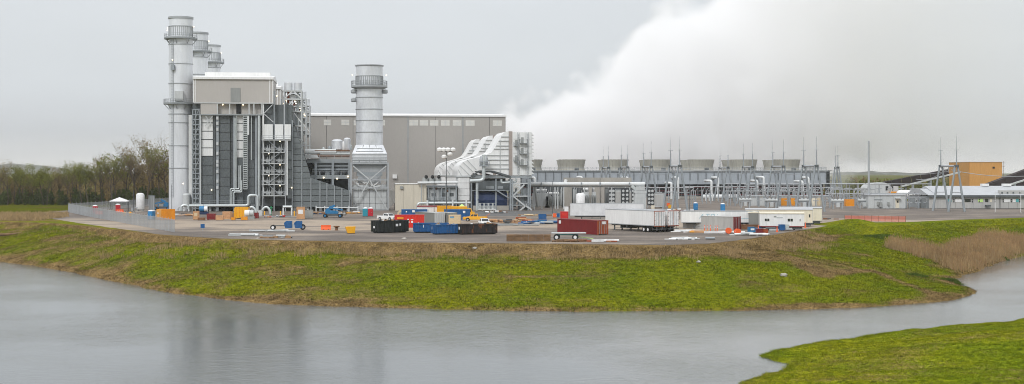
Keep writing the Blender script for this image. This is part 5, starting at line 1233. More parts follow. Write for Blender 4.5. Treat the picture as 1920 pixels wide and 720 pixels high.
container(1092, 437.8, 'dark red 40-foot container with rusty orange end, beside the white trailers', -55+0, 12.2, m='maroon', mend='rust_red', doors=1, decals=(('front',-5.6,-5.0,1.7,2.3,'plastic_white'),('right',-.2,.6,1.9,2.4,'plastic_white')))
container(768, 426.5, 'bright red container with orange plates and white marks behind the dumpsters', 2, 6.06, m='red_bright', decals=(('front',-2.5,-1.2,1.75,2.15,'orange'),('front',-2.5,-1.2,1.2,1.55,'orange'),('front',-.4,-.1,1.6,1.8,'plastic_white'),('front',-.5,0,.95,1.3,'plastic_white'),('front',.35,.75,1.0,1.4,'plastic_white'),('front',.3,.8,1.6,1.75,'plastic_white'),('front',2.0,2.1,.5,1.0,'plastic_white')))
container(806, 420, 'dark grey container receding behind the bright red one', -58, 9, m='grey_container', mend='pale_grey', roofm='pale_grey')
container(836, 420, 'second dark grey container, right of the first', -60, 6.06, m='grey_container', mend='grey_container', roofm='pale_grey')
container(857, 413, 'blue container with a round white emblem behind the tan crate', 4, 6.06, m='blue', decals=(('front',1.35,1.9,1.7,2.25,'plastic_white'),('front',1.5,1.7,.6,.9,'plastic_white')))
container(777, 413, 'blue container with white stickers, mostly hidden by the red one', 3, 6.06, m='blue', decals=(('front',-.5,.1,1.9,2.4,'plastic_white'),('front',-2.0,-1.7,1.9,2.2,'plastic_white')))
container(311, 412.5, 'small orange container with ribbed sides near the tallest stack', 38, 3.6, 2.44, 2.6, m='orange', mend='orange_light', doors=-1, decals=(('left',.1,.7,1.5,1.8,'plastic_white'),))
container(1593, 386.5, 'small orange container in the switchyard, right of a circuit breaker', 0, 3.0, 2.2, 2.3, m='orange')
container(1334, 429, 'light grey container with dark red end door before the lettered trailer', -42, 12.2, m='trailer_grey', mend='maroon', doors=1)
t_ = at(853, 421, 'shipping_crate', 'tan crate with a blue stencil, in front of the blue container', 'crate', -4)
MB().box(-1.25, 1.25, -1, 1, 0, 2.1).ob('body', 'tan', t_); MB().box(-.95, -.1, -1.02, -.99, 1.45, 1.8).ob('stencil', 'blue', t_)
for k in range(6): MB().box(-1.27, 1.27, -1.03, -1.0, .05+k*.35, .34+k*.35).ob('plank', 'tan', t_) if not k in (4,) else None
MB().box(-.95, -.1, -1.05, -1.03, 1.42, 1.72).ob('stencil', 'blue_print', t_)
# ------------------------------------------------------------------ semitrailers
def wheel(parent, x_, y_, r_=.5, w=.28, hub='galv'):
    t_ = MB().cyl((x_,y_-w/2,r_), (x_,y_+w/2,r_), r_, n=16).ob('wheel', 'tyre', parent, True); MB().cyl((x_,y_-w/2-.02,r_), (x_,y_+w/2+.02,r_), r_*.55, n=12).ob('rim', hub, t_, True); return t_
def semitrailer(px, py, lab, yaw, L_=16.0, m='white', H=4.1, name='box_trailer', zb=1.2, axles=True, trim='galv', lettering=False, doors=True):
    t_ = at(px, py, name, lab, 'trailer', yaw); h = L_/2; W = 2.6; w = W/2
    MB().box(-h+.03, h-.06, -w+.03, w-.03, zb+.05, H-.03).ob('box_core', m, t_)
    n = 12
    for k in range(n):
        x0 = -h+k*L_/n
        for sy in (-1, 1): MB().box(x0+.01, x0+L_/n-.01, min(sy*w,sy*(w-.04)), max(sy*w,sy*(w-.04)), zb+.15, H-.12).ob('side_panel', m, t_)
    for sy in (-1, 1):
        MB().box(-h, h, min(sy*(w+.03),sy*(w-.05)), max(sy*(w+.03),sy*(w-.05)), H-.12, H+.02).ob('top_rail', trim, t_); MB().box(-h, h, min(sy*(w+.03),sy*(w-.05)), max(sy*(w+.03),sy*(w-.05)), zb, zb+.15).ob('bottom_rail', trim, t_)
    MB().box(-h+.05, h-.05, -w+.05, w-.05, H-.03, H).ob('roof', 'roof_grey', t_)
    MB().box(-h, -h+.04, -w, w, zb, H-.02).ob('front_wall', m, t_)
    # rear frame, doors and lights
    fr_ = MB().box(h-.05, h+.0, -w, w, zb-.1, H-.02).ob('rear_frame', 'rust_red' if lettering is False and m == 'white' else 'galv', t_)
    for sy in (-1, 1):
        d_ = MB().box(h-.01, h+.05, min(sy*.06,sy*(w-.08)), max(sy*.06,sy*(w-.08)), zb+.08, H-.18).ob('door', 'plastic_white' if m == 'white' else m, t_)
        MB().cyl((h+.07,sy*.32,zb+.05), (h+.07,sy*.32,H-.15), .045, n=6).ob('lock_rod', 'steel_mid', d_); MB().cyl((h+.07,sy*.75,zb+.05), (h+.07,sy*.75,H-.15), .03, n=6).ob('lock_rod', 'steel_mid', d_)
        for j in range(4): MB().box(h+.04, h+.09, sy*(w-.12)-.09, sy*(w-.12)+.09, zb+.3+j*.7, zb+.42+j*.7).ob('hinge', 'steel_mid', d_)
    MB().box(h-.1, h+.02, -w, w, .55, .68).ob('bumper', 'steel_dark', t_); 
    for sy in (-.7, .7): MB().box(h-.08, h, sy-.06, sy+.06, .6, zb).ob('bumper_post', 'steel_dark', t_)
    MB().box(-h+1, h-.2, -.5, .5, zb-.25, zb).ob('chassis', 'steel_dark', t_)
    if axles:
        for x_ in (h-2.0, h-3.3):
            for sy in (-1, 1): wheel(t_, x_, sy*1.05, .5, .5, 'plastic_white')
        for sx in (-h+2.6, -h+2.9):
            pass
        for sy in (-.9, .9): MB().box(-h+2.5, -h+2.7, sy-.1, sy+.1, .05, zb).ob('landing_leg', 'steel_dark', t_); MB().box(-h+2.35, -h+2.85, sy-.2, sy+.2, 0, .06).ob('landing_foot', 'steel_dark', t_)
        mb = MB()
        for x_ in (-h+5, -h+7): mb.box(x_-.06, x_+.06, -1.2, 1.2, .5, zb); 
        mb.bar((-h+2.6,-1,.5), (-h+5,-1,.55), .06); mb.bar((-h+5,-1,.6), (-h+7,-1,.6), .06); mb.ob('side_guard', 'steel_dark', t_)
    return t_
YW = -59
semitrailer(1190, 433, 'long white box trailer with doors facing the pond, left of a pair', YW, 16.0)
semitrailer(1218, 432.3, 'white box trailer close beside its twin, right of the pair', YW, 15.0)
semitrailer(1138, 414.5, 'long silver trailer behind the dark red container', -4, 16.9, 'alu', 4.1)
tr = semitrailer(1349, 428.5, 'white trailer with faint blue lettering behind the light grey container', -3, 15.4, 'white', 3.55, lettering=True, axles=True)
# faint italic lettering on the trailer side
fc = bpy.data.curves.new('lettering', 'FONT'); fc.body = 'ATDi'; fc.size = 1.35; fc.shear = 0.35; fc.extrude = 0.012; fc.space_character = 1.25
fo = bpy.data.objects.new('lettering_source', fc); COL.objects.link(fo)
dg = bpy.context.evaluated_depsgraph_get(); me = bpy.data.meshes.new_from_object(fo.evaluated_get(dg)); bpy.data.objects.remove(fo)
me.materials.clear(); mk('faded_blue', (0.38,0.55,0.62), .6, 0, .25, 1.5); me.materials.append(M('faded_blue'))
lo = bpy.data.objects.new('lettering', me); COL.objects.link(lo); lo.parent = tr; lo.location = (-4.2, -1.315, 2.05); lo.rotation_euler = (R(90), 0, 0)
MB().box(.4, 6.6, -1.318, -1.30, 1.98, 2.08).ob('lettering_line', 'faded_blue', tr)
# ------------------------------------------------------------------ site offices
def office(px, py, lab, yaw, L_, W, m, H=3.5, wins=(), roofm='roof_grey', name='site_office', endm=None, zb=.8, logo=False):
    t_ = at(px, py, name, lab, 'site office', yaw); h, w = L_/2, W/2
    MB().box(-h+.04, h-.04, -w+.04, w-.04, zb, H-.1).ob('core', endm or m, t_)
    n = max(3, round(L_/1.25))
    for k in range(n): MB().box(-h+k*L_/n+.008, -h+(k+1)*L_/n-.008, -w, -w+.08, zb, H-.1).ob('wall_panel', m, t_)
    for sx in (-1, 1): MB().box(sx*h-.05, sx*h+.05, -w+.02, w-.02, zb, H-.1).ob('end_wall', endm or m, t_)
    MB().prismx([(-w-.12,H-.1),(-w-.12,H),(0,H+.22),(w+.12,H),(w+.12,H-.1)], -h-.12, h+.12).ob('roof', roofm, t_)
    MB().box(-h+.3, h-.3, -w+.2, w-.2, .25, zb).ob('chassis', 'steel_dark', t_)
    MB().box(-h, h, -w-.02, -w+.1, zb-.12, zb+.05).ob('skirt_rail', 'maroon' if m == 'white' else 'steel_dark', t_)
    for x_ in (h-2.0, h-2.9): wheel(t_, x_, -w+.5, .38, .25)
    for x_ in (-h+1.0, 0): MB().box(x_-.2, x_+.2, -w+.3, -w+.7, 0, zb).ob('block', 'concrete', t_)
    for (x0, x1, z0, z1, kind) in wins:
        o_ = MB().box(x0, x1, -w-.03, -w+.02, z0, z1).ob('door' if kind == 'door' else 'window', {'door':'cream','win':'plastic_white'}[kind], t_)
        if kind == 'win':
            xm = (x0+x1)/2
            for a_, b_ in ((x0+.06,xm-.04),(xm+.04,x1-.06)): MB().box(a_, b_, -w-.05, -w-.02, z0+.06, z1-.06).ob('pane', 'glass_dark', o_)
        else: MB().box((x0+x1)/2-.15, (x0+x1)/2+.15, -w-.05, -w-.02, z0+1.1, z1-.25).ob('pane', 'glass_dark', o_)
    if logo:
        MB().box(-1.6, -1.1, -w-.03, -w-.01, 2.55, 2.85).ob('emblem', 'grey_box', t_); MB().box(-1.05, .1, -w-.03, -w-.01, 2.4, 2.62).ob('emblem', 'pale_grey', t_)
    return t_
office(1460, 424.5, 'cream site office with windows behind the white office', -8, 13.6, 3.6, 'cream', 3.6, ((3.9,4.5,2.0,2.75,'win'),(4.55,5.15,2.0,2.75,'win'),(5.9,6.5,.85,2.85,'door')), endm='pale_grey')
office(1500, 420.5, 'grey-ended site office just behind the cream one', -8, 9, 3.4, 'cream', 3.6, (), endm='pale_grey')
office(1465, 431.5, 'white site office with two dark windows, nearest the reed bank', -5, 8.4, 3.0, 'white', 3.35, ((-3.4,-2.4,1.75,2.35,'win'),(1.0,2.1,1.7,2.35,'win'),(-2.3,-1.9,.85,2.6,'door') if False else (3.3,3.6,1.75,2.35,'win')), roofm='cream', logo=True)
office(1415, 429, 'dark grey container office tucked between white trailer and white office', 80, 5.5, 2.4, 'grey_container', 3.3, (), roofm='cream', name='site_office')
office(803, 407, 'small white site hut with dark red roof edge and narrow windows', 3, 5.4, 2.6, 'white', 2.7, ((-2.1,-1.8,1.2,2.0,'win'),(-1.2,-.9,1.2,2.0,'win'),(-.2,.1,1.2,2.0,'win')), roofm='maroon', zb=.4)
# ------------------------------------------------------------------ skips
def skip(px, py, lab, yaw, L_=6.7, W=2.4, H=2.0, m='blue', load=None, marks=(), mend=None):
    t_ = at(px, py, 'roll_off_dumpster', lab, 'dumpster', yaw, 'dumpsters in the yard'); h, w = L_/2, W/2; a_ = .08
    for sy in (-1, 1):
        MB().box(-h, h, min(sy*w,sy*(w-a_)), max(sy*w,sy*(w-a_)), .25, H).ob('side_wall', m, t_)
        n = 9
        for k in range(n+1): x_ = -h+.08+k*(L_-.16)/n; MB().box(x_-.07, x_+.07, min(sy*(w+.12),sy*w), max(sy*(w+.12),sy*w), .25, H-.1).ob('rib', m, t_)
        MB().box(-h-.03, h+.03, min(sy*(w+.14),sy*(w-.06)), max(sy*(w+.14),sy*(w-.06)), H-.1, H+.06).ob('top_rail', m, t_)
    for sx in (-1, 1):
        e_ = MB().box(min(sx*h,sx*(h-a_)), max(sx*h,sx*(h-a_)), -w, w, .25, H).ob('end_wall', mend or m, t_); MB().box(sx*h-.06, sx*h+.06, -w, w, H-.1, H+.06).ob('end_rail', m, t_)
        for y_ in (-.7, 0, .7): MB().box(min(sx*h,sx*(h+.08)), max(sx*h,sx*(h+.08)), y_-.06, y_+.06, .25, H-.1).ob('end_rib', mend or m, t_)
    MB().box(-h, h, -w+.02, w-.02, .2, .3).ob('floor', m, t_)
    for y_ in (-.5, .5): MB().box(-h+.1, h-.1, y_-.08, y_+.08, .06, .2).ob('skid', 'steel_dark', t_)
    for sx in (-1, 1): MB().cyl((sx*(h-.4),-.8,.12), (sx*(h-.4),.8,.12), .12, n=8).ob('roller', 'steel_dark', t_)
    for (side, u0, u1, z0, z1) in marks:
        if side == 'front': MB().box(u0, u1, -w-.14, -w-.1, z0, z1).ob('sticker', 'plastic_white', t_)
        else: MB().box(-h-.11, -h-.06, u0, u1, z0, z1).ob('sticker', 'plastic_white', t_)
    # rubbish inside
    if load:
        rnd = random.Random(int(px)); mb = {}
        for k in range(34):
            c = rnd.choice(load); q_ = mb.setdefault(c, MB()); x_ = rnd.uniform(-h+.4, h-.5); y_ = rnd.uniform(-w+.3, w-.3); z_ = H-.45+rnd.uniform(-.2, .35); s_ = rnd.uniform(.2, .6)
            an = rnd.uniform(0, 3); q_.bar((x_-s_*math.cos(an),y_-s_*math.sin(an)*.4,z_), (x_+s_*math.cos(an),y_+s_*math.sin(an)*.4,z_+rnd.uniform(-.2,.4)), rnd.uniform(.12,.5), rnd.uniform(.05,.35))
        for c, q_ in mb.items(): q_.ob('rubbish', c, t_, kind='stuff')
    return t_
skip(731, 436, 'black ribbed dumpster with white stickers, leftmost of the dumpsters', 36, 6.7, 2.4, 2.25, 'bin_black', ('plastic_white','wood','grey_box'), (('front',.5,1.0,1.2,1.65),('front',1.3,1.6,1.3,1.7),('left',-.3,.2,.9,1.3)))
skip(808, 436, 'dark blue dumpster farthest back, right of the black one', 10, 6.4, 2.4, 1.75, 'blue', ('wood','grey_box'), (('front',-1.6,-1.5,1.0,1.5),('front',2.4,2.5,.9,1.5)))
skip(839, 439, 'nearer dark blue dumpster with a dirty grey middle, between blue and rusty ones', 24, 5.6, 2.4, 1.75, 'blue', ('wood','steel_mid'), (('left',.3,.4,.9,1.4),('front',2.0,2.12,.8,1.1)))
skip(895, 439, 'rusty black dumpster heaped with rubbish, rightmost of the dumpsters', 20, 6.9, 2.4, 1.85, 'rusty_black', ('plastic_white','steel_dark','wood','plywood','plastic_white'), (('left',-.6,.1,.9,1.4),), 'bin_black')
# ------------------------------------------------------------------ portable toilets
def toilet(px, py, m, lab, yaw=0.0):
    t_ = at(px, py, 'portable_toilet', lab, 'portable toilet', yaw, 'portable toilets'); h = .58
    MB().box(-h, h, -h, h, .12, 2.05).ob('cabin', m, t_); MB().box(-h-.04, h+.04, -h-.04, h+.04, 0, .12).ob('skid', 'steel_dark', t_)
    d_ = MB().box(-h+.12, h-.12, -h-.03, -h+.01, .2, 1.95).ob('door', m, t_); MB().box(.22, .32, -h-.07, -h-.03, 1.0, 1.15).ob('handle', 'steel_mid', d_)
    MB().lathe((0,0,2.05), [(.82,0),(.82,.08),(.6,.22),(.2,.3),(.03,.31)], 4).ob('roof', 'plastic_white', t_, False).rotation_euler = (0,0,R(45))
    for x_ in (-h, h): MB().box(x_-.05, x_+.05, -h-.02, -h+.05, .12, 2.05).ob('corner', m, t_)
    MB().cyl((.35,.4,2.0), (.35,.4,2.5), .06).ob('vent_pipe', 'steel_mid', t_)
toilet(685, 406, 'toilet_teal', 'teal portable toilet beside the red one, before the braced stack base'); toilet(695, 406, 'toilet_red', 'red portable toilet beside the teal one')
toilet(284, 412, 'toilet_blue', 'blue portable toilet next to the small orange container', -20); toilet(178, 400.5, 'toilet_red', 'red white-topped portable toilet near the fence corner', 25); toilet(221, 397.5, 'toilet_red', 'red white-topped portable toilet under the white canopy', 25)
toilet(1241, 389, 'toilet_blue', 'blue portable toilet between the nearest left gantry legs'); toilet(1304, 394, 'toilet_blue', 'blue portable toilet right of the nearest left gantry'); toilet(1355, 396, 'toilet_blue', 'blue portable toilet farther right, behind the lettered trailer')
# ------------------------------------------------------------------ vehicles
def pickup(px, py, m, lab, yaw, beacon=False):
    t_ = at(px, py, 'pickup_truck', lab, 'pickup truck', yaw, 'pickup trucks')
    w = .95
    def arch(cx, r_): return [(cx+r_*math.cos(a_), .42+r_*math.sin(a_)) for a_ in [math.pi*k/6 for k in range(7)]]
    low = [(-2.75,.5)]+[(-1.75-.48*math.cos(math.pi*k/6), .42+.48*math.sin(math.pi*k/6)) for k in range(7)]+[(1.65-.48*math.cos(math.pi*k/6), .42+.48*math.sin(math.pi*k/6)) for k in range(7)]+[(2.7,.45),(2.78,.75),(2.72,1.0),(1.35,1.12),(-.55,1.16),(-2.75,1.14)]
    n = len(low); mb = MB(); vs = [(x_,-w+(.06 if z_ > 1 else 0),z_) for x_, z_ in low]+[(x_,w-(.06 if z_ > 1 else 0),z_) for x_, z_ in low]
    mb.add(vs, [tuple(range(n)), tuple(range(2*n-1,n-1,-1))]+[(i,i+n,(i+1)%n+n,(i+1)%n) for i in range(n)]); body = mb.ob('body', m, t_)
    MB().box(-2.65, -.75, -w+.12, w-.12, 1.1, 1.18).ob('bed_liner', 'steel_dark', t_)
    cab = MB(); b_, tp = w-.07, w-.24
    cab.add([(-.7,-b_,1.12),(1.35,-b_,1.1),(.75,-tp,1.72),(-.55,-tp,1.74),(-.7,b_,1.12),(1.35,b_,1.1),(.75,tp,1.72),(-.55,tp,1.74)], [(0,1,2,3),(7,6,5,4),(1,5,6,2),(4,0,3,7),(3,2,6,7)]); cab.ob('cab', m, t_)
    def quad(name, pts): return MB().add(pts, [(0,1,2,3)]).ob(name, 'glass_dark', t_)
    for sy in (-1, 1):
        f_ = lambda x_, z_: (x_, sy*(b_+(tp-b_)*(z_-1.11)/.62+.012), z_)
        for x0, x1, x2, x3 in ((-.52,.25,.2,-.45),(.33,1.12,.68,.3)):
            p_ = [f_(x0,1.18), f_(x1,1.18), f_(x2,1.64), f_(x3,1.64)]; quad('side_window', p_ if sy < 0 else p_[::-1])
    quad('windscreen', [(1.30,-b_+.14,1.17),(1.30,b_-.14,1.17),(.80,tp-.06,1.68),(.80,-tp+.06,1.68)]); quad('rear_window', [(-.69,b_-.14,1.2),(-.69,-b_+.14,1.2),(-.58,-tp+.08,1.66),(-.58,tp-.08,1.66)])
    for x_ in (-1.75, 1.65):
        for sy in (-1, 1): wheel(t_, x_, sy*(w-.14), .4, .26)
    for sy in (-1, 1): MB().box(2.7, 2.8, sy*.72-.16, sy*.72+.16, .72, .92).ob('headlight', 'plastic_white', t_); MB().box(-2.79, -2.74, sy*.85-.07, sy*.85+.07, .75, 1.05).ob('tail_light', 'red', t_)
    MB().box(2.68, 2.86, -w+.03, w-.03, .42, .62).ob('front_bumper', 'galv', t_); MB().box(-2.86, -2.72, -w+.03, w-.03, .42, .6).ob('rear_bumper', 'galv', t_)
    MB().box(2.74, 2.8, -.52, .52, .7, .95).ob('grille', 'steel_dark', t_)
    if beacon:
        for k in (0, 1): MB().bar((-2.4,-.3+k*.6,1.2), (-3.4,-.3+k*.6,1.75), .06, .25).ob('ladder_load', 'safety_orange', t_)
pickup(727, 413.5, 'white', 'white pickup truck parked behind the black dumpster and red container', -42); pickup(891, 415, 'yellow', 'yellow pickup truck beside the blue container', 176, True); pickup(908, 425, 'white', 'white pickup truck facing the pond behind the rusty dumpster', -80)
def yellow_truck(px, py, lab, L_, yaw):
    t_ = at(px, py, 'box_truck', lab, 'truck', yaw, 'yellow trucks'); h = L_/2
    MB().box(-h, h-1.9, -1.2, 1.2, .9, 2.9).ob('box', 'yellow', t_)
    mb = MB(); mb.prism([(h-1.85,.6),(h,.6),(h,1.5),(h-.55,1.6),(h-.9,2.4),(h-1.85,2.45)], -1.1, 1.1); mb.ob('cab', 'yellow', t_)
    for sy in (-1, 1): MB().box(h-1.6, h-.95, sy*1.1-.02, sy*1.1+.02, 1.6, 2.2).ob('side_window', 'glass_dark', t_)
    MB().add([(h-.58,-.95,1.66),(h-.58,.95,1.66),(h-.88,.95,2.34),(h-.88,-.95,2.34)], [(0,1,2,3)]).ob('windscreen', 'glass_dark', t_)
    for k in range(5): MB().box(-h+.1+k*(L_-2)/5, -h+.16+k*(L_-2)/5, -1.24, 1.24, .95, 2.85).ob('box_rib', 'orange', t_)
    for x_ in (-h+1.2, h-1.0):
        for sy in (-1, 1): wheel(t_, x_, sy*1.0, .45, .3)
    MB().box(-h, h-.2, -.5, .5, .45, .9).ob('chassis', 'steel_dark', t_)
yellow_truck(842, 407.5, 'yellow box truck behind the blue container, left of two', 6.0, 4); yellow_truck(868, 409, 'yellow box truck right of the lime canopy, right of two', 5.8, 2)
def boomlift(px, py, lab, yaw, s_=1.0, m='blue_lift'):
    t_ = at(px, py, 'boom_lift', lab, 'boom lift', yaw, 'blue boom lifts')
    MB().box(-1.9, 1.9, -.85, .85, .45, .95).ob('chassis', 'steel_dark', t_)
    for x_ in (-1.9, 1.8):
        for sy in (-1, 1): wheel(t_, x_, sy*1.0, .5, .36, m)
    MB().prism([(-1.3,1.0),(1.7,1.0),(1.9,1.5),(1.6,2.2),(.9,2.3),(.6,1.8),(-1.1,1.7),(-1.4,1.4)], -.8, .8).ob('turntable', m, t_)
    MB().box(-.9, .4, -.9, -.75, 1.05, 1.75).ob('engine_cover', 'grey_box', t_)
    MB().bar((1.3,0,2.0), (-.4,0,3.0), .5, .5).ob('lower_boom', m, t_); MB().bar((-.5,0,3.05), (.9,0,2.5), .42, .45).ob('upper_boom', m, t_); MB().bar((.8,.5,2.5), (-2.6,.5,1.9), .34, .36).ob('jib', m, t_)
    b_ = MB().box(-3.3, -2.5, -.7, .9, .6, .72).ob('basket_floor', 'steel_dark', t_); mb = MB(); rails(mb, [(-3.3,-.7,.7),(-2.5,-.7,.7),(-2.5,.9,.7),(-3.3,.9,.7),(-3.3,-.7,.7)], 1.1, .07); mb.ob('basket_rail', 'steel_dark', b_)
boomlift(624, 408, 'blue boom lift folded down in front of the sloping boiler duct', 180); boomlift(305, 393.5, 'blue boom lift by the foot of the tallest stack', 0)
# ------------------------------------------------------------------ left-hand tanks, canopy, vaporiser
t_ = at(263, 397, 'storage_tank', 'upright white gas tank near the ribbed vaporiser', 'tank')
MB().lathe((0,0,0), [(1.05,.7),(1.18,.9),(1.18,4.8),(1.0,5.15),(.5,5.35),(.04,5.4)], 24).ob('shell', 'plastic_white', t_, True); MB().lathe((0,0,0), [(1.7,0),(1.7,.25)], 16).ob('plinth', 'concrete', t_)
for k in range(4): a_ = k*math.pi/2+.8; MB().box(math.cos(a_)-.1, math.cos(a_)+.1, math.sin(a_)-.1, math.sin(a_)+.1, .25, 1.0).ob('leg', 'galv', t_)
mb = MB(); mb.tube(path([(-1.4,-1,.3),(-1.4,-1,1.2),(-.4,-1.1,1.2)], .2), .1); mb.box(-2.3, -1.5, -1.2, -.6, .3, 1.2); mb.ob('valve_set', 'galv', t_, True)
t_ = at(284.5, 400, 'vaporiser', 'tall ribbed grey vaporiser behind the blue toilet', 'vaporiser')
for i in range(5):
    for j in range(3): MB().lathe((-.62+i*.31,-.4+j*.4,0), [(.13,.4),(.13,4.9)], 8).ob('fin_tube', 'galv', t_, True)
MB().box(-.8, .8, -.6, .6, .3, .42).ob('frame', 'steel_mid', t_); MB().box(-.8, .8, -.6, .6, 4.8, 4.9).ob('top_frame', 'steel_mid', t_)
for sx in (-.7, .7): MB().box(sx-.08, sx+.08, -.1, .1, 0, .3).ob('leg', 'steel_mid', t_)
t_ = at(224, 396, 'canopy_tent', 'white pyramid canopy on four posts near the fence', 'canopy', 10)
MB().lathe((0,0,3.0), [(3.55,-.25),(3.6,.0),(1.8,.55),(.06,1.05)], 4).ob('roof', 'plastic_white', t_).rotation_euler = (0,0,R(45))
for sx in (-1, 1):
    for sy in (-1, 1): MB().cyl((sx*2.35,sy*2.35,0), (sx*2.35,sy*2.35,2.8), .07).ob('post', 'steel_dark', t_)
t_ = at(350, 396, 'hopper_tank', 'grey hopper tank on legs at the foot of the tallest stack', 'tank')
MB().lathe((0,0,0), [(.35,1.2),(1.2,2.0),(1.22,4.7),(.9,5.1),(.05,5.3)], 20).ob('shell', 'pale_grey', t_, True)
for k in range(4): a_ = k*math.pi/2+.78; MB().box(1.05*math.cos(a_)-.12, 1.05*math.cos(a_)+.12, 1.05*math.sin(a_)-.12, 1.05*math.sin(a_)+.12, 0, 2.6).ob('leg', 'white_panel', t_)
mb = MB(); mb.tube(path([(-2.2,-1.2,.1),(-2.2,-1.2,1.2),(-.8,-1.2,1.2)], .3), .12); mb.ball((-2.2,-1.2,.8), .3); mb.ball((-1.2,-1.2,1.2), .28); mb.ob('valve_set', 'pale_grey', t_, True)
t_ = at(745+12, 404.5, 'tunnel_tent', 'small tan tunnel tent behind the red container', 'tent')
MB().prism([(-1.6,0),(-1.5,.9),(-1.0,1.45),(0,1.75),(1.0,1.45),(1.5,.9),(1.6,0)], -1.5, 1.5).ob('cover', 'tan', t_); MB().prism([(-1.2,0),(-1.1,.7),(-.7,1.1),(.7,1.1),(1.1,.7),(1.2,0)], -1.53, -1.49).ob('opening', 'grey_box', t_)
t_ = at(866, 404, 'canopy_tent', 'small lime green pop-up canopy between the yellow trucks', 'canopy')
MB().lathe((0,0,2.1), [(1.6,-.2),(1.6,0),(.04,.9)], 4).ob('roof', 'lime', t_).rotation_euler = (0,0,R(45))
for sx in (-1, 1):
    for sy in (-1, 1): MB().cyl((sx*1.08,sy*1.08,0), (sx*1.08,sy*1.08,2.0), .05).ob('post', 'galv', t_)
# ------------------------------------------------------------------ small equipment along the plant front
def box_on(px, py, w, d, h, m, lab, cat, name, yaw=0.0, slats=0, m2=None, group=None):
    t_ = at(px, py, name, lab, cat, yaw, group); MB().box(-w/2, w/2, -d/2, d/2, .08, h).ob('body', m, t_)
    for sx in (-1, 1): MB().box(sx*w*.4-.08, sx*w*.4+.08, -d/2, d/2, 0, .08).ob('runner', 'timber_old', t_)
    for k in range(slats): MB().box(-w/2-.02, w/2+.02, -d/2-.03, -d/2, .1+k*(h-.1)/slats, .1+(k+.8)*(h-.1)/slats).ob('slat', m, t_)
    if m2: MB().box(-w*.3, w*.3, -d/2-.05, -d/2-.02, h*.45, h*.8).ob('panel', m2, t_)
    MB().box(-w/2-.03, w/2+.03, -d/2-.04, d/2+.03, h, h+.06).ob('lid', m, t_); return t_
box_on(396.5, 412, 2.0, 1.3, 1.4, 'maroon', 'dark red site box on the ground before the boiler', 'site box', 'site_box', 0, 0, 'maroon')
box_on(412, 413, 1.7, 1.2, 1.1, 'plywood', 'low plywood crate right of the dark red site box', 'crate', 'wooden_crate', 3, 4)
box_on(426, 411, 1.9, 1.4, 1.8, 'plywood', 'tallest plywood crate among those before the boiler', 'crate', 'wooden_crate', -4, 5)
box_on(436, 410, 1.3, 1.2, 1.4, 'wood', 'brown crate leaning against the yellow compactor', 'crate', 'wooden_crate', 8, 4)
box_on(368, 412, 1.3, 1.0, 2.0, 'plywood', 'upright plywood crate left of the blue pump', 'crate', 'wooden_crate', 0, 4, 'tan')
box_on(378, 413, 1.6, 1.0, .6, 'rust', 'low rusty pallet box by the blue pump', 'crate', 'pallet_box', 0, 2)
box_on(437.5, 413, .9, .8, .65, 'orange', 'small orange bin before the yellow compactor', 'bin', 'small_bin', 0)
box_on(458, 413, 1.5, 1.0, .8, 'orange', 'orange scrap bin in front of the yellow compactor', 'bin', 'small_bin', 5)
box_on(480.5, 409.5, 1.1, 1.0, 1.35, 'maroon', 'dark red drum box right of the white pump', 'site box', 'site_box', 0)
box_on(564, 411, 1.9, 1.5, 2.9, 'plywood', 'tall orange plywood crate with a white sheet before the boiler duct', 'crate', 'wooden_crate', 4, 6, 'plastic_white')
box_on(579.5, 410, 1.9, 1.0, 2.1, 'grey_box', 'grey-green metal cabinet right of the tall plywood crate', 'cabinet', 'metal_cabinet', 0, 0)
box_on(488, 405, 1.1, .8, 1.5, 'pale_grey', 'pale control cabinet among the hoses before the boiler', 'cabinet', 'metal_cabinet', 0)
t_ = at(454, 410, 'trash_compactor', 'yellow compactor with sloping front beside the plywood crates', 'compactor', -3)
MB().prism([(-1.7,.1),(-1.2,.1),(1.6,.6),(1.7,2.85),(-1.5,2.85),(-1.75,2.3)], -1.1, 1.1).ob('body', 'yellow', t_)
for x_ in (-1.2, -.4, .4, 1.2): MB().box(x_-.05, x_+.05, -1.16, -1.1, .6, 2.8).ob('rib', 'orange', t_)
MB().box(-1.5, 1.5, -.9, .9, 0, .12).ob('skid', 'steel_dark', t_)
def pump(px, py, lab, yaw=0, m='blue_lift', m2='plastic_white'):
    t_ = at(px, py, 'pump_unit', lab, 'pump', yaw)
    MB().box(-1.3, 1.3, -.6, .6, 0, .7).ob('base', 'blue_dark' if m != 'white' else 'grey_box', t_); MB().cyl((-1.0,0,1.45), (.2,0,1.45), .78, n=16).ob('motor', m, t_, True); MB().cyl((.25,0,1.45), (1.1,0,1.45), .72, n=16).ob('filter_drum', m2, t_, True); MB().cyl((.0,0,2.1), (.0,0,2.6), .12).ob('exhaust', 'galv', t_)
pump(381.5, 402, 'blue and white pump unit by the big bent feed pipe'); pump(467, 411, 'white pump cart with dark holes before the boiler', 0, 'white', 'pale_grey')
for k, (px, py, lab) in enumerate(((472,404,'grey hose hoop left of the green post'),(499,404,'grey hose hoop right of the dark red drum box'))):
    x_, y_ = G(px, py); mb = MB(); mb.tube([(x_+1.1*math.cos(a_),y_,.3+1.9*math.sin(a_)) for a_ in [math.pi*j/10 for j in range(11)]], .32, 10); o = mb.ob('duct_hose', 'lagging', None, True); tag(o, lab, 'hose', 'hose hoops')
t_ = at(508.5, 403, 'green_hydrant', 'green upright standpipe before the boiler access tower', 'standpipe'); MB().cyl((0,0,0), (0,0,2.3), .17).ob('pipe', 'green', t_, True); MB().cyl((-.4,0,1.9), (.4,0,1.9), .14).ob('branch', 'green', t_, True)
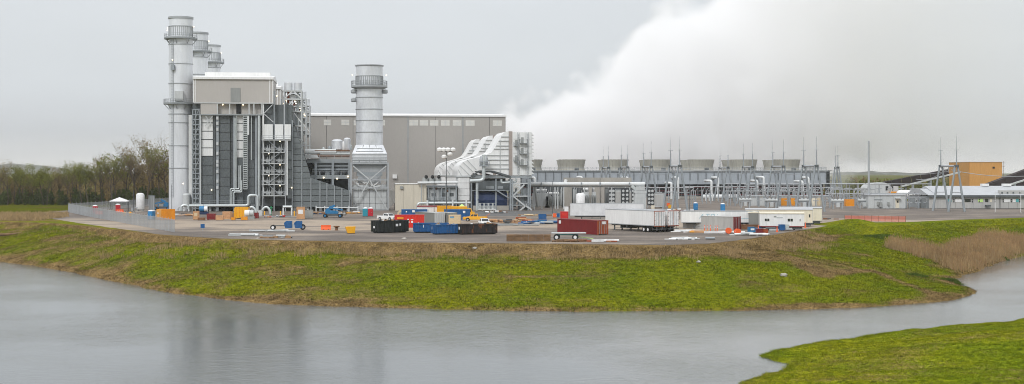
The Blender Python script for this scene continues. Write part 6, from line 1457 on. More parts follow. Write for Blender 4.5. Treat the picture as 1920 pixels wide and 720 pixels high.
for px, py, lab in ((496,405,'yellow bollard left of the green standpipe'),(526,405,'yellow bollard before the dark doorway, left one'),(552,405,'yellow bollard left of the tall plywood crate')):
    x_, y_ = G(px, py); o = MB().lathe((x_,y_,0), [(.17,0),(.17,1.15),(.12,1.25),(.02,1.3)], 10).ob('bollard', 'yellow', None, True); tag(o, lab, 'bollard', 'yellow bollards')
t_ = at(539, 404, 'tank_skid', 'pale green horizontal vessel on white legs in the boiler doorway', 'vessel'); MB().cyl((-1.2,0,2.3), (1.2,0,2.3), .3, n=12).ob('vessel', 'lagging', t_, True)
for x_ in (-1.1, 1.1): MB().box(x_-.16, x_+.16, -.2, .2, 0, 2.1).ob('leg', 'white_panel', t_)
t_ = at(632, 397, 'pipe_barrier', 'white pipe barrier with posts behind the blue boom lift', 'barrier'); MB().cyl((-6,0,1.2), (6,0,1.2), .14).ob('rail', 'white_pipe', t_, True)
for x_ in (-6, -3.5, 0, 3.4, 6): MB().box(x_-.12, x_+.12, -.12, .12, 0, 1.7).ob('post', 'white_pipe', t_)
for px, py, m, lab in ((186,402,'safety_orange','orange plastic barrier near the fence corner'),(225,399,'safety_orange','orange plastic barrier under the white canopy'),(611,431,'safety_orange','orange water barrier standing alone in the open yard')):
    t_ = at(px, py, 'plastic_barrier', lab, 'barrier', 8, 'orange plastic barriers'); MB().prismx([(-.3,0),(.3,0),(.28,.2),(.12,.5),(.1,.95),(-.1,.95),(-.12,.5),(-.28,.2)], -.95, .95).ob('body', m, t_)
    for x_ in (-.5, .5): MB().box(x_-.12, x_+.12, -.32, .32, .02, .12).ob('fork_slot', 'steel_dark', t_)
for px, py, lab in ((233.5,405,'yellow valve stand in the left yard, left of two'),(244.5,405,'yellow valve stand in the left yard, right of two')):
    t_ = at(px, py, 'valve_stand', lab, 'valve', 0, 'yellow valve stands'); MB().lathe((0,0,0), [(.3,0),(.3,.3),(.45,.5),(.45,.9),(.15,1.1)], 10).ob('body', 'yellow', t_, True); MB().cyl((-.5,0,.7), (.5,0,.7), .16).ob('flange', 'orange', t_)
t_ = at(380, 433, 'sign_post', 'small blue sign on a post at the front edge of the yard', 'sign'); MB().cyl((0,0,0), (0,0,1.3), .04).ob('post', 'galv', t_); MB().box(-.4, .4, -.05, -.03, .55, 1.35).ob('board', 'blue', t_)
t_ = at(541, 431, 'tank_trailer', 'long-framed trailer with two blue tanks and a wheel pair at left', 'trailer', 4)
MB().bar((-3.1,0,.85), (3.0,0,.85), .14).ob('frame_bar', 'steel_dark', t_)
for x0 in (-.6, 1.35): MB().prism([(x0,.35),(x0+1.3,.35),(x0+1.3,1.75),(x0+.15,1.75),(x0-.25,1.35)], -.6, .6).ob('tank', 'blue', t_)
for x_ in (-3.0,): 
    for y_ in (-.55, .55): wheel(t_, x_, y_, .5, .25, 'plastic_white')
wheel(t_, 2.75, .3, .55, .3, 'plastic_white'); MB().box(.75, 1.3, -.4, .4, .5, 1.2).ob('valve_box', 'pale_grey', t_)
t_ = at(657, 438, 'tipping_hopper', 'yellow tipping hopper on the open yard left of the black dumpster', 'hopper', 12); MB().prism([(-.95,1.2),(-.55,.1),(.75,.1),(.9,1.35),(.4,1.3),(-.6,1.3)], -.7, .7).ob('bucket', 'yellow', t_); MB().box(-.6, .8, -.6, .6, 0, .1).ob('base', 'steel_dark', t_); MB().prism([(-.93,1.18),(-.62,.35),(-.5,.4),(-.75,1.2)], -.55, .55).ob('mouth', 'steel_dark', t_)
t_ = at(631, 432, 'tree_stump', 'brown rusty pedestal left of the yellow hopper', 'pedestal'); MB().lathe((0,0,0), [(.35,0),(.25,.5),(.6,.7),(.62,.85),(.1,.9)], 9).ob('body', 'rust', t_)
def heap(px, py, w, d, n, mats, lab, cat, name, hz=.5, ln=(.5,2.2), yaw=0.0):
    """loose pieces lying on the ground, each its own part"""
    t_ = at(px, py, name, lab, cat, yaw); rnd = random.Random(int(px*7+py))
    for k in range(n):
        x_, y_ = rnd.uniform(-w/2, w/2), rnd.uniform(-d/2, d/2); l_ = rnd.uniform(*ln)/2; an = rnd.gauss(0, .35); th = rnd.uniform(.06, .22); z_ = th+rnd.uniform(0, hz)*(1-abs(x_)/w*1.6 if abs(x_) < w/2 else 0)
        m = rnd.choice(mats)
        if rnd.random() < .5: MB().bar((x_-l_*math.cos(an),y_-l_*math.sin(an),z_), (x_+l_*math.cos(an),y_+l_*math.sin(an),z_), th*2, th*rnd.uniform(1,3)).ob('piece', m, t_)
        else: MB().cyl((x_-l_*math.cos(an),y_-l_*math.sin(an),z_), (x_+l_*math.cos(an),y_+l_*math.sin(an),z_), th, n=8).ob('piece', m, t_, True)
    return t_
heap(931, 417, 3.4, 2.0, 18, ('plywood','wood','rust'), 'low heap of brown timber right of the white pickup', 'timber', 'timber_heap', .7)
heap(957, 419, 3.6, 2.5, 20, ('timber_old','wood','steel_dark','rust'), 'dark timber and scrap heap in the middle of the yard', 'scrap', 'scrap_heap', .9)
heap(978, 418, 4.0, 2.5, 22, ('rust','plywood','tan','rust_red'), 'stack of rusty pipes and tan boards left of the blue pipes', 'pipes', 'pipe_stack', 1.0, (1,3))
heap(1020, 420, 8.5, 3.0, 44, ('blue','blue_lift','steel_mid','lagging','blue','pale_grey'), 'long stack of blue and grey pipes left of the dark red container', 'pipes', 'pipe_stack', .8, (1.5,4))
heap(945, 423, 9.0, 1.0, 9, ('lagging','steel_grey'), 'long grey pipes lying flat before the timber heaps', 'pipes', 'pipe_stack', .1, (4,7))
box_on(1017, 411, 1.8, 1.0, 1.2, 'blue', 'blue drum rack above the blue pipe stack', 'rack', 'drum_rack', 8)
box_on(1040, 408, .8, .7, 1.0, 'safety_orange', 'orange barrel left of the small red shed', 'barrel', 'plastic_barrel', 0); box_on(1046.5, 408, .7, .7, 1.0, 'blue', 'dark blue barrel beside the orange barrel', 'barrel', 'plastic_barrel', 0)
box_on(1058, 410, 1.9, 1.4, 1.7, 'red', 'small red shed between blue barrel and silver trailer', 'site box', 'site_box', 0, 0, 'red_bright')
box_on(1062, 398.5, 1.1, 1.0, 1.6, 'plastic_white', 'white water tote standing behind the small red shed', 'tote', 'water_tote', 0)
heap(522, 446.5, 4.0, .7, 12, ('steel_mid','wood','steel_dark','pale_grey'), 'low scrap bundle at the front edge of the left yard', 'scrap', 'scrap_heap', .35, (.8,2.5))
heap(455, 442, 5.5, .5, 5, ('pale_grey','white_pipe'), 'thin pale pipes on the gravel left of the scrap bundle', 'pipes', 'pipe_stack', .05, (3,6))
heap(505, 434, 5.0, .5, 4, ('white_pipe','pale_grey'), 'long pale pipes lying behind the blue tank trailer', 'pipes', 'pipe_stack', .05, (4,7))
heap(600, 401, 6.0, 1.5, 14, ('steel_mid','wood','pale_grey','rust','blue'), 'loose scaffold pieces left of the blue boom lift', 'scaffold parts', 'scaffold_heap', .5, (1,3))
heap(660, 401, 6.0, 1.5, 14, ('wood','pale_grey','orange_light','steel_mid'), 'loose boards and pipes right of the blue boom lift', 'boards', 'board_heap', .4, (1,3))
heap(520, 408, 7.0, 1.4, 16, ('plastic_white','steel_mid','plywood','red','steel_dark'), 'mixed hoses and fittings on the ground before the access tower', 'fittings', 'fitting_heap', .5, (.6,1.8))
heap(345, 405, 5.0, 1.6, 14, ('pale_grey','steel_dark','blue','plywood'), 'loose fittings at the foot of the tallest stack', 'fittings', 'fitting_heap', .5, (.6,1.8))
heap(1270, 396, 8.0, 2.0, 18, ('plywood','safety_orange','plastic_white','tan','maroon'), 'mixed boards and drums below the nearest left gantry', 'boards', 'board_heap', .5, (.8,2.4))
heap(1010, 405, 8.0, 1.4, 14, ('tan','wood','steel_mid','pale_grey'), 'row of tan boards along the dark plant road', 'boards', 'board_heap', .3, (1.5,4))
heap(930, 400, 7.0, 1.2, 14, ('plastic_white','rust','cream','steel_dark'), 'white buckets and pipe offcuts before the pump skid', 'offcuts', 'offcut_heap', .6, (.4,1.2))
heap(1540, 412, 8.0, 2.0, 10, ('steel_dark','rust','pale_grey'), 'dark offcuts on the gravel right of the site offices', 'offcuts', 'offcut_heap', .3, (.6,1.6))
# timber mats: each baulk a piece
t_ = at(991, 452, 'timber_mats', 'long low stack of old brown timber mats at the yard edge', 'timber stack', -1)
for r_ in range(3):
    for c in range(6): MB().box(-3.62+c*1.21+.015, -3.62+(c+1)*1.21-.015, -.7, .7, .02+r_*.37, .36+r_*.37).ob('baulk', 'timber_old', t_)
t_ = at(1065, 450, 'farm_wagon', 'flat wagon with white deck and white-hubbed wheels by the timber mats', 'wagon', 3)
MB().box(-2.75, 2.95, -1.0, 1.0, 1.12, 1.28).ob('deck', 'pale_grey', t_)
for x_ in (-2.0, 1.1):
    for y_ in (-.85, .85): wheel(t_, x_+(.0 if y_ < 0 else .25), y_, .5, .22, 'plastic_white')
    MB().box(x_-.12, x_+.12, -.9, .9, .4, .62).ob('axle', 'teal_print', t_)
for y_ in (-.3, .3): MB().bar((-2.1,y_,.9), (1.6,y_,.9), .14, .2).ob('frame_beam', 'teal_print', t_)
MB().bar((1.4,0,.6), (4.2,-.3,.25), .1).ob('drawbar', 'lime', t_)
heap(1062, 453.5, 4.5, .8, 7, ('rust','pale_grey','timber_old'), 'rusty beams lying under the flat wagon', 'beams', 'beam_heap', .12, (2.5,4.5))
heap(1134, 453.5, 3.4, .8, 8, ('rust_red','plywood','plastic_white'), 'thin boards on the ground right of the flat wagon', 'boards', 'board_heap', .1, (1.5,3))
heap(1268, 450, 2.6, 1.2, 9, ('plastic_white','white','pale_grey'), 'crumpled white sheeting bundle on the gravel edge', 'sheeting', 'sheeting_heap', .35, (1,2))
heap(1305, 449, 5.5, .8, 7, ('pale_grey','white','steel_mid'), 'flat grey panels on the gravel right of the white sheeting', 'panels', 'panel_heap', .06, (1.5,4))
heap(1296, 435.5, 4.4, .8, 6, ('white_pipe','plastic_white'), 'white pipes lying before the light grey container', 'pipes', 'pipe_stack', .15, (3,4.6))
heap(1326, 436.5, 4.5, 1.0, 8, ('plywood','tan','orange_light'), 'orange-tan boards lying before the light grey container', 'boards', 'board_heap', .2, (2,4.2))
heap(1362, 437.5, 6.0, .8, 8, ('white_pipe','plastic_white'), 'white pipes between the red corner door and the red spools', 'pipes', 'pipe_stack', .1, (3,5))
heap(1402, 441.5, 5.0, 1.2, 12, ('plastic_white','white','pale_grey'), 'white pipes and sheeting at the right end of the gravel edge', 'pipes', 'pipe_stack', .2, (1.5,4))
heap(1450, 432, 6.5, 2.6, 26, ('blue','blue_lift','pale_grey','steel_dark','plastic_white','blue'), 'jumble of blue and pale scrap before the white site office', 'scrap', 'scrap_heap', .6, (.8,2.2))
box_on(1466, 432.5, 1.1, 1.0, 1.15, 'blue', 'blue tub among the scrap before the white site office', 'tub', 'plastic_tub', 5); box_on(1474, 432, .9, 1.0, 1.1, 'lagging', 'pale green tote right of the blue tub', 'tote', 'water_tote', 5)
box_on(1409, 436, 1.2, 1.0, 1.0, 'blue_lift', 'teal compressor before the dark container office', 'compressor', 'compressor', 12, 0, 'plastic_white')
box_on(1424, 438.5, 1.1, .9, .9, 'maroon', 'dark red scrap tub left of the orange-red one', 'tub', 'plastic_tub', 20); box_on(1434, 438, 1.2, .9, .8, 'rust_red', 'orange-red scrap tub at the gravel edge', 'tub', 'plastic_tub', -15)
for k, (px, py, lab) in enumerate(((1366,438,'red cable spool left of the red-white spool'),(1383,440,'red and white spool before the trailer wheels'))):
    t_ = at(px, py, 'cable_spool', lab, 'spool', 20*k); 
    for sy in (-.3, .3): MB().cyl((0,sy-.04,.55), (0,sy+.04,.55), .55, n=16).ob('flange', 'safety_orange', t_)
    MB().cyl((0,-.3,.55), (0,.3,.55), .3, n=12).ob('core', 'plastic_white', t_)
for px, py, lab in ((1321,434,'first of five slim orange delineator posts'),(1326,434,'second of five slim orange delineator posts'),(1332,434,'third of five slim orange delineator posts'),(1341,434.5,'fourth of five slim orange delineator posts'),(1345,434.5,'fifth of five slim orange delineator posts, next to a red spool'),(1422,433.5,'orange delineator left of the blue scrap'),(1457,435,'orange delineator left of the blue tub'),(1498,428,'orange traffic cone at the right end of the white office, left of two'),(1510,427,'orange traffic cone at the right end of the white office, right of two')):
    x_, y_ = G(px, py); t_ = thing('traffic_cone', lab, 'traffic cone', (x_,y_,0), 0, 'orange cones and delineators'); tall = px < 1350
    MB().box(-.22, .22, -.22, .22, 0, .05).ob('base', 'tyre' if tall else 'safety_orange', t_); MB().lathe((0,0,.05), [(.16,0),(.05,1.05),(.02,1.1)] if not tall else [(.07,0),(.06,1.1),(.02,1.15)], 10).ob('cone', 'safety_orange', t_, True); MB().lathe((0,0,.05), [(.105,.5),(.085,.72)] if not tall else [(.072,.7),(.072,.9)], 10, False).ob('band', 'plastic_white', t_, True)
for px, py, m, lab in ((1256,391,'yellow','yellow drum between the nearest left gantry legs'),(1253,387,'safety_orange','orange bundle behind the yellow drum'),(1224,392,'cream','cream tote at the right end of the silver trailer')): box_on(px, py, 1.0, 1.0, 1.1, m, lab, 'drum', 'site_drum', 0)
box_on(1405, 430, 3.4, 1.6, .9, 'rust', 'rusty undercarriage scrap in the shade of the lettered trailer', 'scrap', 'scrap_bin', 0)

# ------------------------------------------------------------------ fences
def chainlink(pts, lab):
    t_ = thing('chain_link_fence', lab, 'fence', (0,0,0)); H = 2.4
    dist = []; 
    mesh_cache = {}
    for (x0,y0),(x1,y1) in zip(pts[:-1], pts[1:]):
        d = math.hypot(x1-x0, y1-y0); n = max(1, round(d/3.0)); w = d/n; an = math.atan2(y1-y0, x1-x0)
        mb = MB(); g_ = .17
        k = -int(H/g_)
        while k*g_ < w:
            for s_ in (1, -1):
                a_ = k*g_; xa, xb = a_, a_+H; za, zb = .05, H
                if xa < 0: za += -xa; xa = 0
                if xb > w: zb -= (xb-w); xb = w
                if zb > za+.02:
                    p0, p1 = ((xa,0,za),(xb,0,zb)) if s_ > 0 else ((w-xa,0,za),(w-xb,0,zb))
                    mb.bar(p0, p1, .013)
            k += 1
        base = None
        for k in range(n):
            x_, y_ = x0+(x1-x0)*k/n, y0+(y1-y0)*k/n
            if base is None: base = mb.ob('mesh_panel', 'galv', t_, kind='stuff'); o = base
            else: o = base.copy(); COL.objects.link(o)
            o.location = (x_,y_,0); o.rotation_euler = (0,0,an)
            MB().cyl((x_,y_,0), (x_,y_,H+.35), .035, n=6).ob('post', 'galv', t_)
        MB().bar((x0,y0,H), (x1,y1,H), .05).ob('top_rail', 'pale_grey', t_)
chainlink([G(330,383), G(128,398), G(160,405), G(328,436)], 'chain-link fence running round the left corner of the yard')
def mesh_fence():
    t_ = thing('orange_mesh_fence', 'orange plastic mesh fence at the back of the reed bank', 'fence', (0,0,0)); a_, b_ = G(1584,414.5), G(1698,416.5); n = 9
    for k in range(n+1):
        x_ = a_[0]+(b_[0]-a_[0])*k/n; y_ = a_[1]+(b_[1]-a_[1])*k/n; MB().cyl((x_,y_,0), (x_,y_,1.4), .045, n=6).ob('post', 'rust', t_)
        if k < n:
            x2 = a_[0]+(b_[0]-a_[0])*(k+1)/n; y2 = a_[1]+(b_[1]-a_[1])*(k+1)/n; mb = MB()
            for j in range(9): mb.bar((x_,y_,.1+j*.145-.05*math.sin(j+k)), (x2,y2,.1+j*.145), .025, .085)
            for j in range(12): f_ = j/12; mb.bar((x_+(x2-x_)*f_,y_+(y2-y_)*f_,.08), (x_+(x2-x_)*f_,y_+(y2-y_)*f_,1.28), .03)
            mb.ob('mesh_panel', 'safety_orange', t_, kind='stuff')
mesh_fence()

# ================================================================== VEGETATION
def tri_mesh(name, co, mat, attr=None, gain=1.0):
    me = bpy.data.meshes.new(name); n = len(co)
    me.vertices.add(n); me.vertices.foreach_set('co', co.astype(np.float32).ravel())
    me.loops.add(n); me.loops.foreach_set('vertex_index', np.arange(n, dtype=np.int32))
    me.polygons.add(n//3); me.polygons.foreach_set('loop_start', np.arange(0, n, 3, dtype=np.int32))
    me.update(calc_edges=True); me.materials.append(mat)
    if attr is not None:
        a_ = me.attributes.new('dry', 'FLOAT', 'POINT'); a_.data.foreach_set('value', attr.astype(np.float32)); a_ = me.attributes.new('gain', 'FLOAT', 'POINT'); a_.data.foreach_set('value', (np.full(n, gain) if np.isscalar(gain) else gain).astype(np.float32))
    return me
def blades(x, y, z, h, w, nb, lean, rg):
    """nb leaning triangles per root point"""
    n = len(x); co = np.zeros((n, nb, 3, 3))
    for k in range(nb):
        an = rg.uniform(0, 2*np.pi, n); ox = rg.normal(0, 1, n)*w*1.2; oy = rg.normal(0, 1, n)*w*1.2; hh = h*rg.uniform(.6, 1.15, n)
        dx, dy = np.cos(an)*w/2, np.sin(an)*w/2; lx, ly = rg.normal(0, lean, n)*hh, rg.normal(0, lean, n)*hh
        co[:,k,0] = np.stack([x+ox-dx, y+oy-dy, z-.03], 1); co[:,k,1] = np.stack([x+ox+dx, y+oy+dy, z-.03], 1); co[:,k,2] = np.stack([x+ox+lx, y+oy+ly, z+hh], 1)
    return co.reshape(-1, 3)
mt = bpy.data.materials.new('grass_blade'); grassify(mt, True)
def translucent(m, f=.35, up=True):
    t, b = nodes_of(m); N = t.nodes.new; K = t.links.new
    tr = N('ShaderNodeBsdfTranslucent'); mx = N('ShaderNodeMixShader'); mx.inputs[0].default_value = f
    src = b.inputs['Base Color'].links[0].from_socket if b.inputs['Base Color'].links else None
    if src: K(src, tr.inputs['Color'])
    else: tr.inputs['Color'].default_value = b.inputs['Base Color'].default_value
    # thin blades scatter light upward and down alike: lean their shading normal to the sky
    g_ = N('ShaderNodeNewGeometry'); vm = N('ShaderNodeVectorMath'); vm.operation = 'MULTIPLY_ADD'; K(g_.outputs['Normal'], vm.inputs[0]); vm.inputs[1].default_value = (.35,.35,.35); vm.inputs[2].default_value = (0,0,.8); vn = N('ShaderNodeVectorMath'); vn.operation = 'NORMALIZE'; K(vm.outputs[0], vn.inputs[0])
    if up: K(vn.outputs[0], b.inputs['Normal']); K(vn.outputs[0], tr.inputs['Normal'])
    o = t.nodes['Material Output']; K(b.outputs[0], mx.inputs[1]); K(tr.outputs[0], mx.inputs[2]); K(mx.outputs[0], o.inputs['Surface'])
translucent(mt, .2)
def scatter(n, x0, x1, y0, y1, rg):
    x = rg.uniform(x0, x1, n); y = rg.uniform(y0, y1, n); k = np.abs(x/y*F) < 1010; return x[k], y[k]
rg = np.random.default_rng(11)
# far bank
x, y = scatter(620000, -135, 125, 150, 350, rg); z, inf, inn, inp, df, dn, dp = height(x, y)
k = inf & ~inp & (df > .25) & (dp > .3); x, y, z, df, dn, dp, inf, inn = (q_[k] for q_ in (x, y, z, df, dn, dp, inf, inn))
d = drymap(x, y, inf, inn, df, dn, dp); k = rg.random(len(x)) < np.where(d > .62, .45, 1.0); x, y, z, d, df = x[k], y[k], z[k], d[k], df[k]
tall = 1+.9*np.clip(fbm(x/2.2, y/2.2, 3, 55), 0, 1)+1.3*np.exp(-(df/.8)**2)*np.clip(.4+fbm(x/1.8, y/1.8, 2, 143), 0, 1.4)
co = blades(x, y, z, .17*tall, .10, 2, .6, rg)
o = bpy.data.objects.new('bank_grass', tri_mesh('bank_grass', co, mt, np.repeat(np.clip(d+rg.normal(0,.12,len(d)),0,1), 6), np.repeat(1.12*rg.uniform(.72,1.22,len(d))*np.where(fbm(x/1.1, y/1.1, 2, 133) > .5, .6, 1), 6))); COL.objects.link(o); tag(o, 'rough green and straw grass on the far bank', 'grass', kind='stuff')
nb_ = len(x)
# near bank
x = rg.uniform(15, 75, 260000); y = 78+(175-78)*rg.random(260000)**1.25; k = (np.abs(x/y*F) < 1010); x, y = x[k], y[k]; z, inf, inn, inp, df, dn, dp = height(x, y)
k = inn & (dn > .1); x, y, z, df, dn, dp, inf, inn = (q_[k] for q_ in (x, y, z, df, dn, dp, inf, inn)); d = drymap(x, y, inf, inn, df, dn, dp)
tall = 1+1.0*np.clip(fbm(x/1.6, y/1.6, 3, 65), 0, 1)+2.2*np.exp(-(dn/.7)**2)*np.clip(.6+fbm(x/1.4, y/1.4, 2, 141), 0, 1.4)
co = blades(x, y, z, .095*tall, .06, 3, .8, rg)
o = bpy.data.objects.new('near_grass', tri_mesh('near_grass', co, mt, np.repeat(np.clip(d+rg.normal(0,.1,len(d)),0,1), 9), np.repeat(1.55*rg.uniform(.75,1.22,len(d))*np.where(fbm(x/.9, y/.9, 2, 131) > .52, .6, 1), 9))); COL.objects.link(o); tag(o, 'bright green grass on the near bank at lower right', 'grass', kind='stuff')
# dead tall grass
mk('straw', (0.46, 0.32, 0.16), .9, 0, .3, .5, (1,1,.3), .2, 2.5, spec=.1); translucent(M('straw'), .2)
mk('reed', (0.42, 0.26, 0.125), .9, 0, .35, .12, (1,1,.3), .2, 2.0, spec=.1); translucent(M('reed'), .2)
x, y = scatter(260000, -110, 60, 195, 330, rg); z, inf, inn, inp, df, dn, dp = height(x, y)
cl = fbm(x/3.0, y/3.0, 3, 71)+.35*fbm(x/.8, y/.8, 2, 72)
k = inf & ~inp & (dp < 10.5) & (dp > .5) & (cl > -.06+.03*dp) & (np.abs(x) < 1e9) & ((x > -75) | (rg.random(len(x)) < .12)); x, y, z, cl = x[k], y[k], z[k], cl[k]
parts = [blades(x, y, z, .45+1.2*np.clip(cl, 0, .7)*rg.uniform(.3,1.3,len(x)), .055, 1, .22, rg)]
# strip of uncut grass left of the fence
xs = rg.uniform(-160, -112, 9000); ys = rg.uniform(330, 385, 9000); kk = (xs/ys*F+960 < 126); zs, *_ = height(xs, ys)
parts.append(blades(xs[kk], ys[kk], zs[kk], rg.uniform(.5, 1.1, kk.sum()), .22, 2, .25, rg))
o = bpy.data.objects.new('dead_grass', tri_mesh('dead_grass', np.concatenate(parts), M('straw'))); COL.objects.link(o); tag(o, 'straw-coloured dead grass along the edge of the yard', 'grass', kind='stuff')
# reeds
rp = [G(*p) for p in ((1655,474,-3.6),(1700,484,-4.4),(1750,495,-5),(1790,514,-5.7),(1815,512.5,-6),(1842,507,-6),(1866,495,-6),(1920,481,-6),(1990,475,-6),(2000,436,-2.2),(1920,440,-2.6),(1830,446,-3),(1790,458,-3.4),(1760,468,-3.7),(1700,462,-3.3),(1660,464,-3.3))]
x = rg.uniform(60, 135, 200000); y = rg.uniform(215, 330, 200000); k = inside(x, y, rp); x, y = x[k], y[k]; edge = polydist(x, y, rp+[rp[0]]); k = rg.random(len(x)) < np.clip(.15+edge/2.5, 0, 1)*np.clip(1.0+1.2*fbm(x/6, y/6, 2, 81), .15, 1); x, y, edge = x[k], y[k], edge[k]
z, *_ = height(x, y); hh = (1.75+.6*fbm(x/5, y/5, 2, 83))*rg.uniform(.55, 1.25, len(x))*np.clip(.55+edge/3, 0, 1)*(1+.35*fbm(x/1.6, y/1.6, 2, 87))
co = blades(x, y, z, hh, .07, 2, .10, rg)
tp = np.stack([x, y, z+hh*.85], 1); n = len(x); sel = rg.random(n) < .4; tp = tp[sel]; m_ = len(tp); pl = np.zeros((m_, 3, 3)); an = rg.uniform(0, 6.28, m_)
pl[:,0] = tp; pl[:,1] = tp+np.stack([.07*np.cos(an), .07*np.sin(an), np.full(m_,.22)], 1); pl[:,2] = tp+np.stack([.05*rg.normal(size=m_), .05*rg.normal(size=m_), np.full(m_,.5)], 1)
me_ = tri_mesh('reeds', np.concatenate([co, pl.reshape(-1,3)]), M('reed')); me_.materials.append(M('straw')); nt_ = len(co)//3; mi = np.zeros(len(me_.polygons), np.int32); pale = (fbm(x/7, y/7, 2, 91)*.5+.62-.02*edge) > rg.random(n); mi[:nt_] = np.repeat(pale.astype(np.int32), 2); me_.polygons.foreach_set('material_index', mi)
o = bpy.data.objects.new('reeds', me_); COL.objects.link(o); tag(o, 'dense bed of tall brown dead reeds by the inlet at right', 'reeds', kind='stuff')
# a few green shrubby weeds
mk('weed', (0.095, 0.145, 0.014), .9, 0, .4, 1.0, spec=.1); translucent(M('weed'), .2)
for px, py, z_, rr, lab in ((1655,436,-.9,1.6,'dark green weed clump at the top of the meadow, right one'),(1640,439,-1.0,1.3,'dark green weed clump at the top of the meadow, left one'),(1790,528,-5.6,1.2,'green shrub where the reeds end at the inlet'),(1720,517,-5.0,1.0,'low green weed patch beside the brown track'),(1880,478,-5,1.0,'green shrub at the foot of the far reeds')):
    cx, cy = G(px, py, z_); n = 700; a_ = rg.uniform(0, 6.28, n); r_ = rr*np.sqrt(rg.random(n)); x, y = cx+r_*np.cos(a_)*1.6, cy+r_*np.sin(a_); z, *_ = height(x, y)
    o = bpy.data.objects.new('weed_clump', tri_mesh('weed_clump', blades(x, y, z+rg.uniform(0,.35,n)*(1-r_/rr), np.full(n,.35), .12, 2, .6, rg), M('weed'))); COL.objects.link(o); tag(o, lab, 'weeds', 'green weed clumps')
def rock(px, py, z_, s_, lab):
    cx, cy = G(px, py, z_); zc = float(height(np.array([cx]), np.array([cy]))[0][0]); mb = MB(); mb.ball((0,0,0), s_, 9, 6, .6); rr = random.Random(px)
    mb.v = [(p[0]*rr.uniform(.8,1.3), p[1]*rr.uniform(.8,1.2), p[2]*rr.uniform(.8,1.2)) for p in mb.v]; o = mb.ob('boulder', 'concrete', None, loc=(cx,cy,zc+s_*.25)); tag(o, lab, 'boulder', 'boulders on the bank')
rock(1469, 517, -3.2, .55, 'pale boulder alone on the green slope at right'); rock(758, 454, -.5, .4, 'small pale rock at the yard edge below the black dumpster'); rock(483, 452, -.4, .3, 'small pale rock at the yard edge, left part')
rock(1310, 515, -3.5, .35, 'tiny grey stone in the middle of the green slope'); rock(890, 470, -1.0, .35, 'small pale stone in the dead grass below the rusty dumpster')
cx, cy = G(14, 434, -1.5); zc = float(height(np.array([cx]), np.array([cy]))[0][0]); o = MB().tube([(cx-3,cy-1,zc+.2),(cx-1,cy,zc+.3),(cx+1,cy+.4,zc+.35),(cx+2.6,cy+1.2,zc+.5)], .28, 8).ob('driftwood_log', 'timber_old', None, True); tag(o, 'dark weathered log lying on the bank at the left edge', 'log')

# ------------------------------------------------------------------ trees
mk('twig', (0.115, 0.09, 0.07), .95, 0, .25, .5, spec=.1)
mk('leaf_brown', (0.27, 0.200, 0.085), .9, 0, .35, .25, spec=.1); translucent(M('leaf_brown'), .3, False)
mk('leaf_green', (0.215, 0.225, 0.040), .9, 0, .35, .25, spec=.1); translucent(M('leaf_green'), .3, False)
mk('leaf_dark', (0.095, 0.120, 0.032), .9, 0, .35, .25, spec=.1); translucent(M('leaf_dark'), .3, False)
def tree_meshes(seed, H, spread, nleaf, leafm, lsz):
    rd = random.Random(seed); mb = MB(); tips = []
    def grow(p, d, l_, r_, lv):
        n = 3 if lv < 2 else 2; q_ = p
        for k in range(n):
            d = (d+Vector((rd.gauss(0,.10),rd.gauss(0,.10),.05))).normalized(); e_ = q_+d*(l_/n); r2 = r_*(1-.28*(k+1)/n*1.2)
            mb.cyl(q_, e_, r_*(1-.28*k/n*1.2), r2, 5 if lv < 2 else 3, False); q_ = e_
            if lv >= 1: tips.append((q_, l_))
            if lv < 3 and (lv > 0 or k > 0 or True):
                for _ in range((3 if lv == 0 else 2) if k >= (1 if lv == 0 else 0) else 0):
                    an = rd.uniform(0, 6.28); up_ = rd.uniform(.35, .9); dd = (Vector((math.cos(an)*spread, math.sin(an)*spread, up_))+d*.35).normalized()
                    grow(q_, dd, l_*rd.uniform(.42, .62), r2*.55, lv+1)
    grow(Vector((0,0,-.3)), Vector((rd.gauss(0,.03),rd.gauss(0,.03),1)), H*.80, H*.016, 0)
    me = bpy.data.meshes.new('trunk'); me.from_pydata(mb.v, [], mb.f); me.materials.append(M('twig'))
    r2 = np.random.default_rng(seed); T = np.array([tuple(p) for p, l_ in tips]); ll = np.array([l_ for p, l_ in tips])
    ix = r2.integers(0, len(T), nleaf); c = T[ix]+r2.normal(0, 1, (nleaf,3))*(ll[ix]*.16+.12)[:,None]; co = np.zeros((nleaf,3,3))
    for j in range(3): co[:,j] = c+r2.normal(0, 1, (nleaf,3))*lsz
    return me, tri_mesh('crown', co.reshape(-1,3), M(leafm))
TV = [tree_meshes(s_, h_, sp, nl, lm, ls) for s_, h_, sp, nl, lm, ls in ((1,15,.8,1500,'leaf_brown',.15),(2,13,.9,2000,'leaf_green',.16),(3,16,.7,900,'leaf_brown',.13),(4,12,1.0,2400,'leaf_dark',.18),(5,14,.8,450,'leaf_brown',.12),(6,11,1.0,2400,'leaf_green',.17))]
ORD = ['first','second','third','fourth','fifth','sixth','seventh','eighth','ninth','tenth','eleventh','twelfth','thirteenth','fourteenth','fifteenth','sixteenth','seventeenth','eighteenth','nineteenth','twentieth','twenty-first','twenty-second','twenty-third','twenty-fourth','twenty-fifth','twenty-sixth','twenty-seventh','twenty-eighth','twenty-ninth','thirtieth','thirty-first','thirty-second','thirty-third','thirty-fourth']
rd = random.Random(5); pxs = [-30+k*10.9+rd.uniform(-3,3) for k in range(34)]
KN = ('brownish budding', 'fresh green', 'tall bare', 'dark evergreen-looking', 'sparse bare', 'bushy green')
